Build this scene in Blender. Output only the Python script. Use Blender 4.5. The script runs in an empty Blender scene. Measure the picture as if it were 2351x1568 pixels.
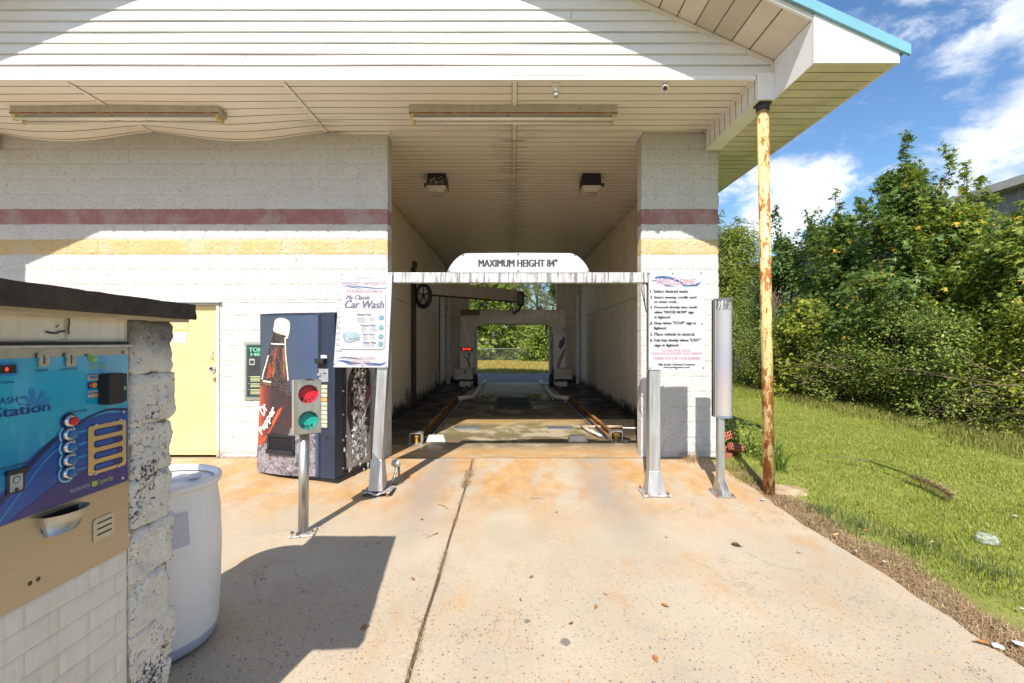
import bpy, bmesh, math, random
import numpy as np
from mathutils import Vector, Matrix, noise

sc = bpy.context.scene
col = sc.collection
# ------------------------------------------------------------------ camera
FPX = 1065.0                                  # focal length in pixels of a 2351 px wide picture
cam = bpy.data.cameras.new('camera'); camo = bpy.data.objects.new('camera', cam); col.objects.link(camo)
cam.sensor_width = 36.0; cam.lens = FPX/2351.0*36.0; cam.clip_start = .05; cam.clip_end = 900
CAM = Vector((0, 0, 1.54))
camo.location = CAM; camo.rotation_euler = (math.pi/2, 0, 0)
sc.camera = camo
# ------------------------------------------------------------------ light
SUN_AZ, SUN_EL = math.radians(14), math.radians(44)
sd = Vector((math.sin(SUN_AZ)*math.cos(SUN_EL), math.cos(SUN_AZ)*math.cos(SUN_EL), -math.sin(SUN_EL)))
sl = bpy.data.lights.new('sun', 'SUN'); sl.energy = 4.6; sl.angle = math.radians(.5); sl.color = (1, .93, .83)
so = bpy.data.objects.new('sun', sl); col.objects.link(so); so.location = (-4, -10, 14)
so.rotation_euler = sd.to_track_quat('-Z', 'Y').to_euler()
sc.view_settings.view_transform = 'Standard'; sc.view_settings.look = 'None'
sc.view_settings.exposure = 0.80; sc.view_settings.gamma = 1.0
sc.render.engine = 'CYCLES'
sc.cycles.max_bounces = 10; sc.cycles.diffuse_bounces = 8; sc.cycles.transparent_max_bounces = 6
sc.cycles.use_adaptive_sampling = True; sc.cycles.use_denoising = True


def S(h):
    h = h.lstrip('#'); r = []
    for i in (0, 2, 4):
        c = int(h[i:i+2], 16)/255
        r.append(c/12.92 if c <= .04045 else ((c+.055)/1.055)**2.4)
    return tuple(r)


# ------------------------------------------------------------------ node helper
class G:
    def __init__(s, nt): s.t = nt

    def n(s, typ, ins=None, **at):
        nd = s.t.nodes.new(typ)
        for k, v in at.items(): setattr(nd, k, v)
        for k, v in (ins or {}).items():
            sk = nd.inputs[k]
            if isinstance(v, bpy.types.NodeSocket): s.t.links.new(v, sk)
            else:
                if sk.type == 'RGBA' and len(v) == 3: v = (*v, 1)
                sk.default_value = v
        return nd

    def m(s, op, a, b=0.0, c=None):
        d = {0: a, 1: b}
        if c is not None: d[2] = c
        return s.n('ShaderNodeMath', d, operation=op).outputs[0]

    def mix(s, f, a, b, bt='MIX'):
        nd = s.n('ShaderNodeMix', data_type='RGBA', blend_type=bt)
        for i, v in ((0, f), (6, a), (7, b)):
            if isinstance(v, bpy.types.NodeSocket): s.t.links.new(v, nd.inputs[i])
            else: nd.inputs[i].default_value = (*v, 1) if (i and len(v) == 3) else v
        return nd.outputs[2]

    def ramp(s, f, st, interp='LINEAR'):
        nd = s.n('ShaderNodeValToRGB', {0: f}); e = nd.color_ramp.elements; nd.color_ramp.interpolation = interp
        while len(e) < len(st): e.new(.5)
        for q, (p, c) in zip(e, st): q.position = p; q.color = (*c, 1) if len(c) == 3 else c
        return nd.outputs[0]

    def noise(s, v, sc=5, det=4, ro=.55, dist=0):
        return s.n('ShaderNodeTexNoise', {'Vector': v, 'Scale': sc, 'Detail': det, 'Roughness': ro, 'Distortion': dist}).outputs[0]

    def mp(s, v, a, b, c=0.0, d=1.0, sm=True):
        nd = s.n('ShaderNodeMapRange', {0: v, 1: a, 2: b, 3: c, 4: d})
        nd.interpolation_type = 'SMOOTHSTEP' if sm else 'LINEAR'
        return nd.outputs[0]

    def band(s, v, a, b, e):                    # 1 between a and b, soft edges e
        return s.m('MULTIPLY', s.mp(v, a-e, a+e), s.mp(v, b-e, b+e, 1, 0))

    def map(s, v, scale=(1, 1, 1), rot=(0, 0, 0), loc=(0, 0, 0)):
        return s.n('ShaderNodeMapping', {'Vector': v, 'Scale': scale, 'Rotation': rot, 'Location': loc}).outputs[0]

    def pos(s): return s.n('ShaderNodeNewGeometry').outputs['Position']
    def obj(s): return s.n('ShaderNodeTexCoord').outputs['Object']

    def sep(s, v):
        o = s.n('ShaderNodeSeparateXYZ', {0: v}).outputs
        return o[0], o[1], o[2]

    def bump(s, h, st=.3, d=.01): return s.n('ShaderNodeBump', {'Height': h, 'Strength': st, 'Distance': d}).outputs[0]


def newmat(name):
    m = bpy.data.materials.new(name); m.use_nodes = True
    nt = m.node_tree; b = nt.nodes['Principled BSDF']
    return m, G(nt), b


def setp(g, b, **kw):
    for k, v in kw.items():
        sk = b.inputs[k.replace('_', ' ')]
        if isinstance(v, bpy.types.NodeSocket): g.t.links.new(v, sk)
        else: sk.default_value = (*v, 1) if sk.type == 'RGBA' and len(v) == 3 else v


def pm(name, c, rough=.6, metal=0.0, var=.1, scale=6, stretch=(1, 1, 1), c2=None, t2=(.55, .7), s2=3, bump=0, bs=60, spec=.5, emit=0, coat=0):
    """plain procedural surface: a base colour with tonal noise, an optional second colour in patches, optional bump"""
    if isinstance(c, str): c = S(c)
    if isinstance(c2, str): c2 = S(c2)
    m, g, b = newmat(name); v = g.map(g.obj(), stretch)
    nz = g.noise(v, scale, 5, .6)
    lo = tuple(x*(1-var*1.6) for x in c); hi = tuple(min(1, x*(1+var)) for x in c)
    cc = g.ramp(nz, [(.3, lo), (.7, hi)])
    if c2: cc = g.mix(g.mp(g.noise(v, s2, 6, .65), t2[0], t2[1]), cc, c2)
    setp(g, b, Base_Color=cc, Metallic=metal, Specular_IOR_Level=spec, Coat_Weight=coat)
    setp(g, b, Roughness=g.mp(nz, .3, .7, max(.02, rough-.07), min(1, rough+.07)))
    if bump: setp(g, b, Normal=g.bump(g.noise(v, bs, 4, .6), bump, .01))
    if emit:
        setp(g, b, Emission_Color=c, Emission_Strength=emit)
    return m


# ------------------------------------------------------------------ geometry helpers
WL = {}


def gz(y):
    if y >= 6.167: return 0.0
    if y > 4.9: return -.05*(6.167-y)
    return -.0634-.02*(4.9-max(y, -3))


def at(xd, yd, Y):
    return Vector(((xd-1175.5)/FPX*Y, Y, CAM.z-(yd-784)/FPX*Y))


def gnd(xd, yd, dz=0):
    Y = 4
    for _ in range(30): Y = (CAM.z-gz(Y)-dz)*FPX/(yd-784)
    return Vector(((xd-1175.5)/FPX*Y, Y, gz(Y)+dz))


def CR(ox, oy, s): return lambda c: ((ox+c[0]/s)/1.30667, (oy+c[1]/s)/1.30667)


class Fr:
    def __init__(s, o, u, v):
        s.o = Vector(o); s.u = Vector(u); s.v = Vector(v); s.n = s.u.cross(s.v).normalized()
        s.M = Matrix((s.u, s.v, s.n)).transposed(); s.Mi = s.M.inverted(); s.warp = None

    def p(s, a, b, c=0.0):
        if s.warp: c = c+s.warp(a, b)
        return s.o+s.u*a+s.v*b+s.n*c

    def px(s, q):
        d = Vector(((q[0]-1175.5)/FPX, 1, -(q[1]-784)/FPX))
        t = (s.o-CAM).dot(s.n)/d.dot(s.n)
        w = s.Mi @ (CAM+d*t-s.o)
        return (w.x, w.y)


def cr(pts, n=5, closed=True):
    out = []; L = len(pts)
    for i in range(L if closed else L-1):
        g = lambda k: Vector(pts[k % L] if closed else pts[min(max(k, 0), L-1)])
        a, b, c, d = g(i-1), g(i), g(i+1), g(i+2)
        for j in range(n):
            t = j/n
            out.append(tuple(.5*((2*b)+(c-a)*t+(2*a-5*b+4*c-d)*t*t+(3*b-a-3*c+d)*t**3)))
    if not closed: out.append(tuple(pts[-1]))
    return out


def circ(x, y, r, n=20, ry=None): return [(x+r*math.cos(2*math.pi*i/n), y+(ry or r)*math.sin(2*math.pi*i/n)) for i in range(n)]


def rrect(x0, y0, x1, y1, r, n=4):
    o = []
    for cx, cy, a in ((x1-r, y1-r, 0), (x0+r, y1-r, 90), (x0+r, y0+r, 180), (x1-r, y0+r, 270)):
        for i in range(n+1):
            t = math.radians(a+90*i/n); o.append((cx+r*math.cos(t), cy+r*math.sin(t)))
    return o


def area2(p): return sum(p[i][0]*p[(i+1) % len(p)][1]-p[(i+1) % len(p)][0]*p[i][1] for i in range(len(p)))


_gl = {}


def glyphs(body, bold=0.0, shear=0.0):
    k = (body, bold, shear)
    if k not in _gl:
        c = bpy.data.curves.new('t', 'FONT'); c.body = body; c.size = 1; c.resolution_u = 3; c.offset = bold; c.shear = shear
        o = bpy.data.objects.new('t', c); me = bpy.data.meshes.new_from_object(o)
        v = [(q.co.x, q.co.y) for q in me.vertices]; f = [tuple(p.vertices) for p in me.polygons]
        bpy.data.objects.remove(o); bpy.data.curves.remove(c); bpy.data.meshes.remove(me)
        xs = [q[0] for q in v] or [0, 1]; ys = [q[1] for q in v] or [0, 1]
        x0, x1, y0, y1 = min(xs), max(xs), min(ys), max(ys)
        _gl[k] = ([((a-x0)/(x1-x0+1e-9), (b-y0)/(y1-y0+1e-9)) for a, b in v], f, (x1-x0)/(y1-y0+1e-9))
    return _gl[k]


def s_eps(fr): return .00022


class MB:
    def __init__(s): s.v = []; s.f = []; s.m = []; s.mats = []

    def mi(s, mat):
        if mat not in s.mats: s.mats.append(mat)
        return s.mats.index(mat)

    def add(s, v, f, mat):
        k = len(s.v); i = s.mi(mat); s.v += [tuple(q) for q in v]
        for q in f: s.f.append(tuple(x+k for x in q)); s.m.append(i)

    def box(s, x0, x1, y0, y1, z0, z1, mat):
        v = [(x, y, z) for z in (z0, z1) for y in (y0, y1) for x in (x0, x1)]
        s.add(v, [(0, 2, 3, 1), (4, 5, 7, 6), (0, 1, 5, 4), (2, 6, 7, 3), (0, 4, 6, 2), (1, 3, 7, 5)], mat)

    def fbox(s, fr, a0, a1, b0, b1, c0, c1, mat):
        v = [fr.p(a, b, c) for c in (c0, c1) for b in (b0, b1) for a in (a0, a1)]
        s.add(v, [(0, 2, 3, 1), (4, 5, 7, 6), (0, 1, 5, 4), (2, 6, 7, 3), (0, 4, 6, 2), (1, 3, 7, 5)], mat)

    def hexa(s, b4, t4, mat):                    # bottom ring and top ring, both counter-clockwise from above
        s.add(list(b4)+list(t4), [(3, 2, 1, 0), (4, 5, 6, 7), (0, 1, 5, 4), (1, 2, 6, 5), (2, 3, 7, 6), (3, 0, 4, 7)], mat)

    def flat(s, fr, pts, c, mat):
        if area2(pts) < 0: pts = pts[::-1]
        s.add([fr.p(a, b, c) for a, b in pts], [tuple(range(len(pts)))], mat)

    def plate(s, fr, pts, c0, c1, mat):
        if area2(pts) < 0: pts = pts[::-1]
        n = len(pts)
        s.add([fr.p(a, b, c0) for a, b in pts]+[fr.p(a, b, c1) for a, b in pts],
              [tuple(range(n-1, -1, -1)), tuple(range(n, 2*n))]+[(i, (i+1) % n, n+(i+1) % n, n+i) for i in range(n)], mat)

    def ribbon(s, fr, pa, pb, c, mat):           # strip between two polylines with the same count
        n = len(pa)
        s.add([fr.p(*q, c) for q in pa]+[fr.p(*q, c) for q in pb], [(i, i+1, n+i+1, n+i) for i in range(n-1)], mat)

    def line(s, fr, pts, w, c, mat):
        for (a, b), (d, e) in zip(pts, pts[1:]):
            L = math.hypot(d-a, e-b) or 1; nx, ny = -(e-b)/L*w/2, (d-a)/L*w/2
            s.flat(fr, [(a+nx, b+ny), (a-nx, b-ny), (d-nx, e-ny), (d+nx, e+ny)], c, mat)

    def text(s, fr, body, box, mat, c=.001, bold=0.0, shear=0.0, rot=0.0, keep=False, align='C'):
        v, f, asp = glyphs(body, 0.0, shear); a0, b0, a1, b1 = box
        w, h = a1-a0, b1-b0
        if keep:
            w2 = abs(h)*asp; a0 = a0+(w-w2)/2 if align == 'C' else a0; w = w2
        C, Q = math.cos(rot), math.sin(rot)
        bw = abs(bold)*abs(h)*1.25*(w/(abs(h)*asp))**.5     # heavier strokes: narrow shifted copies, a hair apart in depth
        for k, dx in enumerate((0, -bw, bw) if bold else (0,)):
            s.add([fr.p(a0+x*w*C-y*h*Q+dx*C, b0+x*w*Q+y*h*C+dx*Q, c+k*s_eps(fr)) for x, y in v], f, mat)

    def tube(s, pts, r, n, mat, cap=True, r2=None):
        pts = [Vector(p) for p in pts]; L = len(pts); rs = r if isinstance(r, (list, tuple)) else [r]*L
        vs = []; t0 = None
        for i, p in enumerate(pts):
            t = (pts[min(i+1, L-1)]-pts[max(i-1, 0)]).normalized()
            if t0 is None:
                a = t.orthogonal().normalized()
            else:
                a = (a-t*a.dot(t)).normalized()
            t0 = t; b = t.cross(a)
            vs += [p+(a*math.cos(2*math.pi*k/n)+b*math.sin(2*math.pi*k/n))*rs[i] for k in range(n)]
        fs = [(i*n+k, i*n+(k+1) % n, (i+1)*n+(k+1) % n, (i+1)*n+k) for i in range(L-1) for k in range(n)]
        if cap: fs += [tuple(range(n-1, -1, -1)), tuple(range((L-1)*n, L*n))]
        s.add(vs, fs, mat)

    def lathe(s, o, prof, n, mat):               # prof: (r, z) list about the vertical axis through o
        vs = [(o[0]+r*math.cos(2*math.pi*k/n), o[1]+r*math.sin(2*math.pi*k/n), o[2]+z) for r, z in prof for k in range(n)]
        s.add(vs, [(i*n+k, i*n+(k+1) % n, (i+1)*n+(k+1) % n, (i+1)*n+k) for i in range(len(prof)-1) for k in range(n)], mat)

    def beam(s, a, b, w, h, mat, up=(0, 0, 1)):  # box along a-b, w across, h upwards
        a, b = Vector(a), Vector(b); t = (b-a).normalized(); sd_ = t.cross(Vector(up)).normalized(); u = sd_.cross(t)
        q = lambda p: [p-sd_*w/2-u*h/2, p+sd_*w/2-u*h/2, p+sd_*w/2+u*h/2, p-sd_*w/2+u*h/2]
        s.add(q(a)+q(b), [(0, 1, 2, 3), (7, 6, 5, 4), (0, 4, 5, 1), (1, 5, 6, 2), (2, 6, 7, 3), (3, 7, 4, 0)], mat)

    def patch(s, fr, a0, b0, a1, b1, nu, nv, amp, mat, seed=0, c0=0.0, freq=14, edge=.012, tilt=.4):
        rng = random.Random(seed); t1, t2, off = rng.uniform(-tilt, tilt), rng.uniform(-tilt, tilt), rng.uniform(0, 60)
        vs = []
        for j in range(nv+1):
            for i in range(nu+1):
                # pull the outermost rows in so that the joint is a narrow groove
                a = a0+(a1-a0)*i/nu; b = b0+(b1-b0)*j/nv
                e = min(min(a-a0, a1-a), min(b-b0, b1-b)); e = min(1, e/edge)
                q = Vector((a*freq+off, b*freq, off*1.7+seed % 17))
                c = noise.noise(q)*.6+noise.noise(q*2.3+Vector((9, 3, 1)))*.35+noise.noise(Vector(((a+b)*freq*.9, (a-b)*freq*2.4, off)))*.5
                c = .75+.6*c+t1*(i/nu-.5)+t2*(j/nv-.5)
                vs.append(fr.p(a, b, c0+amp*c*(e**.5 if e > 0 else 0)))
        w = nu+1
        s.add(vs, [(j*w+i, j*w+i+1, (j+1)*w+i+1, (j+1)*w+i) for j in range(nv) for i in range(nu)], mat)

    def blocks(s, fr, a0, b0, a1, b1, cw, ch, z0, amp, mat, nu=14, nv=8, seed=0, gap=0.0, **kw):
        """courses of blocks clipped to a rectangle, each block its own rough patch"""
        j0 = math.floor((b0-z0)/ch)
        for j in range(j0, math.ceil((b1-z0)/ch)):
            y0, y1 = max(b0, z0+j*ch), min(b1, z0+(j+1)*ch)
            if y1-y0 < .012: continue
            off = (j % 2)*cw/2
            for i in range(math.floor((a0-off)/cw), math.ceil((a1-off)/cw)):
                x0, x1 = max(a0, off+i*cw), min(a1, off+(i+1)*cw)
                if x1-x0 < .012: continue
                s.patch(fr, x0+gap, y0+gap, x1-gap, y1-gap, max(2, round(nu*(x1-x0)/cw)), max(2, round(nv*(y1-y0)/ch)), amp, mat, seed+j*101+i*7, **kw)

    def build(s, name, parent=None, smooth=False, bevel=0, label=None, wn=False):
        me = bpy.data.meshes.new(name); o = bpy.data.objects.new(name, me); col.objects.link(o)
        off = Vector((0, 0, 0))
        if parent is not None:
            o.parent = parent; off = WL[parent.name]
        WL[o.name] = off
        me.from_pydata([(a-off.x, b-off.y, c-off.z) for a, b, c in s.v], [], s.f)
        for m in s.mats: me.materials.append(m)
        me.polygons.foreach_set('material_index', s.m)
        if smooth: me.polygons.foreach_set('use_smooth', [True]*len(s.f))
        me.update()
        if bevel:
            b = o.modifiers.new('bevel', 'BEVEL'); b.width = bevel; b.segments = 2; b.limit_method = 'ANGLE'; b.angle_limit = math.radians(40)
        if label: o['label'] = label
        return o


def thing(name, label, cat, loc=(0, 0, 0), group=None):
    o = bpy.data.objects.new(name, None); col.objects.link(o); o.location = loc; o.empty_display_size = .1
    WL[o.name] = Vector(loc); return tag(o, label, cat, group)


def tag(o, label, cat, group=None):
    o['label'] = label; o['category'] = cat
    if group: o['group'] = group
    return o


def struct(mb, name, smooth=False):
    o = mb.build(name, smooth=smooth); o['kind'] = 'structure'; return o


def stuff(o, label, cat):
    o['kind'] = 'stuff'; return tag(o, label, cat)


def copy_tree(o, parent=None):
    c = o.copy(); col.objects.link(c)
    if parent is not None: c.parent = parent; c.matrix_parent_inverse = o.matrix_parent_inverse
    WL[c.name] = WL[o.name].copy()
    for ch in [x for x in col.objects if x.parent is o]: copy_tree(ch, c)
    return c


# ------------------------------------------------------------------ sky with clouds
w = bpy.data.worlds.new('World'); sc.world = w; w.use_nodes = True
g = G(w.node_tree); bg = w.node_tree.nodes['Background']
sky = g.n('ShaderNodeTexSky', sky_type='NISHITA', sun_disc=False, sun_elevation=SUN_EL, sun_rotation=math.radians(194), air_density=1.0, dust_density=.6, ozone_density=2.5, altitude=200).outputs[0]
sky = g.n('ShaderNodeHueSaturation', {'Saturation': 1.15, 'Value': 1.0, 'Color': sky}).outputs[0]
d = g.n('ShaderNodeTexCoord').outputs['Generated']
dx, dy, dz = g.sep(d)
pv = g.map(d, (2.3, 2.3, 4.2))
big = g.noise(g.map(pv, loc=(3.1, 1.3, 0)), 1.6, 9, .55, .25)
fine = g.noise(g.map(pv, loc=(7, 2, 4)), 4.6, 10, .62, .35)
cov = g.m('ADD', g.m('MULTIPLY', big, .52), g.m('MULTIPLY', fine, .48))


def blob(az, el, ra, re):                         # soft window in direction space (degrees)
    c = Vector((math.sin(math.radians(az))*math.cos(math.radians(el)), math.cos(math.radians(az))*math.cos(math.radians(el)), math.sin(math.radians(el))))
    t = Vector((math.cos(math.radians(az)), -math.sin(math.radians(az)), 0)); up = t.cross(c) if t.cross(c).z > 0 else -t.cross(c)
    u = g.n('ShaderNodeVectorMath', {0: d, 1: tuple(t)}, operation='DOT_PRODUCT').outputs[1]
    v = g.n('ShaderNodeVectorMath', {0: d, 1: tuple(up)}, operation='DOT_PRODUCT').outputs[1]
    cw = g.n('ShaderNodeVectorMath', {0: d, 1: tuple(c)}, operation='DOT_PRODUCT').outputs[1]
    v = g.m('SUBTRACT', v, 0.0)
    r = g.m('SQRT', g.m('ADD', g.m('POWER', g.m('DIVIDE', u, math.radians(ra)), 2.0), g.m('POWER', g.m('DIVIDE', v, math.radians(re)), 2.0)))
    return g.m('MULTIPLY', g.mp(r, .2, 1.2, 1, 0), g.mp(cw, 0, .2))


bank = blob(31, 13.5, 9, 6)                       # bright cumulus bank low over the trees
top = blob(46, 27, 15, 9)                         # grey sheet high on the right
hole = blob(34, 23, 6, 3.5); right = blob(47, 18, 8, 6)
cov = g.m('ADD', cov, g.m('ADD', g.m('ADD', g.m('MULTIPLY', bank, .12), g.m('MULTIPLY', right, .10)), g.m('SUBTRACT', g.m('MULTIPLY', top, .10), g.m('MULTIPLY', hole, .04))))
cm = g.mp(cov, .50, .64)
cs = g.noise(g.map(pv, loc=(3.25, 1.22, 0)), 2.2, 8, .55, .4)
ccol = g.ramp(g.m('ADD', cs, g.m('MULTIPLY', bank, .25)), [(.36, (3.0, 3.6, 4.8)), (.66, (6.9, 7.1, 7.4))])
cm = g.m('MULTIPLY', cm, .93)
skc = g.mix(cm, sky, ccol)
w.node_tree.links.new(skc, bg.inputs[0]); bg.inputs[1].default_value = .108
# ------------------------------------------------------------------ materials of the setting
def mat_concrete():
    m, g, b = newmat('driveway_concrete'); P = g.pos(); x, y, z = g.sep(P)
    n1 = g.noise(P, 1.1, 6, .6); n2 = g.noise(P, 5.5, 6, .65); n3 = g.noise(P, 45, 4, .7)
    base = g.ramp(n1, [(.3, (.385, .322, .235)), (.7, (.475, .408, .308))])
    base = g.mix(g.mp(n2, .45, .75, 0, .35), base, (.36, .32, .27))
    # iron-orange stain near the bay mouth, patchy, streaked along the drive
    st = g.noise(g.map(P, (1.5, .85, 1)), 1.6, 7, .68, .3)
    om = g.m('MULTIPLY', g.band(y, 4.35, 6.6, .8), g.mp(st, .34, .60))
    om = g.m('MULTIPLY', om, g.m('ADD', .55, g.m('MULTIPLY', n2, .7)))
    om2 = g.m('MULTIPLY', g.band(y, 2.4, 4.6, .9), g.mp(st, .48, .74, 0, .6))
    om = g.m('MAXIMUM', om, om2)
    base = g.mix(g.m('MULTIPLY', om, .9), base, g.ramp(g.noise(g.map(P, (2.4, 1.5, 1)), 2.6, 6, .68), [(.35, (.40, .185, .04)), (.65, (.54, .31, .10))]))
    # worn tyre tracks
    wob = g.m('ADD', x, g.m('MULTIPLY', g.m('SUBTRACT', n1, .5), .5))
    tr = g.m('MAXIMUM', g.band(wob, -1.05, -.72, .22), g.band(wob, .85, 1.18, .22))
    tr = g.m('MULTIPLY', g.m('MULTIPLY', tr, g.band(y, 3.9, 7.0, 1.0)), g.mp(n1, .25, .6, .45, .95))
    base = g.mix(g.m('MULTIPLY', tr, .85), base, (.27, .245, .225))
    # dark drips and pale scuffs
    base = g.mix(g.mp(g.noise(g.map(P, loc=(5, 8, 0)), 2.6, 7, .7), .66, .74, 0, .35), base, (.60, .54, .46))
    base = g.mix(g.mp(g.noise(g.map(P, loc=(15, 3, 0)), .9, 5, .6), .56, .75, 0, .3), base, (.31, .28, .25))
    # exposed pebbles, worn clear towards the street
    wear = g.m('MULTIPLY', g.mp(g.m('ADD', y, g.m('MULTIPLY', g.m('SUBTRACT', n1, .5), 2.2)), 4.6, 2.2), 1.0)
    for scl, th, k in ((38, .30, 3), (62, .28, 5), (95, .26, 4)):
        vo = g.n('ShaderNodeTexVoronoi', {'Vector': g.map(P, loc=(k, k*2, 0)), 'Scale': scl, 'Randomness': 1.0})
        rnd = g.n('ShaderNodeSeparateColor', {0: vo.outputs['Color']}).outputs
        pc = g.ramp(rnd[0], [(0, (.10, .075, .06)), (.25, (.22, .12, .07)), (.45, (.42, .22, .07)), (.65, (.55, .33, .11)), (.8, (.30, .27, .25)), (1, (.70, .62, .5))], 'CONSTANT')
        pick = g.m('MULTIPLY', g.mp(rnd[1], .48, .5), g.mp(vo.outputs['Distance'], th, th*.7))
        base = g.mix(g.m('MULTIPLY', g.m('MULTIPLY', pick, wear), .85), base, pc)
    base = g.mix(g.mp(n3, .3, .75, 0, .22), base, (.27, .23, .19))
    # hairline cracks
    ck = g.m('ABSOLUTE', g.m('SUBTRACT', g.noise(g.map(P, loc=(2, 9, 0)), .55, 8, .62, .8), .5))
    base = g.mix(g.m('MULTIPLY', g.mp(ck, .0016, .0004), g.mp(g.noise(P, .7, 2), .5, .56, 0, .75)), base, (.09, .07, .055))
    # control joint along the wall line, two round oil spots
    wl = g.m('ADD', y, g.m('MULTIPLY', g.m('SUBTRACT', n2, .5), .03))
    base = g.mix(g.m('MULTIPLY', g.band(wl, 6.13, 6.155, .01), .85), base, (.07, .055, .045))
    for px_, py_, r in ((.293, 2.55, .034), (.09, 2.73, .02)):
        dd = g.m('SQRT', g.m('ADD', g.m('POWER', g.m('SUBTRACT', x, px_), 2), g.m('POWER', g.m('SUBTRACT', y, py_), 2)))
        base = g.mix(g.m('MULTIPLY', g.mp(g.m('ADD', dd, g.m('MULTIPLY', g.m('SUBTRACT', g.noise(P, 40, 3), .5), .03)), r, r*.75), .75), base, (.11, .10, .095))
    setp(g, b, Base_Color=base, Roughness=.88, Specular_IOR_Level=.3)
    setp(g, b, Normal=g.bump(g.m('ADD', g.m('MULTIPLY', n3, .6), g.noise(P, 160, 3, .7)), .22, .006))
    return m


def mat_bayfloor():
    m, g, b = newmat('bay_floor_concrete'); P = g.pos(); x, y, z = g.sep(P)
    n1 = g.noise(P, 1.6, 7, .65, .3); n2 = g.noise(P, 7, 6, .65); ns = g.noise(g.map(P, (.6, 3.5, 1)), 2.4, 6, .65)
    base = g.ramp(n2, [(.3, (.40, .33, .23)), (.7, (.52, .44, .33))])
    om = g.m('MULTIPLY', g.band(y, 8.55, 9.7, .35), g.mp(ns, .35, .6))
    base = g.mix(g.m('MULTIPLY', om, .85), base, (.50, .27, .06))
    om3 = g.m('MULTIPLY', g.band(y, 5.9, 6.75, .25), g.mp(ns, .3, .55)); base = g.mix(g.m('MULTIPLY', om3, .75), base, (.46, .25, .075))
    moss = g.m('MULTIPLY', g.band(y, 7.2, 8.9, .35), g.mp(n1, .40, .58))
    base = g.mix(g.m('MULTIPLY', moss, .85), base, (.12, .11, .035))
    gx = g.m('ABSOLUTE', g.m('SUBTRACT', x, .03))
    gm = g.m('MULTIPLY', g.band(y, 9.9, 13.6, .7), g.mp(g.m('ADD', gx, g.m('MULTIPLY', n2, .4)), 1.15, .55))
    base = g.mix(g.m('MULTIPLY', gm, .6), base, (.13, .17, .05))
    wet_shade = g.m('MULTIPLY', g.mp(y, 8.6, 9.8), g.mp(y, 13.2, 12.2))  # wet concrete, with extra sun-to-shade contrast put into its colour
    base = g.mix(g.m('MULTIPLY', wet_shade, .86), base, (.06, .05, .036))
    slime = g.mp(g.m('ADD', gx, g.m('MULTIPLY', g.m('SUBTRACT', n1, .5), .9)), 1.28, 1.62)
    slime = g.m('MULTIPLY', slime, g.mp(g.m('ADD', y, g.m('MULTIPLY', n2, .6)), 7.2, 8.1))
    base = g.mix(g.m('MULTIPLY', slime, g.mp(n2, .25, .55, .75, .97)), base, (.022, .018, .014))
    # dark drip patch at the mouth and the wet stain under the rail ends
    mo = g.m('MULTIPLY', g.band(y, 6.7, 7.6, .3), g.mp(n1, .36, .52))
    base = g.mix(g.m('MULTIPLY', mo, .8), base, (.12, .085, .045))
    setp(g, b, Base_Color=base, Roughness=g.mp(n1, .35, .65, .28, .8), Specular_IOR_Level=.4)
    setp(g, b, Normal=g.bump(g.noise(P, 60, 5, .7), .25, .006))
    return m


def mat_wall():
    m, g, b = newmat('painted_split_face_block'); P = g.pos(); x, y, z = g.sep(P)
    n = g.noise(P, 3.2, 6, .6); nf = g.noise(P, 38, 5, .7)
    base = g.ramp(n, [(.3, (.72, .705, .68)), (.7, (.80, .785, .765))])
    zz = g.m('ADD', z, g.m('ADD', g.m('MULTIPLY', g.m('SUBTRACT', nf, .5), .035), g.m('MULTIPLY', g.m('SUBTRACT', g.noise(P, 9, 3), .5), .02)))
    fade = g.m('MULTIPLY', g.mp(n, .3, .62, .62, 1), g.mp(nf, .72, .60, .35, 1))
    base = g.mix(g.m('MULTIPLY', g.band(zz, 3.098, 3.300, .006), g.m('MULTIPLY', fade, .95)), base, (.42, .165, .155))
    base = g.mix(g.m('MULTIPLY', g.band(zz, 2.694, 2.897, .006), g.m('MULTIPLY', fade, .92)), base, (.74, .52, .20))
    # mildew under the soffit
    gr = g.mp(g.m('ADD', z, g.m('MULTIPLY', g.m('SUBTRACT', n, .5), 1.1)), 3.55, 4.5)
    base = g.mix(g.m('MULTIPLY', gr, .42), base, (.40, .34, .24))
    ch = g.noise(g.map(P, (1, 1, 2.2), (0, math.radians(35), 0)), 26, 7, .72, .8)
    base = g.mix(g.mp(ch, .47, .36, 0, .62), base, (.34, .31, .265))  # small shadows in the chiselled pits, put into the colour
    base = g.mix(g.mp(nf, .60, .72, 0, .5), base, (.30, .28, .24))  # finer specks, pit shade painted the same way
    base = g.mix(g.m('MULTIPLY', g.mp(z, .28, .0), g.mp(n, .4, .7, 0, .6)), base, (.40, .33, .25))
    setp(g, b, Base_Color=base, Roughness=.8, Specular_IOR_Level=.3)
    ch = g.noise(g.map(P, (1, 1, 2.2), (0, math.radians(35), 0)), 26, 7, .72, .8)
    setp(g, b, Normal=g.bump(g.m('ADD', ch, g.m('MULTIPLY', g.noise(P, 95, 4, .7), .5)), 1.0, .03))
    return m


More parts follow.
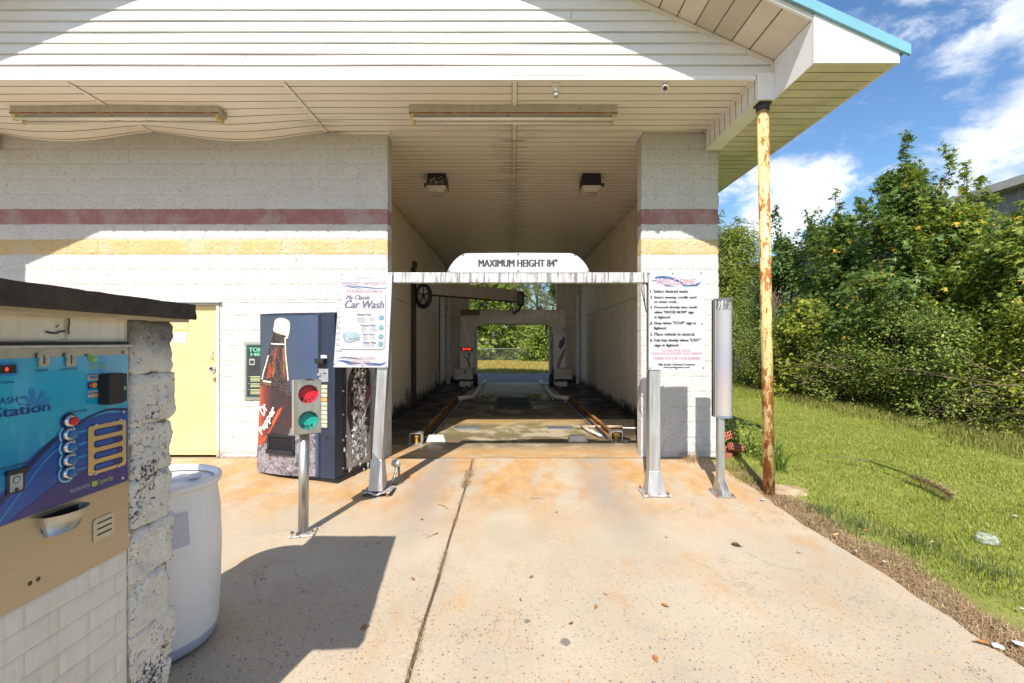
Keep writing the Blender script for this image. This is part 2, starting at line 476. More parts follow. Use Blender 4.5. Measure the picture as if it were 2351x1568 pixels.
def mat_bay_wall():
    m, g, b = newmat('bay_wall_panel'); P = g.pos(); x, y, z = g.sep(P)
    n = g.noise(g.map(P, (1, 1.4, .12)), 5, 6, .65); n2 = g.noise(P, 2, 5, .6)
    base = g.ramp(n, [(.3, (.70, .61, .48)), (.7, (.84, .76, .63))])
    base = g.mix(g.mp(n2, .45, .75, 0, .4), base, (.60, .51, .38))
    fr = g.m('FRACT', g.m('DIVIDE', g.m('ADD', y, x), .61))
    base = g.mix(g.m('MULTIPLY', g.mp(fr, .012, .0), .55), base, (.16, .13, .10))
    base = g.mix(g.m('MULTIPLY', g.band(z, 2.415, 2.432, .004), .7), base, (.12, .10, .08))
    lo = g.m('ADD', z, g.m('MULTIPLY', g.noise(P, 3.3, 6, .7), -.75))
    base = g.mix(g.mp(lo, -.08, -.33), base, (.035, .03, .024))
    setp(g, b, Base_Color=base, Roughness=.55, Specular_IOR_Level=.35)
    return m


def mat_soffit():
    m, g, b = newmat('vinyl_soffit'); P = g.pos(); x, y, z = g.sep(P)
    n = g.noise(g.map(P, (.5, 6, 1)), 2.2, 6, .62)
    base = g.ramp(n, [(.3, (.80, .75, .665)), (.7, (.85, .81, .735))])
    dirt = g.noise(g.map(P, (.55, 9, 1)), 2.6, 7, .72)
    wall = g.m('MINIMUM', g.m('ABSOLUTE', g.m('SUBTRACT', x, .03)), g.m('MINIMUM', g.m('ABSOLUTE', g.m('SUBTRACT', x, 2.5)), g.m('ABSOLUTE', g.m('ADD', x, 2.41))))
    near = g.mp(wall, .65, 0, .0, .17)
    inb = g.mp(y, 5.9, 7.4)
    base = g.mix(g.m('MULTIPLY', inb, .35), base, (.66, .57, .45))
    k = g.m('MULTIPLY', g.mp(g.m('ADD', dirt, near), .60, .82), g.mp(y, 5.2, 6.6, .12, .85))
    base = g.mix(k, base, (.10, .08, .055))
    setp(g, b, Base_Color=base, Roughness=.45, Specular_IOR_Level=.4)
    return m


def mat_rust_pole():
    m, g, b = newmat('rusty_yellow_paint'); P = g.obj(); x, y, z = g.sep(P)
    n = g.noise(g.map(P, (9, 9, 3.2)), 2.6, 9, .75, .3); s = g.noise(g.map(P, (1, 1, .5)), 3.2, 3, .6)
    base = g.ramp(g.noise(P, 7, 4), [(.3, (.62, .47, .19)), (.7, (.70, .56, .27))])
    k = g.mp(g.m('ADD', n, g.m('MULTIPLY', g.m('SUBTRACT', s, .5), .55)),   .485, .555)
    base = g.mix(k, base, g.ramp(n, [(.45, (.36, .125, .028)), (.75, (.15, .05, .015))]))
    base = g.mix(g.m('MULTIPLY', g.mp(z, 3.85, 4.1), .8), base, (.10, .06, .03))
    setp(g, b, Base_Color=base, Roughness=g.mp(k, 0, 1, .45, .85), Normal=g.bump(n, .25, .004))
    return m


M = {}
M['conc'] = mat_concrete(); M['bayfloor'] = mat_bayfloor(); M['wall'] = mat_wall(); M['baywall'] = mat_bay_wall(); M['soffit'] = mat_soffit(); M['pole'] = mat_rust_pole()
M['vinyl'] = pm('white_vinyl_siding', (.70, .69, .67), .42, var=.03, scale=2, stretch=(.4, 1, 6))
M['trim'] = pm('white_painted_metal', (.80, .795, .78), .35, var=.04, scale=3)
M['eave'] = pm('eave_soffit_vinyl', (.66, .63, .51), .45, var=.09, scale=3, c2=(.38, .36, .20), t2=(.5, .85), s2=1.3)
M['rake'] = pm('rake_soffit_vinyl', (.66, .59, .50), .45, var=.05, scale=3)
M['groove'] = pm('soffit_groove_dark', (.27, .22, .165), .8, var=.2)  # one dark tone for board grooves and panel seams
M['blue'] = pm('blue_metal_roofing', (.15, .35, .44), .42, metal=.0, var=.06, scale=2)
M['ydoor'] = pm('yellow_painted_steel', (.64, .50, .235), .45, var=.06, scale=2.2, c2=(.64, .40, .10), t2=(.60, .80), s2=2.4)
M['rust'] = pm('rust', (.24, .085, .03), .9, var=.35, scale=14, c2=(.42, .19, .06), t2=(.5, .6), s2=11, bump=.4)
M['steel'] = pm('stainless_steel', (.50, .48, .44), .42, 1, var=.08, scale=3, stretch=(1, 14, 1))
M['alu'] = pm('dull_aluminium', (.55, .56, .57), .42, .85, var=.12, scale=4, stretch=(5, 5, .5))
M['galv'] = pm('streaked_galvanised_steel', (.50, .495, .485), .55, .2, var=.12, scale=18, stretch=(1, 1, .10), c2=(.15, .145, .14), t2=(.46, .62), s2=22)
M['dsteel'] = pm('dark_steel', (.05, .048, .045), .55, .4, var=.2, c2=(.10, .055, .03), t2=(.55, .7))
M['black'] = pm('black_plastic', (.014, .014, .015), .4, var=.2)
M['white'] = pm('white_sign_face', (.455, .455, .47), .32, var=.015, scale=1.5)
M['ink'] = pm('black_ink', (.022, .022, .024), .5, var=.1)
M['pvc'] = pm('white_pvc_pipe', (.66, .64, .58), .4, var=.08, c2=(.34, .32, .22), t2=(.55, .75), s2=5)
M['glass'] = pm('frosted_lens', (.52, .48, .42), .22, var=.1)
M['tube'] = pm('fluorescent_tube', (.74, .70, .63), .2, var=.05)
M['fixture'] = pm('stained_fixture_enamel', (.42, .38, .31), .5, var=.12, scale=9, c2=(.26, .12, .05), t2=(.64, .74), s2=7)
M['ivory'] = pm('yellowed_lampholder', (.58, .46, .16), .5, var=.1)

# ------------------------------------------------------------------ ground, drive, lawns
mb = MB()
m, g, b = newmat('ground_earth'); P = g.pos()
setp(g, b, Base_Color=g.ramp(g.noise(P, 2, 6, .65), [(.3, (.06, .075, .02)), (.55, (.12, .13, .035)), (.75, (.20, .15, .075))]), Roughness=.95)
mb.add([(-400, -400, -.42), (400, -400, -.42), (400, 400, -.42), (-400, 400, -.42)], [(0, 1, 2, 3)], m); struct(mb, 'ground')

mb = MB()
ys = [-14, -8, -3, 0, 1, 2, 3, 4, 4.9, 5.5, 6.18]
rng = random.Random(5)


def edge_x(y):                                     # ragged outer edge of the slab
    return 2.60+.05*noise.noise(Vector((y*1.1, 0, 3)))+.03*noise.noise(Vector((y*4.5, 2, 0)))


yy = [-14, -6, -1]+[0+.12*i for i in range(52)]
yy = [q for q in yy if q <= 6.18]+[6.18]
vs = []
for y in yy: vs += [(-14, y, gz(y)), (-4, y, gz(y)), (1.5, y, gz(y)), (edge_x(y) if y > -1 else 2.6, y, gz(y)), (edge_x(y)+.004 if y > -1 else 2.6, y, gz(y)-.14)]
mb.add(vs, [(r*5+k, r*5+k+1, (r+1)*5+k+1, (r+1)*5+k) for r in range(len(yy)-1) for k in range(4)], M['conc']); struct(mb, 'driveway')
mb = MB(); mb.box(-2.41, 2.5, 6.172, 17.6, -.15, .0, M['bayfloor']); struct(mb, 'bay_floor')
# long joint packed with dead grass and grit
m, g, b = newmat('joint_grit'); P = g.pos()
setp(g, b, Base_Color=g.ramp(g.noise(P, 60, 6, .75), [(.32, (.025, .018, .012)), (.52, (.10, .066, .035)), (.7, (.26, .19, .10))]), Roughness=.95, Normal=g.bump(g.noise(P, 90, 4), .8, .01))
mb = MB(); pts = []
y = 1.0
while y < 6.14:
    wd = .009+.008*abs(noise.noise(Vector((y*3, 1, 0))))+(.012 if 5.1 < y < 5.7 else 0)
    cx = -.512+.012*noise.noise(Vector((y*1.7, 0, 0))); pts.append((cx-wd, cx+wd, y)); y += .04
vs = [q for a, c, yv in pts for q in ((a, yv, gz(yv)+.0035), (c, yv, gz(yv)+.0035))]
mb.add(vs, [(2*i, 2*i+1, 2*i+3, 2*i+2) for i in range(len(pts)-1)], m); struct(mb, 'driveway_joint')
# back drive
m, g, b = newmat('back_drive_asphalt'); P = g.pos()
setp(g, b, Base_Color=g.ramp(g.noise(P, 1.4, 7, .7), [(.3, (.13, .125, .13)), (.7, (.24, .225, .215))]), Roughness=.8, Normal=g.bump(g.noise(P, 60, 4), .2, .01))
mb = MB(); mb.box(-16, 12, 17.62, 22.6, -.2, -.012, m); struct(mb, 'back_drive')


def lawn_z(x, y):
    return gz(y)-.03+.05*noise.noise(Vector((x*.35, y*.35, 0)))*min(1, max(0, (x-2.6)/1.5))+.015*max(0, x-3.5)


def grid_sheet(x0, x1, y0, y1, nx, ny, zf, mat, xf=None):
    mb = MB(); vs = []
    for j in range(ny+1):
        yv = y0+(y1-y0)*j/ny
        for i in range(nx+1):
            xa = xf(yv) if xf else x0
            xv = xa+(x1-xa)*(i/nx)**1.6; vs.append((xv, yv, zf(xv, yv)))
    w_ = nx+1
    mb.add(vs, [(j*w_+i, j*w_+i+1, (j+1)*w_+i+1, (j+1)*w_+i) for j in range(ny) for i in range(nx)], mat); return mb


m, g, b = newmat('lawn_turf'); P = g.pos()
c = g.ramp(g.noise(P, 3.2, 7, .7), [(.3, (.13, .15, .025)), (.55, (.22, .24, .04)), (.75, (.32, .28, .09))])
x, y, z = g.sep(P)
edge = g.mp(g.m('ADD', x, g.m('MULTIPLY', g.m('SUBTRACT', g.noise(P, 2.1, 5, .65), .5), .55)), 3.05, 2.85)
c = g.mix(g.m('MULTIPLY', edge, g.mp(y, 6.2, 5.4)), c, g.ramp(g.noise(P, 26, 6, .75), [(.3, (.11, .065, .03)), (.55, (.25, .155, .075)), (.75, (.40, .28, .16))]))
setp(g, b, Base_Color=c, Roughness=.95, Normal=g.bump(g.noise(P, 40, 5, .7), .6, .03)); M['turf'] = m
struct(grid_sheet(2.6, 14, -6, 30, 26, 110, lawn_z, m, lambda y: 2.52 if y < 6.17 else 2.76), 'side_lawn', True)
m, g, b = newmat('back_verge_turf'); P = g.pos()
setp(g, b, Base_Color=g.ramp(g.noise(P, 1.3, 7, .7), [(.3, (.26, .27, .06)), (.55, (.42, .34, .11)), (.75, (.52, .34, .13))]), Roughness=.95)
mb = grid_sheet(-18, 14, 22.6, 48, 20, 20, lambda x, y: .012*(y-22.6)+.05*noise.noise(Vector((x*.3, y*.3, 0)))-.02, m); struct(mb, 'back_verge', True)
# pale sand heap at the foot of the pole
m = pm('dry_sand', (.40, .30, .19), .95, var=.2, scale=9, bump=.5, bs=50)
mb = MB(); vs = []; n_ = 18
for j in range(n_+1):
    for i in range(n_+1):
        a, c_ = i/n_*2-1, j/n_*2-1; r = math.hypot(a, c_)
        xx, yv = 2.98+a*.30, 5.06+c_*.24
        vs.append((xx, yv, lawn_z(xx, yv)-.03+.07*max(0, 1-r*r)**.8+.02*noise.noise(Vector((xx*7, yv*7, 0)))))
mb.add(vs, [(j*19+i, j*19+i+1, (j+1)*19+i+1, (j+1)*19+i) for j in range(18) for i in range(18)], m)
struct(mb, 'sand_patch', True)

# ------------------------------------------------------------------ the car wash building
YF, YG, YR, ZS = 6.167, 4.89, 4.228, 4.32
XR, PITCH = -2.1, .455
zr = lambda x: 4.50-PITCH*(abs(x-XR)-4.82)
BLD = thing('car_wash_building', 'white block car wash with drive-through bay, red and yellow stripes and blue gable roof', 'building', (0, YF, 0))
fw = Fr((0, YF, 0), (1, 0, 0), (0, 0, 1))           # front wall plane, normal to the camera
BW, BH, BZ = .4064, .2032, .05; WK = dict(edge=.006, tilt=.10, freq=26)
mb = MB()
DX0, DX1, DZ = -4.83, -3.917, 2.03
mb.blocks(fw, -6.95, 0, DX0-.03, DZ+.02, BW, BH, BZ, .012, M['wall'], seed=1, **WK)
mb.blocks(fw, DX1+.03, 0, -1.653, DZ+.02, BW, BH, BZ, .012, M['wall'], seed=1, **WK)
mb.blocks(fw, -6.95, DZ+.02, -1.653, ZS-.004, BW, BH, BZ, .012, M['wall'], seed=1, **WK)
mb.box(-6.95, DX0-.03, YF+.002, YF+.2, 0, ZS-.002, M['wall']); mb.box(DX1+.03, -1.653, YF+.002, YF+.2, 0, ZS-.002, M['wall'])
mb.box(DX0-.03, DX1+.03, YF+.002, YF+.2, DZ+.02, ZS-.002, M['wall'])
mb.build('front_wall', BLD)
mb = MB()
mb.blocks(fw, 1.72, 0, 2.735, ZS-.004, BW, BH, BZ, .012, M['wall'], seed=77, **WK)
fe = Fr((2.738, YF+.006, 0), (0, 1, 0), (0, 0, 1)); mb.blocks(fe, 0, 0, .40, ZS-.25, .2032, BH, BZ, .03, M['wall'], seed=9, nu=8)
fj = Fr((1.718, YF+.195, 0), (0, -1, 0), (0, 0, 1)); mb.blocks(fj, 0, 0, .19, ZS-.004, .2032, BH, BZ, .004, M['wall'], seed=19, nu=5)
mb.box(1.72, 2.74, YF+.002, YF+.2, 0, ZS-.002, M['wall']); mb.build('pier', BLD)
fj = Fr((-1.651, YF+.005, 0), (0, 1, 0), (0, 0, 1)); mb = MB(); mb.blocks(fj, 0, 0, .19, ZS-.004, .2032, BH, BZ, .004, M['wall'], seed=29, nu=5); mb.build('jamb', BLD)
# bay walls and outer walls
mb = MB(); mb.box(-2.61, -2.41, YF+.201, 17.4, -.1, ZS-.002, M['baywall']); mb.build('bay_wall', BLD)
mb = MB(); mb.box(2.5, 2.736, YF+.201, 17.4, -.1, ZS-.002, M['baywall']); mb.build('bay_wall', BLD)
mb = MB(); mb.box(-2.41, -1.6, 17.4, 17.6, -.1, ZS-.002, M['baywall']); mb.box(1.67, 2.5, 17.4, 17.6, -.1, ZS-.002, M['baywall']); mb.box(-1.6, 1.67, 17.4, 17.6, 3.85, ZS-.002, M['baywall'])
mb.build('rear_wall', BLD)
mb = MB(); mb.box(-6.95, -6.75, YF+.2, 17.6, -.2, ZS, M['wall']); mb.box(-6.75, -2.61, 17.4, 17.6, -.2, ZS, M['wall']); mb.build('side_wall', BLD)
mb = MB()
for sx, x in ((1, -2.40), (-1, 2.49)):
    mb = MB(); mb.tube([(x+sx*.07, 16.9, 0), (x+sx*.07, 16.9, ZS-.01)], .085, 14, M['pvc'], False); mb.build('corner_pipe', BLD, True)
# ceiling: vinyl soffit boards running across, sagging near the block wall
PW = .1524


def soffit(x0, x1, y0, y1, nx, zf, mat, axis='x'):
    mb = MB(); rows = []
    y = y0
    while y < y1-.01:
        rows += [(y, 0), (min(y+PW-.014, y1), 0), (min(y+PW-.012, y1), .010), (min(y+PW-.003, y1), .010)]; y += PW
    rows.append((y1, 0))
    vs = []
    for yv, dz in rows:
        for i in range(nx+1):
            xv = x0+(x1-x0)*i/nx; vs.append((xv, yv, zf(xv, yv)+dz))
    w_ = nx+1
    for j in range(len(rows)-1):
        mt = M['groove'] if rows[j][1] > 0 or rows[j+1][1] > 0 else mat
        mb.add(vs[j*w_:(j+2)*w_], [(i, w_+i, w_+i+1, i+1) for i in range(nx)], mt)
    return mb


def sag(x, y):
    k = 0
    for a, c in ((-7.05, -4.77), (-4.77, -2.45)):
        if a < x < c: k = math.sin(math.pi*(x-a)/(c-a))**1.4
    t = min(1, max(0, (y-YG)/(YF-YG)))
    return ZS-.125*k*t**2.6+.004*noise.noise(Vector((x*1.3, y*2.2, 0)))


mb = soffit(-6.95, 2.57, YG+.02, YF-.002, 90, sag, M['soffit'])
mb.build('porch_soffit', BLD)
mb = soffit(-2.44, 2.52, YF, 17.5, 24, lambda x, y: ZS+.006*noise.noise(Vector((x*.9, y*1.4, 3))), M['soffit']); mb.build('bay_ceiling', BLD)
mb = MB()
for xs in (-4.77, -2.455): mb.add([(xs-.022, YG+.03, ZS-.006), (xs+.022, YG+.03, ZS-.006), (xs+.022, YF-.01, ZS-.006), (xs-.022, YF-.01, ZS-.006)], [(0, 3, 2, 1)], M['soffit']); mb.box(xs+.022, xs+.028, YG+.03, YF-.01, ZS-.008, ZS, M['groove'])
mb.box(.005, .055, YG+.03, 17.3, ZS-.012, ZS-.004, M['soffit']); mb.box(-.001, .004, YG+.03, 17.3, ZS-.010, ZS-.004, M['groove']); mb.box(.056, .061, YG+.03, 17.3, ZS-.010, ZS-.004, M['groove'])
mb.build('soffit_strip', BLD)
mb = MB()
mb.beam((-1.64, YF-.05, ZS-.02), (-1.64, YF+.35, ZS-.02), .03, .03, M['trim']); mb.beam((1.70, YF-.03, ZS-.02), (1.70, YF+.35, ZS-.02), .03, .03, M['trim'])
mb.beam((-2.4, YF+.21, ZS-.022), (-2.4, 17.3, ZS-.022), .03, .02, M['soffit']); mb.beam((2.49, YF+.21, ZS-.022), (2.49, 17.3, ZS-.022), .03, .02, M['soffit'])
mb.beam((-1.64, YF-.014, ZS-.02), (-2.4, YF-.014, ZS-.02), .02, .022, M['soffit']); mb.build('ceiling_trim', BLD)
# gable siding: Dutch-lap courses
mb = MB(); cz = ZS+.012; C = .1165
while cz < zr(XR)-.03:
    for a, bz, dy0, dy1 in ((0, .090, .026, .017), (.090, .108, .017, .0), (.108, C, .0, .0)):
        z0, z1 = cz+a, min(cz+bz, zr(XR)-.02)
        if z1 <= z0: continue
        hw0, hw1 = (4.82-(z0-4.49)/PITCH), (4.82-(z1-4.49)/PITCH)
        hw0, hw1 = min(4.83, hw0), min(4.83, hw1); nx = 40; vs = []
        for k, (zz, hw, dy) in enumerate(((z0, hw0, dy0), (z1, hw1, dy1))):
            for i in range(nx+1):
                xv = XR-hw+2*hw*i/nx
                wv = .006*noise.noise(Vector((xv*.55, cz*9, 0)))
                vs.append((xv, YG-dy+.004*noise.noise(Vector((xv*.8, cz*5, 4))), zz+wv))
        mb.add(vs, [(i, i+1, nx+2+i, nx+1+i) for i in range(nx)], M['vinyl'])
        if a == 0:                                 # the butt edge of the course
            vs2 = [(p[0], p[1], p[2]) for p in vs[:nx+1]]+[(p[0], YG+.001, p[2]+.001) for p in vs[:nx+1]]
            mb.add(vs2, [(i, nx+1+i, nx+2+i, i+1) for i in range(nx)], M['vinyl'])
    cz += C
rng = random.Random(11)
for xs, k in ((-4.4, 4), (-3.05, 6), (-5.5, 3), (-2.8, 1), (.62, 5), (1.15, 2), (-3.7, 0), (-1.2, 7)):
    zb = ZS+.012+k*C; mb.box(xs, xs+.003, YG-.0275, YG-.004, zb+.002, zb+.09, M['groove'] if k % 2 else M['rake'])
mb.build('gable_siding', BLD)
mb = MB(); mb.add([(-6.95, YG+.012, ZS), (2.74, YG+.012, ZS), (2.74, YG+.012, zr(2.74)-.01), (XR, YG+.012, zr(XR)-.02), (-6.95, YG+.012, zr(-6.95)-.01)], [(0, 1, 2, 3, 4)], M['vinyl'])
mb.build('gable_sheathing', BLD)
mb = MB(); mb.box(-6.93, 2.56, YG-.022, YG+.02, ZS-.03, ZS+.012, M['trim']); mb.build('gable_skirt', BLD)
# slope trim on the gable
mb = MB()
for s in (1, -1):
    a = Vector((XR+s*.02, YG-.016, zr(XR)-.035)); e = Vector((XR+s*4.83, YG-.016, zr(XR+4.83)-.035)); mb.beam(a, e, .03, .045, M['rake'])
    mb.box(XR+s*4.83-.02, XR+s*4.83+.012, YG-.03, YG, ZS+.012, zr(XR+4.83)-.03, M['rake'])
mb.build('gable_channel', BLD)
# rake soffit boards, two of them perforated
m, g, b = newmat('perforated_vinyl'); P = g.pos(); x, y, z = g.sep(P)
fx = g.m('SUBTRACT', g.m('FRACT', g.m('DIVIDE', x, .0145)), .5); fy = g.m('SUBTRACT', g.m('FRACT', g.m('DIVIDE', y, .0145)), .5)
rr = g.m('SQRT', g.m('ADD', g.m('MULTIPLY', fx, fx), g.m('MULTIPLY', fy, fy)))
setp(g, b, Base_Color=g.mix(g.mp(rr, .30, .22), (.64, .57, .48), (.07, .06, .05)), Roughness=.5); M['perf'] = m
mb = MB()
for s in (1, -1):
    t = 0.03; k = 0
    while t < 4.78:
        bw = .19
        a, e = t+.006, min(t+bw-.006, 4.83)
        xa, xe = XR+s*a, XR+s*e
        mt = M['perf'] if (s > 0 and 3.93 < a < 4.24) else M['rake']
        q = [(xa, YR+.03, zr(xa)), (xe, YR+.03, zr(xe)), (xe, YG-.004, zr(xe)), (xa, YG-.004, zr(xa))]
        mb.add(q, [(0, 1, 2, 3)] if s < 0 else [(3, 2, 1, 0)], mt)
        xg = XR+s*(t+bw-.006); xh = XR+s*(t+bw+.006)
        q = [(xg, YR+.03, zr(xg)+.008), (xh, YR+.03, zr(xh)+.008), (xh, YG-.004, zr(xh)+.008), (xg, YG-.004, zr(xg)+.008)]
        mb.add(q, [(0, 1, 2, 3)], M['groove']); t += bw; k += 1
for s in (1, -1):
    xa, xe = XR+s*4.70, XR+s*4.846
    mb.add([(xa, YR+.03, zr(xa)+.003), (xe, YR+.03, zr(xe)+.003), (xe, YG-.004, zr(xe)+.003), (xa, YG-.004, zr(xa)+.003)], [(0, 1, 2, 3)], M['rake'])
mb.build('rake_soffit', BLD)
# fascia, blue edge trim, roof
for s in (1, -1):
    xe = XR+s*5.62
    mb = MB(); f = lambda x, d: (x, zr(x)+d)
    for y0, y1, d0, d1, mt, x_end in ((YR, YR+.03, -.012, .075, M['trim'], XR+s*4.84),):
        q = [(XR, zr(XR)+d0), (x_end, zr(x_end)+d0), (x_end, zr(x_end)+d1), (XR, zr(XR)+d1)]
        if s < 0: q = q[::-1]
        mb.add([(a, y0, c) for a, c in q]+[(a, y1, c) for a, c in q], [(0, 1, 2, 3), (7, 6, 5, 4), (0, 4, 5, 1), (1, 5, 6, 2), (2, 6, 7, 3), (3, 7, 4, 0)], mt)
    mb.build('rake_fascia', BLD)
    mb = MB(); x2 = XR+s*5.70
    q = [(XR, zr(XR)+.03), (x2, zr(x2)+.03), (x2, zr(x2)+.125), (XR, zr(XR)+.15)]
    if s < 0: q = q[::-1]
    mb.add([(a, YR-.045, c) for a, c in q]+[(a, YR-.02, c) for a, c in q], [(0, 1, 2, 3), (7, 6, 5, 4), (0, 4, 5, 1), (1, 5, 6, 2), (2, 6, 7, 3), (3, 7, 4, 0)], M['blue'])
    mb.build('roof_edge', BLD)
    mb = MB(); v = []
    for y in (YR-.02, 18.2): v += [(XR, y, zr(XR)+.08), (x2, y, zr(x2)+.08), (x2, y, zr(x2)+.115), (XR, y, zr(XR)+.14)]
    mb.add(v, [(3, 2, 1, 0), (4, 5, 6, 7), (0, 1, 5, 4), (1, 2, 6, 5), (2, 3, 7, 6), (3, 0, 4, 7)], M['blue']); mb.build('roof', BLD)
    # boxed eave: level soffit, end panel, inner return, outer fascia
    xi, xo = XR+s*4.85, XR+s*5.61; ze = 4.085
    y = YR+.012; mb = MB()
    while y < 18.1:
        y1 = min(y+PW-.01, 18.1); a, c = (xi, xo) if s > 0 else (xo, xi)
        mb.add([(a, y, ze), (c, y, ze), (c, y1, ze), (a, y1, ze)], [(0, 3, 2, 1)], M['eave'])
        mb.add([(a, y1, ze+.008), (c, y1, ze+.008), (c, y1+.01, ze+.008), (a, y1+.01, ze+.008)], [(0, 3, 2, 1)], M['groove']); y += PW
    mb.build('eave_soffit', BLD)
    mb = MB()
    q = [(xi-s*.006, ze-.012), (xo, ze-.012), (xo, zr(xo)+.035), (xi-s*.006, zr(xi)+.035)]
    if s < 0: q = q[::-1]
    mb.add([(a, YR-.014, c) for a, c in q]+[(a, YR+.01, c) for a, c in q], [(0, 1, 2, 3), (7, 6, 5, 4), (0, 4, 5, 1), (1, 5, 6, 2), (2, 6, 7, 3), (3, 7, 4, 0)], M['trim'])
    mb.box(min(xo, xo+s*.012), max(xo, xo+s*.012), YR-.012, 18.1, ze-.014, zr(xo)+.05, M['trim'])
    mb.build('eave_end', BLD)
    mb = MB(); x0, x1 = sorted((xi-s*.004, xi+s*.008))
    mb.box(x0, x1, YR+.012, YG-.02, ze-.01, zr(xi)-.002, M['trim']); mb.build('eave_return', BLD)
    # header beam wrapped in white metal
    x0, x1 = sorted((XR+s*4.67, XR+s*4.845)); mb = MB()
    mb.box(x0, x1, YG-.035, YF-.03, 4.075, ZS+.03, M['trim'])
    xv = x0 if s > 0 else x1
    for k in range(9): mb.box(xv-.004, xv+.004, YG+.02+k*.138, YG+.026+k*.138, 4.10, ZS-.01, M['groove'])
    mb.box(x0-.012, x1+.004, YG-.05, YF-.03, 4.068, 4.082, M['trim'])
    mb.build('header_beam', BLD)
    if s > 0: mb = MB(); mb.beam((x0-.012, YG+.02, ZS-.012), (x0-.012, YF-.03, ZS-.012), .02, .022, M['soffit']); mb.build('header_channel', BLD)
# rusty post under the header corner
pt = MB(); pb = Vector((2.745, 4.95, lawn_z(2.745, 4.95)-.05)); pt.tube([pb, (2.665, 4.93, 4.03)], .056, 20, M['pole']); po = pt.build('support_post', BLD, True, label='rusty yellow steel support post')
pt = MB(); pt.box(2.60, 2.73, 4.87, 5.0, 4.046, 4.066, M['dsteel']); pt.tube([(2.665, 4.93, 3.99), (2.665, 4.93, 4.04)], .066, 16, M['dsteel']); pt.build('bracket', po)

# yellow steel door
dm = MB(); fdo = Fr((0, YF+.045, 0), (1, 0, 0), (0, 0, 1))
dm.fbox(fdo, DX0+.035, DX1-.012, .02, DZ-.012, -.04, 0, M['ydoor']); dr = dm.build('door', BLD, bevel=.004, label='yellow steel door with rust around its lock')
dm = MB(); dm.box(DX0-.03, DX0+.03, YF-.014, YF+.05, .01, DZ+.02, M['wall']); dm.box(DX1-.008, DX1+.03, YF-.014, YF+.05, .01, DZ+.02, M['wall']); dm.box(DX0+.03, DX1-.008, YF-.010, YF+.05, DZ-.008, DZ+.018, M['wall']); dm.build('door_frame', BLD)
dm = MB(); dm.box(DX0-.06, DX1+.06, YF-.055, YF+.01, DZ+.022, DZ+.036, M['alu']); dm.build('drip_cap', BLD)
C8 = CR(480, 820, 2.8); fd = Fr((0, YF+.045, 0), (1, 0, 0), (0, 0, 1))
dm = MB(); a = fd.px(C8((447, 655))); c = fd.px(C8((447, 725)))
dm.tube([fd.p(*a, .0), fd.p(a[0]-.008, a[1]-.01, .03), fd.p(a[0]-.012, (a[1]+c[1])/2, .036), fd.p(c[0]-.008, c[1]+.01, .03), fd.p(*c, .0)], .007, 8, M['alu']); dm.build('handle', dr, True)
dm = MB(); a = fd.px(C8((436, 800))); dm.tube([fd.p(*a, 0), fd.p(*a, .03)], .028, 16, M['alu']); dm.tube([fd.p(*a, .03), fd.p(*a, .036)], .016, 14, M['dsteel'])
dm.fbox(fd, a[0]+.008, a[0]+.058, a[1]-.01, a[1]+.024, .004, .03, M['alu']); dm.plate(fd, [(a[0]-.004, a[1]-.028), (a[0]+.045, a[1]-.012), (a[0]+.05, a[1]-.045), (a[0]+.012, a[1]-.07)], .0, .014, M['alu'])
dm.build('padlock', dr); dm = MB(); a = fd.px(C8((462, 888))); dm.plate(fd, cr([(a[0]-.02, a[1]), (a[0]+.015, a[1]+.03), (a[0]+.022, a[1]-.02), (a[0], a[1]-.028)], 4), 0, .015, M['rust']); dm.build('latch', dr)
dm = MB()
for cx, cy, n_, sp in ((410, 735, 26, 26), (455, 905, 10, 14), (330, 715, 3, 6), (395, 900, 4, 5)):
    for k in range(n_):
        a = fd.px(C8((cx+rng.gauss(0, sp*.6), cy+rng.gauss(0, sp)))); dm.flat(fd, [(a[0]+.9*p, a[1]+1.3*q) for p, q in circ(0, 0, rng.uniform(.0015, .006), 7)], .001+k*.00002, M['rust'])
dm.build('rust_stain', dr)
dm = MB(); a0 = fd.px(C8((60, 586))); a1 = fd.px(C8((222, 492))); dm.plate(fd, rrect(a0[0], a0[1], a1[0], a1[1], .012), .0, .004, M['white'])
gm = pm('faded_print', (.55, .55, .58), .6)
for k in range(5):
    yb = a1[1]-.02-k*.026; dm.line(fd, [(a0[0]+.015, yb), (a1[0]-.02-.02*(k % 2), yb)], .006, .0048, gm)
dm.build('notice', dr, label='faded white notice plate')
a1 = fd.px(C8((242, 410))); a0 = fd.px(C8((20, 486))); dm = MB(); bz = pm('tape_residue', (.45, .33, .12), .8, var=.2)
dm.flat(fd, [(a1[0]-.018, a0[1]), (a1[0], a0[1]), (a1[0], a1[1]), (a1[0]-.018, a1[1])], .0012, bz); dm.flat(fd, [(a0[0], a0[1]), (a1[0]-.018, a0[1]), (a1[0]-.018, a0[1]+.018), (a0[0], a0[1]+.018)], .0014, bz); dm.build('tape_mark', dr)
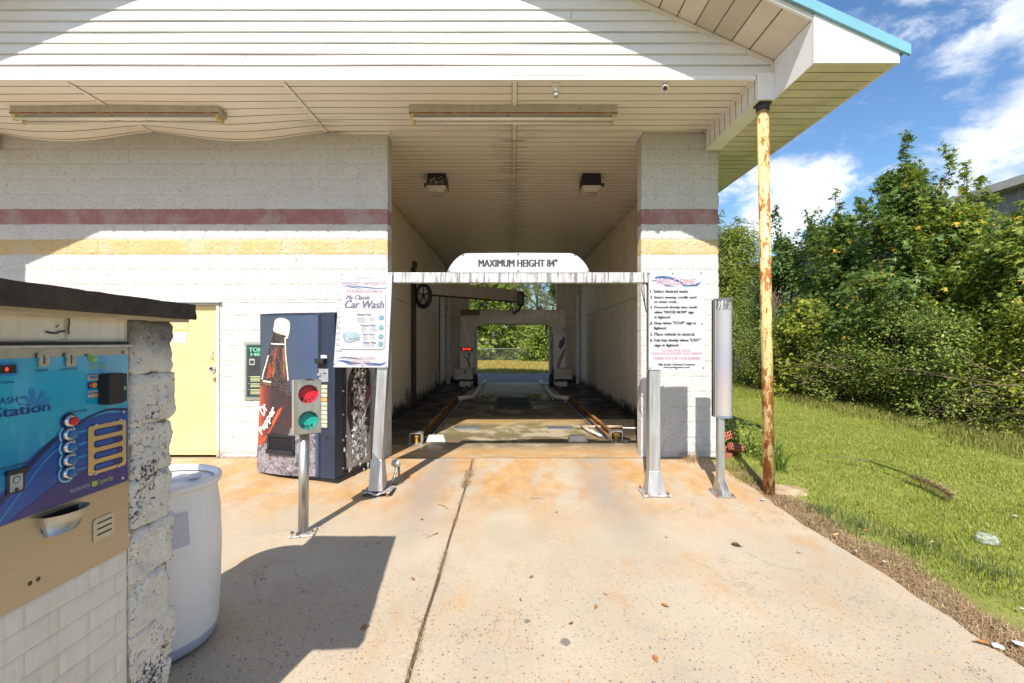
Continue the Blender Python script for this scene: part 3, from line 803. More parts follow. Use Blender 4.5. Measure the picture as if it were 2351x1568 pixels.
# ------------------------------------------------------------------ lights and small fixtures under the roof
def strip_light(x0, x1, label):
    o = thing('strip_light', label, 'light fixture', ((x0+x1)/2, 5.44, ZS), 'fluorescent strip lights under the porch')
    mb = MB(); y = 5.44
    q = [(y, ZS-.002), (y-.004, ZS-.10), (y+.03, ZS-.115), (y+.13, ZS-.115), (y+.16, ZS-.10), (y+.164, ZS-.002)]
    mb.add([(x0, a, c) for a, c in q]+[(x1, a, c) for a, c in q], [(0, 1, 2, 3, 4, 5), (11, 10, 9, 8, 7, 6)]+[(i, 6+i, 6+(i+1) % 6, (i+1) % 6) for i in range(6)], M['fixture'])
    hs = mb.build('housing', o)
    mb = MB(); mb.box(x0, x1, y-.009, y-.003, ZS-.108, ZS-.094, M['rust']); mb.build('rusty_lip', hs)
    for dy in (.03, .13):
        mb = MB(); mb.tube([(x0+.05, y+dy, ZS-.152), (x1-.05, y+dy, ZS-.152)], .019, 12, M['tube']); mb.build('tube', o, True)
        for xe in (x0+.02, x1-.05): mb = MB(); mb.box(xe, xe+.03, y+dy-.018, y+dy+.018, ZS-.175, ZS-.1, M['ivory']); mb.build('lampholder', o, bevel=.004)
    return o


strip_light(-1.205, 1.235, 'stained fluorescent strip light on the porch ceiling over the wash bay')
strip_light(-5.89, -3.44, 'fluorescent strip light on the porch ceiling above the yellow door')

for xc, lab, br in ((-1.245, 'grimy square flood lamp on the bay ceiling with cobwebs in its housing', 1), (1.31, 'square flood lamp with plain black housing on the bay ceiling', 0)):
    o = thing('flood_lamp', lab, 'flood lamp', (xc, 7.75, ZS), 'square flood lamps on the bay ceiling')
    mb = MB(); h = .165
    mb.hexa([(xc-h, 7.62, ZS-.21), (xc+h, 7.62, ZS-.21), (xc+h, 7.98, ZS-.21), (xc-h, 7.98, ZS-.21)], [(xc-h*.9, 7.64, ZS-.01), (xc+h*.9, 7.64, ZS-.01), (xc+h*.9, 7.96, ZS-.01), (xc-h*.9, 7.96, ZS-.01)], M['black']); mb.build('housing', o, bevel=.008)
    mb = MB(); mb.hexa([(xc-h*.72, 7.68, ZS-.30), (xc+h*.72, 7.68, ZS-.30), (xc+h*.72, 7.94, ZS-.30), (xc-h*.72, 7.94, ZS-.30)], [(xc-h, 7.61, ZS-.215), (xc+h, 7.61, ZS-.215), (xc+h, 7.99, ZS-.215), (xc-h, 7.99, ZS-.215)], M['glass']); mb.build('lens', o, bevel=.008)
    mb = MB(); mb.fbox(Fr((xc, 7.6, ZS-.21), (1, 0, 0), (0, 0, 1)), -h-.03, -h, -.03, .02, -.03, .03, M['dsteel']); mb.build('latch', o); mb = MB(); mb.fbox(Fr((xc, 7.6, ZS-.21), (1, 0, 0), (0, 0, 1)), h, h+.03, -.03, .02, -.03, .03, M['dsteel']); mb.build('latch', o)
    if br:
        mb = MB(); r_ = random.Random(4); cm_ = pm('cobweb_dust', (.34, .31, .27), .9, var=.4, scale=30)
        for k in range(26):
            a = xc+r_.uniform(-.12, .12); z = ZS-.19+r_.uniform(0, .10); mb.tube([(a, 7.615, z), (a+r_.uniform(-.03, .03), 7.61, z+r_.uniform(-.03, .03)), (a+r_.uniform(-.04, .04), 7.615, z+r_.uniform(-.04, .04))], .006, 4, cm_)
        mb.build('cobweb', o)
# security camera
o = thing('security_camera', 'small white bullet security camera on the porch ceiling near the corner', 'camera', (1.63, 4.95, ZS))
c0 = Vector((1.63, 4.95, ZS)); mb = MB(); mb.tube([c0+Vector((0, .0, -.004)), c0+Vector((0, 0, -.016))], .034, 16, M['trim']); mb.tube([c0+Vector((0, 0, -.016)), c0+Vector((.0, 0, -.05))], .012, 10, M['trim']); mb.build('mount', o, True)
dv = Vector((-.25, -.8, -.45)).normalized(); a = c0+Vector((.012, .03, -.058)); mb = MB(); mb.tube([a, a+dv*.075, a+dv*.08], [.026, .029, .029], 18, M['trim']); bd = mb.build('body', o, True)
mb = MB(); mb.tube([a+dv*.0805, a+dv*.0825], .025, 18, M['dsteel']); mb.tube([a+dv*.083, a+dv*.085], .012, 14, M['black']); mb.build('lens', bd)
mb = MB(); mb.tube([c0+Vector((.02, 0, -.01)), c0+Vector((.055, .0, -.03)), c0+Vector((.058, .01, -.06)), a+Vector((.02, .02, -.005))], .004, 6, M['trim']); mb.build('cable', o)
# white light sensor box
o = thing('light_sensor', 'small white electric box with round sensor on the porch ceiling', 'sensor', (.47, 5.0, ZS))
mb = MB(); mb.box(.43, .51, 4.97, 5.05, ZS-.03, ZS-.003, M['trim']); mb.build('box', o, bevel=.006)
mb = MB(); mb.tube([(.47, 5.0, ZS-.03), (.472, 4.99, ZS-.10)], [.026, .022], 14, M['trim']); mb.tube([(.472, 4.99, ZS-.10), (.474, 4.985, ZS-.15)], [.03, .027], 14, M['glass']); mb.build('sensor_head', o, True)

# ------------------------------------------------------------------ clearance bar on two posts
YP = 4.90
o = thing('height_barrier', 'grey steel clearance bar on two posts across the wash bay entrance', 'height barrier', (0, YP, gz(YP)))
lb, lt = gnd(866, 1118), at(893, 652, YP)
# left post leans from a struck foot
mb = MB(); p0 = at(868, 1060, YP); mb.beam(p0, at(892.5, 650, YP), .105, .105, M['alu'], (0, -1, 0)); lp = mb.build('post', o, bevel=.004, label='left post, struck and leaning')
mb = MB(); g0 = gz(YP); s = .0525
def ring(c, w, d, z): return [(c-w, YP-d, z), (c+w, YP-d, z), (c+w, YP+d, z), (c-w, YP+d, z)]
bx = at(869, 0, YP).x
mb.hexa(ring(bx-.005, .075, .10, g0+.05), ring(p0.x-.002, .06, .06, p0.z+.03), M['alu']); mb.build('foot', lp, bevel=.004)
mb = MB(); vs = []; n_ = 8
for j in range(5):
    for i in range(n_+1): xx = bx-.15+.30*i/n_; vs.append((xx, YP-.13+.26*j/4, g0+.022+.035*abs(math.sin((i/n_)*math.pi*1.5+.6))*(1-.4*j/4)))
mb.add(vs, [(j*9+i, j*9+i+1, (j+1)*9+i+1, (j+1)*9+i) for j in range(4) for i in range(8)], M['galv'])
pl = mb.build('base_plate', lp, label='buckled base plate'); sm_ = pl.modifiers.new('solid', 'SOLIDIFY'); sm_.thickness = .012
for dx_, dy_ in ((-.13, -.09), (.12, -.10), (.10, .1)): mb = MB(); mb.tube([(bx+dx_, YP+dy_, g0), (bx+dx_, YP+dy_, g0+.065)], .013, 8, M['rust']); mb.build('bolt', lp)
mb = MB(); xr_ = (1500-1175.5)/FPX*YP; mb.beam((xr_, YP, g0+.03), (xr_, YP, at(1500, 626, YP).z), .115, .115, M['alu'], (0, -1, 0)); rp = mb.build('post', o, bevel=.004, label='right post, upright')
mb = MB(); mb.hexa(ring(xr_+.012, .098, .09, g0+.02), ring(xr_, .061, .061, g0+.25), M['alu']); mb.build('foot', rp, bevel=.004)
mb = MB(); mb.box(xr_-.135, xr_+.15, YP-.13, YP+.15, g0+.004, g0+.02, M['galv']); mb.build('base_plate', rp, bevel=.003)
for dx_, dy_ in ((-.105, -.10), (.12, -.10), (-.105, .12), (.12, .12)): mb = MB(); mb.tube([(xr_+dx_, YP+dy_, g0+.018), (xr_+dx_, YP+dy_, g0+.042)], .014, 6, M['rust']); mb.build('bolt', rp)
zb0, zb1 = at(0, 650, YP).z, at(0, 627, YP).z
mb = MB(); mb.box(at(884, 0, YP).x, at(1487, 0, YP).x, YP-.05, YP+.05, zb0, zb1, M['galv']); bm_ = mb.build('beam', o, bevel=.005, label='streaked galvanised cross beam')
# wire loops at the right end of the bar
mb = MB(); C6 = CR(1900, 800, 4.75); fp = Fr((0, YP-.06, 0), (1, 0, 0), (0, 0, 1))
for pts in (((148, 70), (152, 200), (150, 330), (160, 470), (182, 645)), ((150, 240), (125, 250), (122, 330), (140, 430), (165, 560), (184, 650)), ((150, 235), (178, 240), (192, 270))):
    mb.tube([fp.p(*fp.px(C6(q)), .0) for q in pts], .005, 5, M['black'])
mb.build('cable', o)


# sign faces
pink = pm('sun_faded_red_print', (.40, .235, .30), .5); navy = pm('faded_blue_print', (.035, .09, .22), .45); violet = pm('faded_violet_print', (.13, .10, .17), .5)
greyt = pm('faded_grey_print', (.18, .18, .20), .5); teal = pm('faded_teal_print', (.06, .22, .26), .5); lpink = pm('pale_pink_print', (.345, .285, .325), .5)


def tb(mb, fr, Cq, body, box, mat, c=.0015, **k):
    a = fr.px(Cq((box[0], box[3]))); b = fr.px(Cq((box[2], box[1]))); mb.text(fr, body, (a[0], a[1], b[0], b[1]), mat, c, **k)


def poly(mb, fr, Cq, pts, mat, c=.0012, sm=0):
    q = [fr.px(Cq(p)) for p in pts]; mb.flat(fr, cr(q, sm) if sm else q, c, mat)


def screws(fr, Cq, pts, par, r=.007):
    for p in pts:
        mb = MB(); a = fr.px(Cq(p)); mb.plate(fr, circ(a[0], a[1], r, 10), 0, .005, M['ink']); mb.build('screw', par)


# instruction sign on the right post
fi = Fr((0, YP-.075, 0), (1, 0, 0), (0, 0, 1))
o = thing('instruction_sign', 'white sign headed WELCOME with six numbered wash instructions on the right post', 'sign', fi.p(*fi.px(C6((610, 1468)))))
a, c = fi.px(C6((219, 1468))), fi.px(C6((1012, 74)))
mb = MB(); mb.plate(fi, rrect(a[0], a[1], c[0], c[1], .008), -.006, 0, M['white']); pn = mb.build('panel', o)
mb = MB()
poly(mb, fi, C6, [(285, 165), (340, 138), (420, 130), (500, 140), (580, 160), (640, 185), (700, 225), (740, 255), (700, 262), (640, 225), (560, 190), (480, 172), (400, 166), (340, 168)], navy)
poly(mb, fi, C6, [(245, 208), (290, 192), (340, 195), (400, 225), (440, 258), (520, 268), (615, 282), (470, 282), (420, 250), (370, 222), (310, 205)], navy, .0014)
poly(mb, fi, C6, [(690, 262), (760, 262), (850, 255), (915, 235), (967, 210), (935, 255), (905, 280), (725, 282)], navy, .0016)
mb.build('wave_emblem', o)
mb = MB(); tb(mb, fi, C6, 'WELCOME', (322, 174, 888, 257), pink, .0026, bold=.022); tb(mb, fi, C6, 'WELCOME', (318, 170, 886, 254), lpink, .0022, bold=.04); mb.build('heading', o)
mb = MB()
for t, bx_ in (('1. Select desired wash.', (240, 328, 785, 373)), ('2. Insert money, credit card', (240, 415, 895, 466)), ('or enter code.', (295, 478, 625, 520)), ('3. Proceed slowly into wash', (240, 558, 908, 606)),
               ('when "ENTER NOW" sign', (300, 626, 858, 680)), ('is lighted.', (300, 700, 532, 750)), ('4. Stop when "STOP" sign is', (238, 780, 890, 836)), ('lighted.', (298, 854, 472, 906)), ('5. Place vehicle in neutral.', (240, 938, 877, 984)),
               ('6. Exit bay slowly when "EXIT"', (240, 1024, 957, 1080)), ('sign is lighted.', (300, 1098, 650, 1150)), ('Mfg. by Jim Coleman Company', (355, 1378, 877, 1416)), ('www.jcolemanco.com', (428, 1420, 803, 1452))):
    tb(mb, fi, C6, t, bx_, M['ink'], .0015, bold=.055)
mb.build('lettering', o)
mb = MB()
for t, bx_ in (('NO DUAL WHEEL TRUCKS', (410, 1178, 815, 1210)), ('PLEASE FOLD IN EXTENDED TRUCK MIRRORS', (253, 1220, 977, 1255)), ('THANK YOU FOR YOUR BUSINESS', (283, 1283, 957, 1328))): tb(mb, fi, C6, t, bx_, pink, .0015, bold=.05)
mb.build('faded_lettering', o)
screws(fi, C6, ((227, 98), (560, 98), (965, 92), (236, 828), (980, 815), (240, 1445), (998, 1443), (612, 1457)), o)

# price menu sign on the left post, hanging crooked
C4 = CR(1000, 800, 4.9); pc = lambda q: at(*C4(q), YP-.08)
bl, br_, tl = pc((2, 1478)), pc((802, 1482)), pc((102, 90)); fm = Fr(bl, (br_-bl), (tl-bl))
o = thing('menu_sign', 'white sun-faded wash price sign hanging crooked on the leaning left post', 'sign', (bl+br_)/2)
mb = MB(); mb.plate(fm, [(0, 0), (1, 0), (.955, 1), (0, 1)], -.006, 0, M['white']); mb.build('panel', o)
mb = MB(); tb(mb, fm, C4, 'WELCOME TO THE', (345, 158, 585, 180), lpink); tb(mb, fm, C4, 'water wizard', (108, 200, 762, 268), lpink, bold=.06); tb(mb, fm, C4, '2.0', (772, 234, 826, 264), lpink); tb(mb, fm, C4, 'TOUCHFREE AUTOMATIC', (182, 338, 730, 384), pink, bold=.05)
tb(mb, fm, C4, 'THANK YOU FOR VISITING', (180, 1330, 618, 1366), pink, .003); tb(mb, fm, C4, 'OUR CAR WASH', (265, 1374, 535, 1408), pink, .003); tb(mb, fm, C4, 'HAVE A NICE DAY', (205, 1418, 588, 1450), pink, .003); mb.build('faded_lettering', o)
mb = MB(); poly(mb, fm, C4, [(100, 292), (200, 278), (350, 282), (480, 296), (600, 310), (720, 312), (825, 308), (760, 322), (600, 324), (470, 312), (330, 292), (200, 288)], navy); poly(mb, fm, C4, [(180, 292), (300, 298), (460, 320), (320, 316)], navy, .0014)
poly(mb, fm, C4, [(60, 1360), (110, 1332), (180, 1322), (300, 1334), (440, 1366), (330, 1360), (200, 1340), (120, 1345)], navy); poly(mb, fm, C4, [(25, 1390), (110, 1372), (200, 1380), (300, 1404), (430, 1420), (240, 1448), (170, 1412), (90, 1388)], navy, .0014); poly(mb, fm, C4, [(430, 1412), (560, 1410), (700, 1424), (792, 1396), (745, 1440), (680, 1458), (520, 1450)], navy, .0016)
mb.build('wave_emblem', o)
mb = MB(); tb(mb, fm, C4, 'My Classic', (188, 420, 545, 502), violet, shear=.18, bold=.05); tb(mb, fm, C4, 'Car Wash', (170, 500, 748, 610), violet, shear=.18, bold=.06); mb.build('heading', o)
mb = MB()
for t, bx_ in (('Ultimate Wash', (345, 688, 556, 718)), ('Premium Wash', (402, 848, 624, 878)), ('Super Wash', (428, 984, 604, 1014)), ('Deluxe Wash', (436, 1100, 628, 1130))): tb(mb, fm, C4, t, bx_, violet, shear=.2, bold=.06)
for k, t in enumerate(('HIGH WASH', '2-PAS', '1-PAS', 'TIRE', 'ROCK BLAST', 'HIGH WASH', 'HIGH RINSE', 'TRIPLE FOAM', 'CLEAR COAT', 'SPOT FREE', 'WHEEL SCRUBBER')):
    yb = (478, 552, 612, 670, 738, 820, 900, 978, 1066, 1144, 1232)[k]; xb = 88-yb*.045+22
    ws = t.split(' ')
    for i_, wd in enumerate(ws): tb(mb, fm, C4, wd, (xb-20, yb-14+i_*22, xb+(80 if k > 9 else 36), yb+2+i_*22), greyt)
mb.build('lettering', o)
mb = MB(); r_ = random.Random(2)
for (x0, x1, y0, n_) in ((345, 500, 745, 6), (530, 640, 748, 4), (410, 500, 888, 6), (530, 660, 890, 5), (432, 520, 1025, 5), (540, 640, 1025, 3), (440, 620, 1140, 3), (395, 745, 632, 2)):
    for k in range(n_):
        if y0 == 632 and k: continue
        yb = y0+k*14; a0_ = fm.px(C4((x0, yb+6))); a1_ = fm.px(C4((x1-r_.uniform(0, 40), yb))); mb.flat(fm, [(a0_[0], a0_[1]), (a1_[0], a0_[1]), (a1_[0], a1_[1]), (a0_[0], a1_[1])], .0012, lpink if k % 3 == 0 else M.setdefault('faint', None) or M.__setitem__('faint', pm('faint_print', (.27, .27, .31), .5)) or M['faint'])
mb.build('small_print', o)
for t, (x, y) in (('11', (708, 752)), ('9', (704, 898)), ('8', (700, 1030)), ('7', (696, 1140))):
    mb = MB(); a = fm.px(C4((x, y))); e = fm.px(C4((x+37, y))); e2 = fm.px(C4((x, y-37))); mb.flat(fm, circ(a[0], a[1], e[0]-a[0], 24, e2[1]-a[1]), .0014, teal); tb(mb, fm, C4, '$'+t, (x-24, y-16, x+24, y+16), M['white'], .0024); mb.build('price_badge', o)
mb = MB(); q = [fm.px(C4(p)) for p in ((768, 405), (770, 600), (764, 900), (758, 1160), (748, 1195), (715, 1220), (400, 1220), (140, 1218), (112, 1200))]; mb.line(fm, q, .006, .0016, M['ink']); mb.build('border', o)
mb = MB(); poly(mb, fm, C4, [(140, 1010), (160, 975), (260, 955), (360, 975), (395, 1010), (385, 1065), (310, 1095), (240, 1110), (170, 1100), (148, 1060)], pm('sketch_fill', (.27, .34, .38), .5), .0012, 3)
q = [fm.px(C4(p)) for p in ((155, 985), (160, 1060), (175, 1102), (240, 1112), (310, 1095), (388, 1068))]; mb.line(fm, q, .010, .0020, greyt); poly(mb, fm, C4, [(228, 1052), (270, 1055), (268, 1080), (232, 1074)], greyt, .002); poly(mb, fm, C4, [(285, 1055), (380, 1035), (382, 1055), (288, 1074)], greyt, .002)
mb.build('car_drawing', o)
screws(fm, C4, ((124, 116), (829, 112), (62, 866), (803, 872), (15, 1436), (430, 1462), (779, 1470)), o)
# old cable knot and rag by the left foot
mb = MB(); fp = Fr((0, YP+.0, 0), (1, 0, 0), (0, 0, 1)); C5 = CR(680, 1100, 2.703)
o = thing('tie_strap', 'dirty white rag and webbing strap lying behind the struck post foot', 'strap', gnd(*C5((1330, 1000))))
mb = MB(); b0 = gnd(*C5((1335, 985))); r_ = random.Random(8)
mb.tube([b0+Vector(q) for q in ((-.02, .02, .03), (.01, .05, .09), (.03, .10, .17), (.035, .12, .22))], [.012, .016, .014, .012], 6, M['galv']); mb.tube([b0+Vector(q) for q in ((-.05, -.03, .012), (.0, .01, .02), (.06, .10, .05), (.05, .13, .2))], .012, 6, M['dsteel']); mb.build('strap', o, True)
mb = MB(); vs = []
cc_ = b0+Vector((.02, .12, .24)); n_ = 12
for j in range(n_+1):
    for i in range(n_):
        th, ph = math.pi*j/n_, 2*math.pi*i/n_; q = Vector((math.sin(th)*math.cos(ph), math.sin(th)*math.sin(ph), math.cos(th)))
        vs.append(cc_+Vector((q.x*.05, q.y*.04, q.z*.04))*(1+.5*noise.noise(q*3)))
mb.add(vs, [(j*n_+i, (j+1)*n_+i, (j+1)*n_+(i+1) % n_, j*n_+(i+1) % n_) for j in range(n_) for i in range(n_)], pm('dirty_rag', (.58, .56, .53), .95, var=.2)); mb.build('rag', o, True)

# arched clearance sign on the bar
C7 = CR(1200, 700, 2.413); fc = Fr((0, YP-.056, 0), (1, 0, 0), (0, 0, 1))
o = thing('clearance_sign', 'white arched board reading MAXIMUM HEIGHT 84" on the cross bar', 'sign', fc.p(*fc.px(C7((858, 284)))))
q = [(343, 284), (1373, 284), (1366, 262), (1350, 232), (1325, 200), (1298, 174), (1265, 152), (1235, 143), (858, 141), (480, 144), (450, 152), (418, 174), (390, 200), (366, 232), (350, 262)]
mb = MB(); mb.plate(fc, [fc.px(C7(p)) for p in q], -.005, 0, M['white']); mb.build('panel', o)
mb = MB(); tb(mb, fc, C7, 'MAXIMUM HEIGHT 84"', (570, 188, 1137, 242), M['ink'], .0015, bold=.055); mb.build('lettering', o)
screws(fc, C7, ((455, 157), (855, 152), (1266, 157), (354, 272), (855, 273), (1362, 270)), o, .008)

# ------------------------------------------------------------------ round illuminated sign tube on a short post
YT = 4.88
o = thing('tube_sign', 'tall faded cylindrical light sign on a short aluminium post beside the pier', 'sign', gnd(1656, 1125))
xt, gt = at(1664, 0, YT).x, gz(YT); xp = at(1655, 0, YT).x
z0, z1 = at(0, 956, YT).z, at(0, 690, YT).z
m, g, b = newmat('faded_rainbow_film'); P = g.obj(); x, y, z = g.sep(P)
zz = g.m('DIVIDE', z, 1.2); cc = g.ramp(g.m('ADD', zz, -.45), [(.05, (.30, .30, .33)), (.3, (.35, .32, .285)), (.48, (.34, .285, .29)), (.7, (.28, .275, .345)), (.95, (.31, .305, .33))])
nz = g.noise(g.map(P, (8, 8, .8)), 2, 4)
setp(g, b, Base_Color=g.mix(g.mp(nz, .3, .7, 0, .25), cc, (.38, .38, .39)), Roughness=.25, Coat_Weight=.3)
mb = MB(); hw, dp = .088, .11
prof = [(-hw, .05)]+[(hw*math.sin(t), -dp*math.cos(t)+.05-.0) for t in [math.radians(-88+176*i/16) for i in range(17)]]+[(hw, .05)]
prof = [(-hw, .06)]+prof[1:-1]+[(hw, .06)]
ztop = z1-.10
def extr(pf, za, zb_, mat, sc_=1.0):
    n = len(pf); mb.add([(xt+p*sc_, YT+q*sc_, za) for p, q in pf]+[(xt+p*sc_, YT+q*sc_, zb_) for p, q in pf], [tuple(range(n-1, -1, -1)), tuple(range(n, 2*n))]+[(i, (i+1) % n, n+(i+1) % n, n+i) for i in range(n)], mat)
extr(prof, z0+.01, ztop, m); lensb = mb.build('light_tube', o)
m2, g, b = newmat('peeling_dark_band'); P = g.obj(); n_ = g.noise(g.map(P, (1.5, 1.5, .45)), 12, 6, .7, 1.2)
setp(g, b, Base_Color=g.ramp(n_, [(.44, (.52, .515, .51)), (.49, (.07, .07, .08)), (.62, (.25, .25, .26))]), Roughness=.4)
mb = MB(); extr(prof, ztop+.001, z1, m2); mb.build('peeling_band', o)
mb = MB(); extr(prof, z1+.001, z1+.022, pm('grey_cap', (.12, .13, .15), .5, var=.1), 1.07); mb.build('cap', o); mb = MB(); extr(prof, z0-.012, z0+.009, pm('blue_grey_cap', (.16, .20, .27), .5, var=.1), 1.05); mb.build('cap', o)
mb = MB(); mb.box(xt-.10, xt-.089, YT+.0, YT+.09, z0-.01, z1+.01, M['alu']); mb.box(xt-.10, xt+.09, YT+.061, YT+.09, z0-.01, z1+.01, M['alu']); mb.build('back_channel', o)
mb = MB(); mb.box(xp-.033, xp+.033, YT-.02, YT+.05, gt+.012, z0-.012, M['alu']); mb.build('post', o, bevel=.003)
mb = MB(); mb.box(xp-.09, xp+.10, YT-.13, YT+.12, gt+.003, gt+.014, M['alu']); mb.build('base_plate', o)
for sx in (-.04, .034):
    mb = MB(); fs = Fr((xp+sx, YT, gt+.014), (0, 1, 0), (0, 0, 1)); mb.plate(fs, [(-.13, 0), (.10, 0), (.055, .15), (-.02, .15), (-.12, .05)], 0, .006, M['alu']); mb.build('gusset', o)
for sx in (-.07, .08):
    for sy in (-.1, .09): mb = MB(); mb.tube([(xp+sx, YT+sy, gt+.012), (xp+sx, YT+sy, gt+.034)], .012, 6, M['rust']); mb.build('bolt', o)

# ------------------------------------------------------------------ signal lamp on its post
b0 = gnd(696, 1225); YS = b0.y
o = thing('signal_light', 'steel WAIT and ENTER NOW signal lamp on a pole before the vending machine', 'signal light', b0)
mb = MB(); mb.tube([b0+Vector((0, 0, .012)), Vector((b0.x+.01, YS, at(0, 985, YS).z))], .041, 22, M['steel']); mb.build('pole', o, True)
mb = MB(); mb.fbox(Fr((b0.x, YS, b0.z), Vector((.97, .2, 0)).normalized(), Vector((-.2, .97, 0)).normalized()), -.1, .1, -.085, .085, .002, .014, M['galv']); mb.build('base_plate', o, bevel=.003)
for dx_, dy_ in ((-.085, -.05), (-.02, -.085), (.085, .0), (.0, .085)): mb = MB(); mb.tube([b0+Vector((dx_*.9, dy_*.8, .013)), b0+Vector((dx_*.9, dy_*.8, .036))], .012, 6, M['rust']); mb.build('bolt', o)
cS = CR(680, 780, 3.0154); yaw = math.radians(32); us = Vector((math.cos(yaw), math.sin(yaw), 0))
YR_ = YS-.005; pr = at(*cS((857, 1562)), YR_); wS = .21
fS = Fr(pr-us*wS, us, (0, 0, 1)); hS = at(*cS((857, 1085)), YR_).z-pr.z
cen = [(wS*.52, hS*.745), (wS*.52, hS*.252)]; R_ = wS*.375
mb = MB()
for k, (y0, y1) in enumerate(((hS*.49, hS), (0, hS*.49))):
    cx, cy = cen[k]; angs = sorted([2*math.pi*i/40 for i in range(40)]+[math.atan2(y-cy, x-cx) % (2*math.pi) for x in (0, wS) for y in (y0, y1)])
    outer = []; inner = []
    for t in angs:
        C_, S_ = math.cos(t), math.sin(t); ks = []
        if C_ > 1e-9: ks.append((wS-cx)/C_)
        if C_ < -1e-9: ks.append(-cx/C_)
        if S_ > 1e-9: ks.append((y1-cy)/S_)
        if S_ < -1e-9: ks.append((y0-cy)/S_)
        r = min(ks); outer.append(fS.p(cx+r*C_, cy+r*S_)); inner.append(fS.p(cx+R_*C_, cy+R_*S_))
    n = len(angs); back = [p-fS.n*.045 for p in inner]
    mb.add(outer+inner+back, [(i, (i+1) % n, n+(i+1) % n, n+i) for i in range(n)]+[(n+i, n+(i+1) % n, 2*n+(i+1) % n, 2*n+i) for i in range(n)], M['steel'])
for (a0, a1, b_0, b_1, c0, c1) in ((0, .004, 0, hS, -.14, 0), (wS-.004, wS, 0, hS, -.14, 0), (.004, wS-.004, hS-.004, hS, -.14, 0), (.004, wS-.004, 0, .004, -.14, 0), (0, wS, 0, hS, -.144, -.141)): mb.fbox(fS, a0, a1, b_0, b_1, c0, c1, M['steel'])
mb.build('housing', o)
red = pm('red_lens', (.55, .012, .03), .3, var=.08, scale=4); grn = pm('green_lens', (.006, .31, .25), .3, var=.08, scale=4)
for k, (mat_, top_, bot_, lab) in enumerate(((red, 'PLEASE', 'WAIT', 'red lens lettered PLEASE WAIT'), (grn, 'ENTER', 'NOW', 'green lens lettered ENTER NOW'))):
    cx, cy = cen[k]; mb = MB(); mb.flat(fS, circ(cx, cy, R_*1.02, 32), -.042, mat_); ln = mb.build('lens', o, label=lab)
    mb = MB()
    for word, base, dirn in ((top_, 90, -1), (bot_, 270, 1)):
        n = len(word); stp = 27 if word != 'PLEASE' else 23
        for i, ch in enumerate(word):
            t = math.radians(base+dirn*(i-(n-1)/2)*stp*(1.15 if dirn > 0 else 1)); rot = t-math.pi/2 if dirn < 0 else t+math.pi/2
            rr_ = R_*(.66 if dirn < 0 else .93); h_ = R_*(.36 if dirn > 0 else .28); w_ = h_*(.72 if ch != 'I' else .2)
            ax, ay = cx+rr_*math.cos(t)-w_/2*math.cos(rot), cy+rr_*math.sin(t)-w_/2*math.sin(rot)
            mb.text(fS, ch, (ax, ay, ax+w_, ay+h_), M['ink'], -.040, bold=.07, rot=rot)
    mb.build('lettering', ln)
mb = MB(); a = fS.p(wS*.6, hS, -.07); mb.fbox(Fr(a, us, (0, 0, 1)), -.03, .03, 0, .008, -.02, .02, M['black']); mb.build('gasket', o)

# ------------------------------------------------------------------ menu board on the wall behind the vending machine
fb = Fr((0, YF-.012, 0), (1, 0, 0), (0, 0, 1))
o = thing('wall_menu_board', 'dark menu board in a steel frame on the white wall, half hidden by the vending machine', 'sign', (-3.3, YF, .75))
a = fb.px((562, 918.5)); c = fb.px((562, 784)); xr2 = a[0]+.46; mb = MB(); mb.fbox(fb, a[0], xr2, a[1], c[1], -.02, .012, M['steel']); mb.build('frame', o, bevel=.003)
mb = MB(); mb.fbox(fb, a[0]+.028, xr2-.028, a[1]+.04, c[1]-.04, .0125, .014, pm('dark_board', (.03, .034, .04), .4)); mb.build('board', o)
gt_ = pm('green_print', (.05, .30, .17), .5); gt2 = pm('bright_green_print', (.16, .62, .38), .5); yt_ = pm('pale_yellow_print', (.55, .58, .32), .5)
mb = MB(); B0, B1, L0, L1 = a[1]+.05, c[1]-.05, a[0]+.038, xr2-.038
mb.line(fb, [(L0, B0), (L1, B0)], .003, .0145, gt_); mb.line(fb, [(L0, B1), (L1, B1)], .003, .0145, gt_); mb.line(fb, [(L0, B0), (L0, B1)], .003, .0145, gt_); mb.line(fb, [(L1, B0), (L1, B1)], .003, .0145, gt_); mb.build('border', o)
mb = MB(); mb.text(fb, 'TOKENS', (L0+.025, B1-.085, L1-.03, B1-.03), gt2, .0146, bold=.03); mb.text(fb, 'HERE', (L0+.05, B1-.14, L1-.09, B1-.10), gt2, .0146, bold=.03); mb.build('heading', o)
mb = MB(); r_ = random.Random(3)
for k in range(13):
    if k in (4, 8): continue
    y = B0+.03+k*.019; mb.flat(fb, [(L0+.045, y), (L1-.05-r_.uniform(0, .1), y), (L1-.05, y+.008), (L0+.045, y+.008)], .0146, yt_)
    if k in (3, 7, 12): mb.flat(fb, [(L0+.02, y), (L0+.034, y+.005), (L0+.02, y+.01)], .0146, yt_)
mb.build('small_print', o); mb = MB(); mb.flat(fb, rrect(L0+.03, B1-.26, L0+.10, B1-.18, .006), .0146, pm('grey_icon', (.35, .37, .36), .5)); mb.flat(fb, rrect(L0+.04, B1-.245, L0+.09, B1-.20, .004), .0150, M['ink']); mb.build('icon', o)
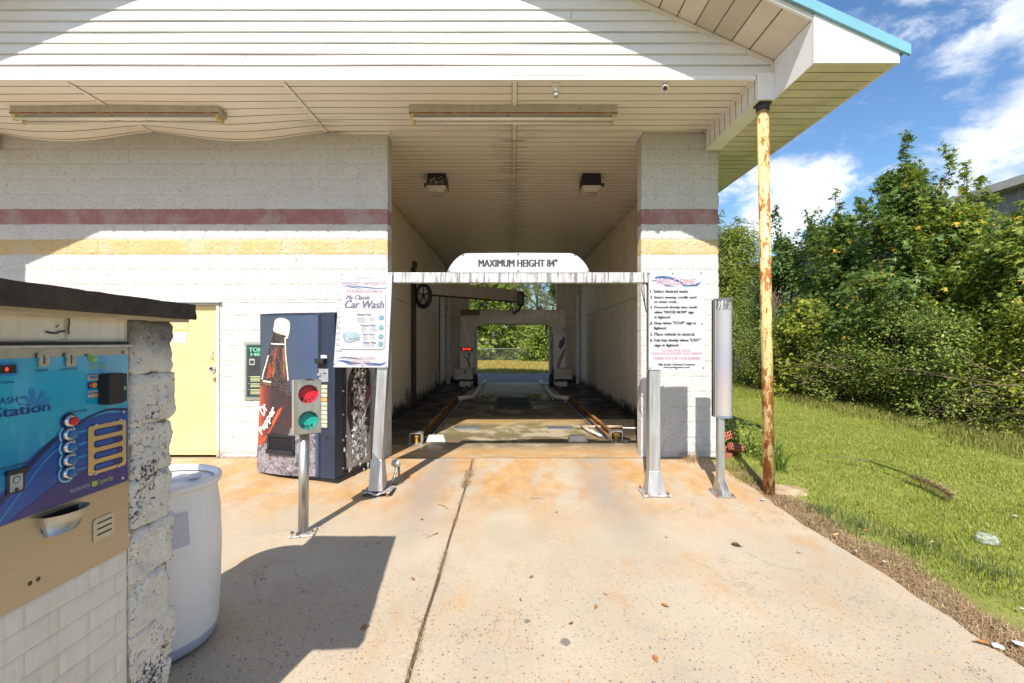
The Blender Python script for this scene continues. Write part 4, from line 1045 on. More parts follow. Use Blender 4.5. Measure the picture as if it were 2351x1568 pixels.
# ------------------------------------------------------------------ vending machine
gv = gz(5.3); A = Vector((-2.997, 5.516, gv)); uv = Vector((.942, -.336, 0)).normalized(); B = A+uv*1.09; bk = Vector((-uv.y, uv.x, 0))
Wv, Hv, Dv = 1.09, 1.905, .66
fv = Fr(A, uv, (0, 0, 1)); cS = CR(680, 780, 3.0154); c4 = CR(680, 1100, 2.703)
o = thing('vending_machine', 'dark blue soda vending machine with a bottle picture on its front beside the bay', 'vending machine', A+uv*.5)
vb = pm('navy_enamel', (.018, .027, .052), .4, var=.15, scale=5, c2=(.04, .05, .075), t2=(.6, .8), s2=6); vk = pm('black_cabinet', (.014, .016, .022), .4, var=.2)
mb = MB(); mb.fbox(fv, 0, Wv, .035, Hv, -Dv, -.16, vk); mb.fbox(fv, .02, Wv-.01, .0, .035, -Dv+.03, -.10, M['dsteel']); mb.build('cabinet', o, bevel=.008)
xq = lambda cx, cy, C=cS: fv.px(C((cx, cy)))
Wp = xq(828, 900)[0]+.02                           # bowed graphic door ends here
bow = lambda a, b: .055*(1-(2*min(max(a, 0), Wp)/Wp-1)**2)
fbow = Fr(A, uv, (0, 0, 1)); fbow.warp = bow


def bent(mb, pts, c, mat):                        # a printed shape laid on the bowed door: cut into vertical strips
    bm = bmesh.new(); f = bm.faces.new([bm.verts.new((a, b, 0)) for a, b in (pts if area2(pts) > 0 else pts[::-1])])
    bmesh.ops.triangulate(bm, faces=bm.faces[:])
    for k in range(1, 16): bmesh.ops.bisect_plane(bm, geom=bm.verts[:]+bm.edges[:]+bm.faces[:], plane_co=(Wp*k/16, 0, 0), plane_no=(1, 0, 0))
    bm.verts.index_update(); mb.add([fbow.p(v.co.x, v.co.y, c) for v in bm.verts], [tuple(v.index for v in f.verts) for f in bm.faces], mat); bm.free()


n_ = 16; mb = MB(); top, bot = Hv+.005, .05
prof = [(Wp*i/n_, bow(Wp*i/n_, 0)) for i in range(n_+1)]
pl2 = [(a, c) for a, c in prof]+[(Wp, -.155), (0, -.155)]
ff = lambda a, c, z: A+uv*a+fv.n*c+Vector((0, 0, z))
n = len(pl2); mb.add([ff(a, c, bot) for a, c in pl2]+[ff(a, c, top) for a, c in pl2], [tuple(range(n)), tuple(range(2*n-1, n-1, -1))]+[(i, n+i, n+(i+1) % n, (i+1) % n) for i in range(n)], vb)
mb.fbox(fv, Wp+.004, Wv, bot, top, -.155, -.002, vb)
dv_ = mb.build('door', o, bevel=.006)
m, g, b = newmat('printed_blue_backdrop'); P = g.obj(); x, y, z = g.sep(P)
cc = g.ramp(g.m('DIVIDE', g.m('ADD', x, .6), 1.2), [(0, (.034, .044, .056)), (.35, (.040, .056, .088)), (.7, (.044, .066, .128)), (1, (.040, .066, .135))])
setp(g, b, Base_Color=g.mix(g.mp(g.noise(P, 3, 5), .3, .7, 0, .3), cc, (.07, .09, .125)), Roughness=.32); backd = m
m, g, b = newmat('printed_ice'); P = g.obj(); n1 = g.noise(P, 7, 7, .65, 1.6); n2 = g.noise(g.map(P, rot=(0, .6, 0)), 16, 6, .7, 2.0)
cc = g.ramp(n1, [(.32, (.025, .022, .035)), (.43, (.10, .085, .12)), (.52, (.33, .31, .31)), (.60, (.13, .115, .16)), (.72, (.42, .39, .37))])
setp(g, b, Base_Color=g.mix(g.mp(n2, .4, .65, 0, .6), cc, (.09, .075, .095)), Roughness=.3); icem = m
m, g, b = newmat('printed_bottle_glass'); P = g.obj(); n1 = g.noise(g.map(P, (2.2, 2.2, .7)), 7, 6, .65, .8)
vo = g.n('ShaderNodeTexVoronoi', {'Vector': P, 'Scale': 60}); 
cc = g.ramp(n1, [(.35, (.012, .010, .012)), (.55, (.045, .03, .03)), (.72, (.15, .06, .05))])
cc = g.mix(g.mp(vo.outputs['Distance'], .26, .18, 0, .55), cc, (.45, .42, .40)); setp(g, b, Base_Color=cc, Roughness=.3); glassm = m
m, g, b = newmat('printed_red_label'); P = g.obj(); x, y, z = g.sep(P); n1 = g.noise(P, 9, 6, .7)
cc = g.ramp(g.m('ADD', g.m('MULTIPLY', x, 1.6), g.m('MULTIPLY', n1, .25)), [(-.0, (.55, .10, .05)), (.0, (.55, .10, .05)), (.2, (.36, .06, .045)), (.55, (.12, .03, .035))])
ox = g.m('ADD', g.sep(g.obj())[0], g.m('MULTIPLY', g.m('SUBTRACT', n1, .5), .08)); cc = g.mix(g.mp(ox, -.47, -.38), (.40, .06, .028), (.15, .032, .028)); cc = g.mix(g.mp(ox, -.40, -.26), cc, (.035, .022, .026))
setp(g, b, Base_Color=g.mix(g.mp(n1, .45, .75, 0, .35), cc, (.14, .05, .045)), Roughness=.3); labelm = m
cream = pm('printed_cream', (.68, .62, .48), .4, var=.12, scale=9); oran = pm('printed_orange_red', (.70, .085, .03), .35, var=.05); wlet = pm('printed_white', (.76, .74, .70), .35)
ax0 = .018; ax1 = Wp-.02
mb = MB(); bent(mb, [(ax0, bot+.03), (ax1, bot+.03), (ax1, top-.03), (ax0, top-.03)], .0015, backd); gp = mb.build('front_picture', dv_)
V = lambda pts, C=cS: [xq(p[0], p[1], C) for p in pts]
mb = MB(); bent(mb, cr(V([(285, 1640), (300, 1340), (316, 1130), (320, 1060), (345, 985), (385, 880), (412, 780), (440, 700), (455, 650), (590, 660), (570, 760), (580, 880), (590, 1000), (600, 1085), (610, 1200), (640, 1400), (655, 1700), (620, 1830), (300, 1830)]), 3), .003, glassm); mb.build('bottle', dv_)
mb = MB(); bent(mb, cr(V([(455, 640), (462, 590), (470, 548), (505, 528), (560, 530), (602, 560), (606, 620), (592, 690), (560, 680), (500, 665)]), 3), .0045, cream); mb.build('bottle_cap', dv_)
mb = MB(); bent(mb, V([(432, 752), (560, 758), (560, 766), (430, 762)]), .0045, wlet)
for pts, wd in ((((402, 860), (380, 930), (345, 1020), (330, 1080)), 10), (((566, 700), (570, 850), (585, 1000), (592, 1085)), 8), (((560, 640), (588, 660), (580, 710)), 14)):
    q = V(pts)
    for (a_, b_), (d_, e_) in zip(q, q[1:]): w2 = wd*.0011; bent(mb, [(a_-w2, b_), (d_-w2, e_), (d_+w2, e_), (a_+w2, b_)], .0045, cream)
mb.build('highlights', dv_)
mb = MB(); bent(mb, V([(310, 1135), (440, 1150), (520, 1195), (645, 1235), (655, 1700), (640, 1760), (285, 1690), (295, 1400)]), .0045, labelm); mb.build('bottle_label', dv_)
mb = MB(); dred = pm('printed_dull_red', (.30, .05, .04), .35, var=.3, scale=20); amb = pm('printed_amber', (.20, .075, .03), .35, var=.4, scale=14)
for pts, mt in ((((470, 800), (490, 790), (478, 900), (462, 960)), dred), (((395, 960), (425, 930), (440, 990), (425, 1060), (385, 1070)), dred), (((440, 920), (470, 905), (480, 960), (455, 1060), (440, 1060)), amb), (((540, 800), (560, 790), (572, 960), (560, 1080), (548, 1080)), amb), (((345, 1085), (430, 1095), (430, 1110), (340, 1100)), cream), (((338, 1108), (430, 1118), (430, 1130), (335, 1124)), amb)): bent(mb, V(pts), .0046, mt)
mb.build('bottle_emblem', dv_)
# tilted two-line lettering on the label with an orange slash
mb = MB()
def btext(body, p0, ang, h, wid, mat, c):
    v, f, asp = glyphs(body, .03, .0); bm = bmesh.new(); C_, S_ = math.cos(ang), math.sin(ang)
    mb.add([fbow.p(p0[0]+x*wid*C_-y*h*S_, p0[1]+x*wid*S_+y*h*C_, c) for x, y in v], f, mat); bm.free()
p0 = xq(340, 1400); p1 = xq(332, 1570)
btext('Dr', xq(352, 1412), math.radians(50), .13, .13, wlet, .007); btext('Pepper', xq(342, 1598), math.radians(50), .125, .41, wlet, .0068)
mb.build('lettering', dv_)
mb = MB(); bent(mb, [xq(*p, c4) for p in ((297, 598), (335, 560), (400, 470), (398, 440), (455, 340), (486, 322), (470, 362), (405, 478), (318, 605))], .0068, oran); mb.build('slash', dv_)
mb = MB(); bent(mb, [xq(*p, c4) for p in ((250, 850), (250, 640), (300, 625), (360, 610), (440, 640), (520, 560), (560, 480), (620, 530), (700, 540), (728, 545), (728, 885))], .0055, icem); mb.build('ice_picture', dv_)
# dispenser opening
a0, a1 = xq(365, 690, c4), xq(585, 552, c4); mb = MB(); nb = .062
for (x0, x1, y0, y1, c1) in ((a0[0], a1[0], a1[1]-.03, a1[1], nb+.012), (a0[0], a1[0], a0[1], a0[1]+.055, nb+.03), (a0[0], a0[0]+.035, a0[1]+.055, a1[1]-.03, nb+.01), (a1[0]-.03, a1[0], a0[1]+.055, a1[1]-.03, nb+.01)): mb.fbox(fv, x0, x1, y0, y1, .02, c1, vk)
mb.build('dispenser_frame', dv_, bevel=.006); mb = MB(); mb.fbox(fv, a0[0]+.03, a1[0]-.03, a0[1]+.04, a1[1]-.02, .04, nb, pm('dark_void', (.003, .003, .003), .9)); mb.build('dispenser_slot', dv_)
# control column
def ctrl(name, cx0, cy0, cx1, cy1, c0, c1, mat, bev=.003, C=cS):
    a = xq(cx0, cy1, C); b_ = xq(cx1, cy0, C); q = MB(); q.fbox(fv, a[0], b_[0], a[1], b_[1], c0, c1, mat); return q.build(name, dv_, bevel=bev)
stl = pm('worn_metal_plate', (.36, .37, .38), .4, .4, var=.15)
for k in range(10):
    y = 1130+39.2*k; ctrl('selection_button', 855, y, 914, y+30, -.002, .012, pm('button_label', (.44, .45, .36) if k not in (3,) else (.62, .30, .10), .35, var=.25, scale=40) if k in (0, 3) else M['btn'], .003)
    if k == 0: M['btn'] = bpy.data.materials['button_label']
ctrl('bill_acceptor', 828, 892, 906, 935, -.002, .06, M['black']); ctrl('price_tag', 852, 860, 908, 890, -.002, .004, M['white']); ctrl('display', 834, 940, 908, 972, -.002, .006, M['black'])
ctrl('coin_panel', 836, 985, 922, 1100, -.002, .008, stl); ctrl('coin_slot', 880, 1020, 905, 1030, .0075, .0095, M['black']); ctrl('return_lever', 834, 1024, 858, 1046, .0085, .03, M['alu']); ctrl('coin_return', 797, 566, 822, 592, -.002, .004, M['black'], C=c4)
# right side picture on peeling silver film
side = Fr(A+uv*Wv, bk, (0, 0, 1)); sq = lambda p, C=cS: side.px(C(p))
m, g, b = newmat('crinkled_silver_film'); P = g.obj(); n1 = g.noise(P, 9, 5, .6, 1.0)
setp(g, b, Base_Color=g.ramp(n1, [(.35, (.38, .36, .35)), (.5, (.58, .57, .55)), (.65, (.42, .39, .39))]), Metallic=.45, Roughness=.3); silver = m
dark = pm('printed_dark_cola', (.03, .022, .025), .3, var=.4, scale=20, c2=(.16, .10, .10), t2=(.55, .66), s2=24)
s0, s1 = .19, .625; mb = MB(); mb.fbox(side, s0, s1, .11, Hv-.08, .001, .004, pm('side_film', (.40, .385, .37), .4, .25, var=.15, scale=3)); mb.build('side_picture', o)
mb = MB(); q = [sq(p) for p in ((1090, 1140), (1095, 1090), (1110, 1030), (1130, 985), (1150, 850), (1270, 850), (1285, 985), (1300, 1060), (1302, 1140), (1310, 1300), (1285, 1560), (1120, 1580), (1085, 1400), (1088, 1240))]
mb.flat(side, q, .0055, dark); mb.build('side_bottle', o)
mb = MB(); r_ = random.Random(21)
def scrap(cx, cy, sz, C, mat):
    a = sq((cx, cy), C); k = r_.randint(4, 6); t0 = r_.uniform(0, 6.28); pts = [(a[0]+sz*r_.uniform(.4, 1)*math.cos(t0+i*6.28/k), a[1]+sz*1.6*r_.uniform(.4, 1)*math.sin(t0+i*6.28/k)) for i in range(k)]
    vs = [side.p(p[0], p[1], .007+r_.uniform(0, .020)) for p in pts]+[side.p(a[0], a[1], .007+r_.uniform(.005, .025))]
    mb.add(vs, [(i, (i+1) % k, k) for i in range(k)], mat)
white_f = pm('film_backing', (.62, .66, .70), .3, .2, var=.1)
m, g, b = newmat('torn_foil_print'); P = g.obj(); n1 = g.noise(P, 7, 5, .6, .8); n2 = g.noise(P, 19, 4, .6)
setp(g, b, Base_Color=g.mix(g.mp(n2, .56, .62), g.ramp(n1, [(.38, (.05, .035, .04)), (.46, (.30, .27, .26)), (.54, (.62, .61, .60)), (.66, (.36, .32, .32))]), (.10, .06, .06)), Metallic=.35, Roughness=.25); foil = m
na, nb_ = 15, 44; vs = []
for j in range(nb_+1):
    for i in range(na+1):
        a = s0+.05+(s1-s0-.09)*i/na; bz = .16+1.26*j/nb_; e = min(1, min(i, na-i, j, nb_-j)/2)
        vs.append(side.p(a+r_.uniform(-.009, .009)*e, bz+r_.uniform(-.011, .011)*e, .0065+e*r_.uniform(0, .022)))
for j in range(nb_):
    for i in range(na):
        a = i/na; bz = j/nb_; wd = .42-.10*bz if bz > .3 else .40
        if abs(a-.46)/wd+.55*noise.noise(Vector((i*.55, j*.45, 3))) > .92 or noise.noise(Vector((i*.9, j*.7, 8))) > .34: continue
        k = j*(na+1)+i; q = (k, k+1, k+na+2, k+na+1); v4 = [vs[x] for x in q]; mt = foil if bz > .36 or r_.random() < .6 else (silver if r_.random() < .5 else white_f)
        mb.add(v4, [(0, 1, 2), (0, 2, 3)] if r_.random() < .5 else [(0, 1, 3), (1, 2, 3)], mt)
for i in range(22): scrap(r_.gauss(1060, 70), r_.uniform(540, 850), r_.uniform(.015, .04), c4, silver if r_.random() < .5 else white_f)
pf = mb.build('peeling_film', o)
mb = MB(); red2 = pm('printed_dull_maroon', (.16, .075, .08), .3, var=.3, scale=18)
for pts in (((1180, 1120), (1300, 1140), (1305, 1230), (1260, 1300), (1190, 1240)),): mb.flat(side, [sq(p) for p in pts], .008, red2)
mb.flat(side, [sq(p) for p in ((1300, 1215), (1308, 1235), (1180, 1560), (1150, 1560))], .0095, pm('printed_silver_slash', (.42, .38, .37), .3, .4)); mb.build('side_label', o)
mb = MB(); mb.fbox(side, s0-.012, s0-.002, .09, Hv-.06, .001, .007, vk); mb.fbox(side, s1+.003, s1+.012, .09, Hv-.06, .001, .007, M['alu']); mb.build('side_rail', o)
for k, zz in enumerate((.14, .46, .75, 1.02, 1.35, 1.70)): mb = MB(); p = side.p(s0-.055, zz, .001); mb.tube([p, p+side.n*.012], .010, 10, M['alu']); mb.build('hinge_bolt', o)
mb = MB(); mb.fbox(fv, -.0, Wv+.012, .002, .048, -Dv, -.03, vk); mb.build('kick_plate', o, bevel=.004)

# ------------------------------------------------------------------ pay station pillar with its stone cap
XK = -1.47; kf = Fr((XK, 0, 0), (0, 1, 0), (0, 0, 1)); gk = gz(1.5)
o = thing('pay_station', 'white block pay station with a bright blue wash control panel and dark stone cap', 'pay station', (-1.8, 1.4, gk))
k1 = CR(0, 800, 2.24); k2 = CR(0, 1300, 2.0929)
m, g, b = newmat('weathered_split_stone'); P = g.pos(); n1 = g.noise(P, 9, 6, .65); n2 = g.noise(P, 64, 6, .72, .4); n3 = g.noise(P, 4, 5, .6)
cc = g.ramp(n1, [(.3, (.66, .61, .53)), (.7, (.80, .77, .71))]); cc = g.mix(g.mp(g.m('ADD', n2, g.m('MULTIPLY', g.m('SUBTRACT', n3, .5), .7)), .565, .67), cc, (.04, .036, .032))
cc = g.mix(g.mp(g.noise(P, 150, 3, .6), .58, .72, 0, .6), cc, (.10, .09, .08)); cc = g.mix(g.mp(g.noise(g.map(P, loc=(4, 4, 4)), 12, 5, .7), .58, .72, 0, .5), cc, (.46, .34, .22))
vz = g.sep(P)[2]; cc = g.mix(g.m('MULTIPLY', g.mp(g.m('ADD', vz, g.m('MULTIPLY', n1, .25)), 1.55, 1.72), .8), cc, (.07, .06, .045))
setp(g, b, Base_Color=cc, Roughness=.9, Normal=g.bump(g.m('ADD', n2, g.m('MULTIPLY', g.noise(P, 110, 4, .7), .6)), .7, .012)); stone = m
m, g, b = newmat('old_white_painted_brick'); P = g.pos(); n1 = g.noise(P, 6, 6, .65); x, y, z = g.sep(P); st = g.noise(g.map(P, (1, 9, .8)), 3, 6, .65)
cc = g.ramp(n1, [(.3, (.62, .58, .50)), (.7, (.72, .69, .64))]); cc = g.mix(g.mp(st, .5, .75, 0, .45), cc, (.50, .40, .27)); cc = g.mix(g.mp(g.noise(P, 30, 5, .7), .66, .74, 0, .7), cc, (.14, .10, .06))
setp(g, b, Base_Color=cc, Roughness=.6, Normal=g.bump(g.noise(P, 60, 4, .6), .3, .004)); wbrick = m
m, g, b = newmat('mildewed_concrete_cap'); P = g.pos(); n1 = g.noise(P, 10, 6, .7); n2 = g.noise(P, 120, 4, .7)
cc = g.ramp(n1, [(.35, (.030, .024, .020)), (.7, (.085, .065, .05))]); cc = g.mix(g.mp(n2, .66, .75, 0, .8), cc, (.30, .24, .18)); cc = g.mix(g.mp(n2, .36, .28, 0, .8), cc, (.008, .007, .006))
setp(g, b, Base_Color=cc, Roughness=.95, Normal=g.bump(g.m('ADD', n1, n2), .8, .01)); capm = m
Y0, Y1, Yp = .85, 2.0, 1.772
ztop = 1.625
mb = MB(); mb.box(-2.08, XK-.005, Y0, Y1-.02, gk-.05, ztop, pm('old_mortar', (.58, .52, .42), .9, var=.2)); mb.build('core', o)
# rough pilaster: every stone pillowed and pitted


def rough_box(mb, lo, hi, res, amp, rnd, seed, mat):
    lo, hi = Vector(lo), Vector(hi); ns = [max(2, round((hi[i]-lo[i])/res)) for i in range(3)]; C_ = (lo+hi)/2; H = (hi-lo)/2; off = Vector((seed*3.1, seed*1.7, seed*.9))
    def fac(ax, sg):
        u, v = [(1, 2), (2, 0), (0, 1)][ax]
        vs = []
        for j in range(ns[v]+1):
            for i in range(ns[u]+1):
                p = Vector((0, 0, 0)); p[ax] = hi[ax] if sg > 0 else lo[ax]; p[u] = lo[u]+(hi[u]-lo[u])*i/ns[u]; p[v] = lo[v]+(hi[v]-lo[v])*j/ns[v]
                q = p-C_; inn = Vector([max(-(H[k]-rnd), min(H[k]-rnd, q[k])) for k in range(3)]); dlt = q-inn
                p2 = C_+inn+(dlt.normalized()*min(dlt.length, rnd) if dlt.length > rnd else dlt)
                nn = dlt.normalized() if dlt.length > 1e-6 else Vector((0, 0, 1))
                s_ = p*9+off; a = noise.noise(s_)*.7+noise.noise(s_*2.7)*.4+noise.noise(s_*7)*.25
                vs.append(p2+nn*amp*a)
        w_ = ns[u]+1; fs = [(j*w_+i, j*w_+i+1, (j+1)*w_+i+1, (j+1)*w_+i) for j in range(ns[v]) for i in range(ns[u])]
        mb.add(vs, fs if sg > 0 else [f[::-1] for f in fs], mat)
    for ax in range(3):
        for sg in (1, -1): fac(ax, sg)


js = [1.622, 1.408, 1.208, 1.005, .802, .60, .397, .195, -.01, gk-.16]
mb = MB()
for i in range(len(js)-1):
    dlt = (.0, .028, .006, -.012, .012, -.02, .018, -.012, .0)[i]
    rough_box(mb, (-2.0, Yp+.004, js[i+1]-.005), (XK+.012, Y1+dlt, js[i]+.005), .012, .024, .027, i+1, stone)
mb.box(-1.99, XK-.002, Yp+.005, Y1-.026, gk-.1, 1.618, pm('joint_grime', (.30, .26, .20), .95, var=.3, scale=20))
mb.build('split_stone_pilaster', o, True)
# stone cap
mb = MB(); cz0, cz1 = 1.638, 1.703; q = [(-1.27, .74), (-1.415, 2.075), (-2.10, 2.08), (-2.16, .66)]
mb.hexa([(x, y, cz0) for x, y in q], [(x, y, cz1) for x, y in q], capm)
bm = bmesh.new(); bm.from_mesh((tmp := mb.build('cap', o)).data); bmesh.ops.subdivide_edges(bm, edges=bm.edges[:], cuts=28, use_grid_fill=True)
for v in bm.verts:
    s_ = v.co*14; v.co += Vector((noise.noise(s_), noise.noise(s_+Vector((5, 0, 0))), noise.noise(s_+Vector((0, 9, 0)))*.6))*.006+Vector((noise.noise(s_*4), noise.noise(s_*4+Vector((5, 0, 0))), .6*noise.noise(s_*4+Vector((0, 9, 0)))))*.0035
bm.to_mesh(tmp.data); bm.free(); tmp.name = 'stone_cap'; WL['stone_cap'] = WL[o.name]
mb = MB(); mb.hexa([(x, y, 1.624) for x, y in ((-1.36, .8), (-1.428, 2.05), (-2.05, 2.05), (-2.08, .78))], [(x, y, 1.637) for x, y in ((-1.36, .8), (-1.428, 2.05), (-2.05, 2.05), (-2.08, .78))], pm('cap_bed_flashing', (.50, .42, .31), .7, var=.15)); mb.build('cap_bed', o)
# rendered lintel band with a cracked joint, flashing, bricks
mb = MB(); ym = kf.px(k1((457, 400)))[0]
for a, c_ in ((Y0, ym-.003), (ym+.003, Yp-.006)): mb.patch(kf, a, 1.540, c_, 1.622, 30, 6, .004, wbrick, seed=4, edge=.006, c0=-.006)
mb.build('lintel', o)
mb = MB(); mb.fbox(kf, Y0, Yp, 1.519, 1.528, -.02, .020, M['alu']); mb.fbox(kf, Y0, Yp, 1.528, 1.5395, -.02, .006, M['dsteel']); mb.build('flashing', o)
mb = MB(); mb.blocks(kf, Y0, gk-.02, Yp-.004, .752, .215, .0755, .752-.0755*12, .0035, wbrick, nu=12, nv=6, seed=31, edge=.012, freq=9, tilt=.3, gap=.0005); mb.build('brickwork', o)
# crack mark and peel on the lintel
mb = MB(); q = [kf.px(k1(p)) for p in ((303, 436), (340, 445), (370, 448), (400, 436), (437, 432))]; mb.line(kf, q, .006, .002, M['ink']); q = [kf.px(k1(p)) for p in ((372, 410), (390, 390))]; mb.line(kf, q, .004, .002, M['ink']); q = [kf.px(k1(p)) for p in ((458, 345), (462, 380), (455, 420), (460, 455))]; mb.line(kf, q, .006, .002, M['ink']); mb.build('crack', o)

# faceplate
m, g, b = newmat('blue_panel_print'); P = g.pos(); x, y, z = g.sep(P); n1 = g.noise(P, 4, 5, .6)
cc = g.ramp(g.m('DIVIDE', g.m('SUBTRACT', z, 1.0), .52), [(0, (.004, .08, .30)), (.3, (.005, .19, .42)), (.55, (.006, .30, .50)), (.8, (.02, .36, .56)), (1, (.006, .26, .46))])
cc = g.mix(g.mp(g.noise(g.map(P, (1, 2, 1)), 7, 5, .65, .5), .5, .75, 0, .35), cc, (.10, .52, .66)); setp(g, b, Base_Color=cc, Roughness=.12, Coat_Weight=.5); cyan = m
gold = pm('brushed_bronze_steel', (.43, .37, .28), .36, .85, var=.07, scale=4, stretch=(1, 1, 14))
zp0, zp1, zg0 = 1.012, 1.510, .752
mb = MB(); mb.fbox(kf, Y0+.06, Yp-.004, zg0, zp0, -.02, .010, gold); lower = mb.build('lower_plate', o, bevel=.002, label='brushed bronze steel lower plate')
mb = MB(); mb.fbox(kf, Y0+.06, Yp-.004, zp0+.001, zp1+.009, -.02, .009, M['steel']); mb.build('frame', o, bevel=.002)
mb = MB(); mb.fbox(kf, Y0+.07, Yp-.012, zp0+.001, zp1-.020, .0092, .012, cyan); face = mb.build('blue_panel', o, label='bright blue printed control panel')
deep = pm('print_deep_navy', (.008, .02, .10), .15, var=.25, scale=5); royal = pm('print_royal_blue', (.010, .075, .33), .15, var=.2, scale=4); midb = pm('print_mid_blue', (.02, .22, .52), .15, var=.15); viol = pm('print_violet_navy', (.035, .03, .17), .15, var=.2, scale=4); palec = pm('print_pale_cyan', (.22, .56, .68), .15, var=.1)
L = .0125; mb = MB(); yl = Y0+.072
def kp(*pts): return [kf.px(k1(p)) for p in pts]
rt = Yp-.0125
up = cr(kp((0, 1500), (150, 1310), (300, 1180), (420, 1110), (560, 1030), (700, 985), (835, 975)), 5, False); up = [(yl, up[0][1]-.10)]+[q for q in up if q[0] < rt]+[(rt, up[-1][1])]
mb.flat(kf, up+[(rt, zp0+.003), (yl, zp0+.003)], L+.0004, royal)
a_ = cr(kp((-60, 1590), (150, 1330), (300, 1180), (430, 1090), (560, 1010), (700, 955), (835, 950)), 5, False); b_ = cr(kp((-60, 1660), (150, 1390), (300, 1220), (430, 1112), (560, 1028), (700, 970), (835, 972)), 5, False)
mb.ribbon(kf, [(min(p[0], rt), p[1]) for p in b_], [(min(p[0], rt), p[1]) for p in a_], L+.0010, deep)
a_ = cr(kp((-60, 1740), (130, 1480), (300, 1270), (450, 1160)), 5, False); b_ = cr(kp((-60, 1760), (130, 1500), (300, 1284), (450, 1166)), 5, False); mb.ribbon(kf, b_, a_, L+.0012, midb)
lo_ = cr(kp((-60, 1800), (120, 1640), (300, 1500), (420, 1400), (560, 1330), (835, 1310)), 5, False); lo_ = [(yl, lo_[0][1]-.04)]+[q for q in lo_ if yl < q[0] < rt]+[(rt, lo_[-1][1])]
lo_ = [(q[0], max(q[1], zp0+.004)) for q in lo_]
mb.flat(kf, lo_+[(rt, zp0+.003), (yl, zp0+.003)], L+.0016, viol); mb.build('wave_print', face)
# splash logo and words
drop = pm('print_light_blue', (.03, .20, .48), .2); nv = pm('print_navy_letter', (.012, .045, .22), .2)
mb = MB()
for pts in (((200, 930), (160, 905), (125, 880), (130, 865), (160, 872), (190, 895)), ((205, 925), (185, 880), (168, 835), (180, 820), (200, 825), (208, 870)), ((215, 935), (220, 900), (240, 870), (262, 855), (272, 865), (245, 890)), ((225, 938), (250, 905), (285, 880), (305, 888), (300, 905), (260, 920)), ((130, 925), (160, 915), (185, 935), (150, 938)), ((232, 942), (270, 920), (300, 920), (290, 935))):
    mb.flat(kf, cr(kp(*pts), 4), L+.001, drop)
for x, y, r in ((260, 850, 12), (108, 925, 6), (112, 880, 5)): c_ = kf.px(k1((x, y))); mb.flat(kf, circ(c_[0], c_[1], r*.00062, 14), L+.0014, drop)
mb.build('splash_logo', face)


def kt(mb, body, box, mat, c=L+.001, **kw):
    a = kf.px(k1((box[0], box[3]))); b_ = kf.px(k1((box[2], box[1]))); a2 = kf.px(k1((box[0], box[1])))
    mb.text(kf, body, (a[0], a[1], b_[0], a2[1]), mat, c, **kw)


mb = MB(); kt(mb, 'WASH', (-112, 892, 90, 938), nv); kt(mb, 'Station', (-80, 952, 308, 1024), nv, bold=.03); kt(mb, 'TOKENS', (203, 690, 296, 708), M['ink']); kt(mb, 'QUARTERS', (381, 683, 492, 701), M['ink']); kt(mb, 'INSTRUCTIONS.', (-190, 784, 72, 803), nv); kt(mb, 'REFUND/CANCEL', (426, 975, 562, 992), M['ink'])
kt(mb, 'insert as shown', (-60, 1356, 158, 1376), M['ink']); mb.build('lettering', face)
mb = MB(); kt(mb, 'SECURE WITH', (440, 1500, 574, 1524), M['white'], L+.0024); mb.build('lettering', face)
ygr = pm('print_yellow_green', (.42, .50, .06), .25); leafg = pm('print_leaf_green', (.12, .34, .05), .25)
mb = MB()
for (x0, y0) in ((588, 1452), (606, 1447), (588, 1468), (606, 1464)): a = kf.px(k1((x0, y0+12))); mb.flat(kf, [(a[0], a[1]), (a[0]+.009, a[1]), (a[0]+.009, a[1]+.009), (a[0], a[1]+.009)], L+.0024, ygr)
kt(mb, 'CryptoPay', (624, 1436, 735, 1474), ygr, L+.0024, shear=.2); mb.build('payment_logo', face)
mb = MB(); mb.flat(kf, cr(kp((560, 588), (585, 590), (602, 612), (598, 642), (575, 635), (562, 615)), 4), L+.001, leafg); mb.flat(kf, cr(kp((602, 640), (603, 615), (624, 605), (626, 630), (612, 643)), 4), L+.0012, pm('print_leaf_light', (.25, .46, .12), .25)); kt(mb, 'goGreen', (575, 642, 690, 668), leafg, L+.0014); kt(mb, 'RECYCLE', (578, 672, 680, 690), ygr, L+.0014); mb.build('leaf_logo', face)
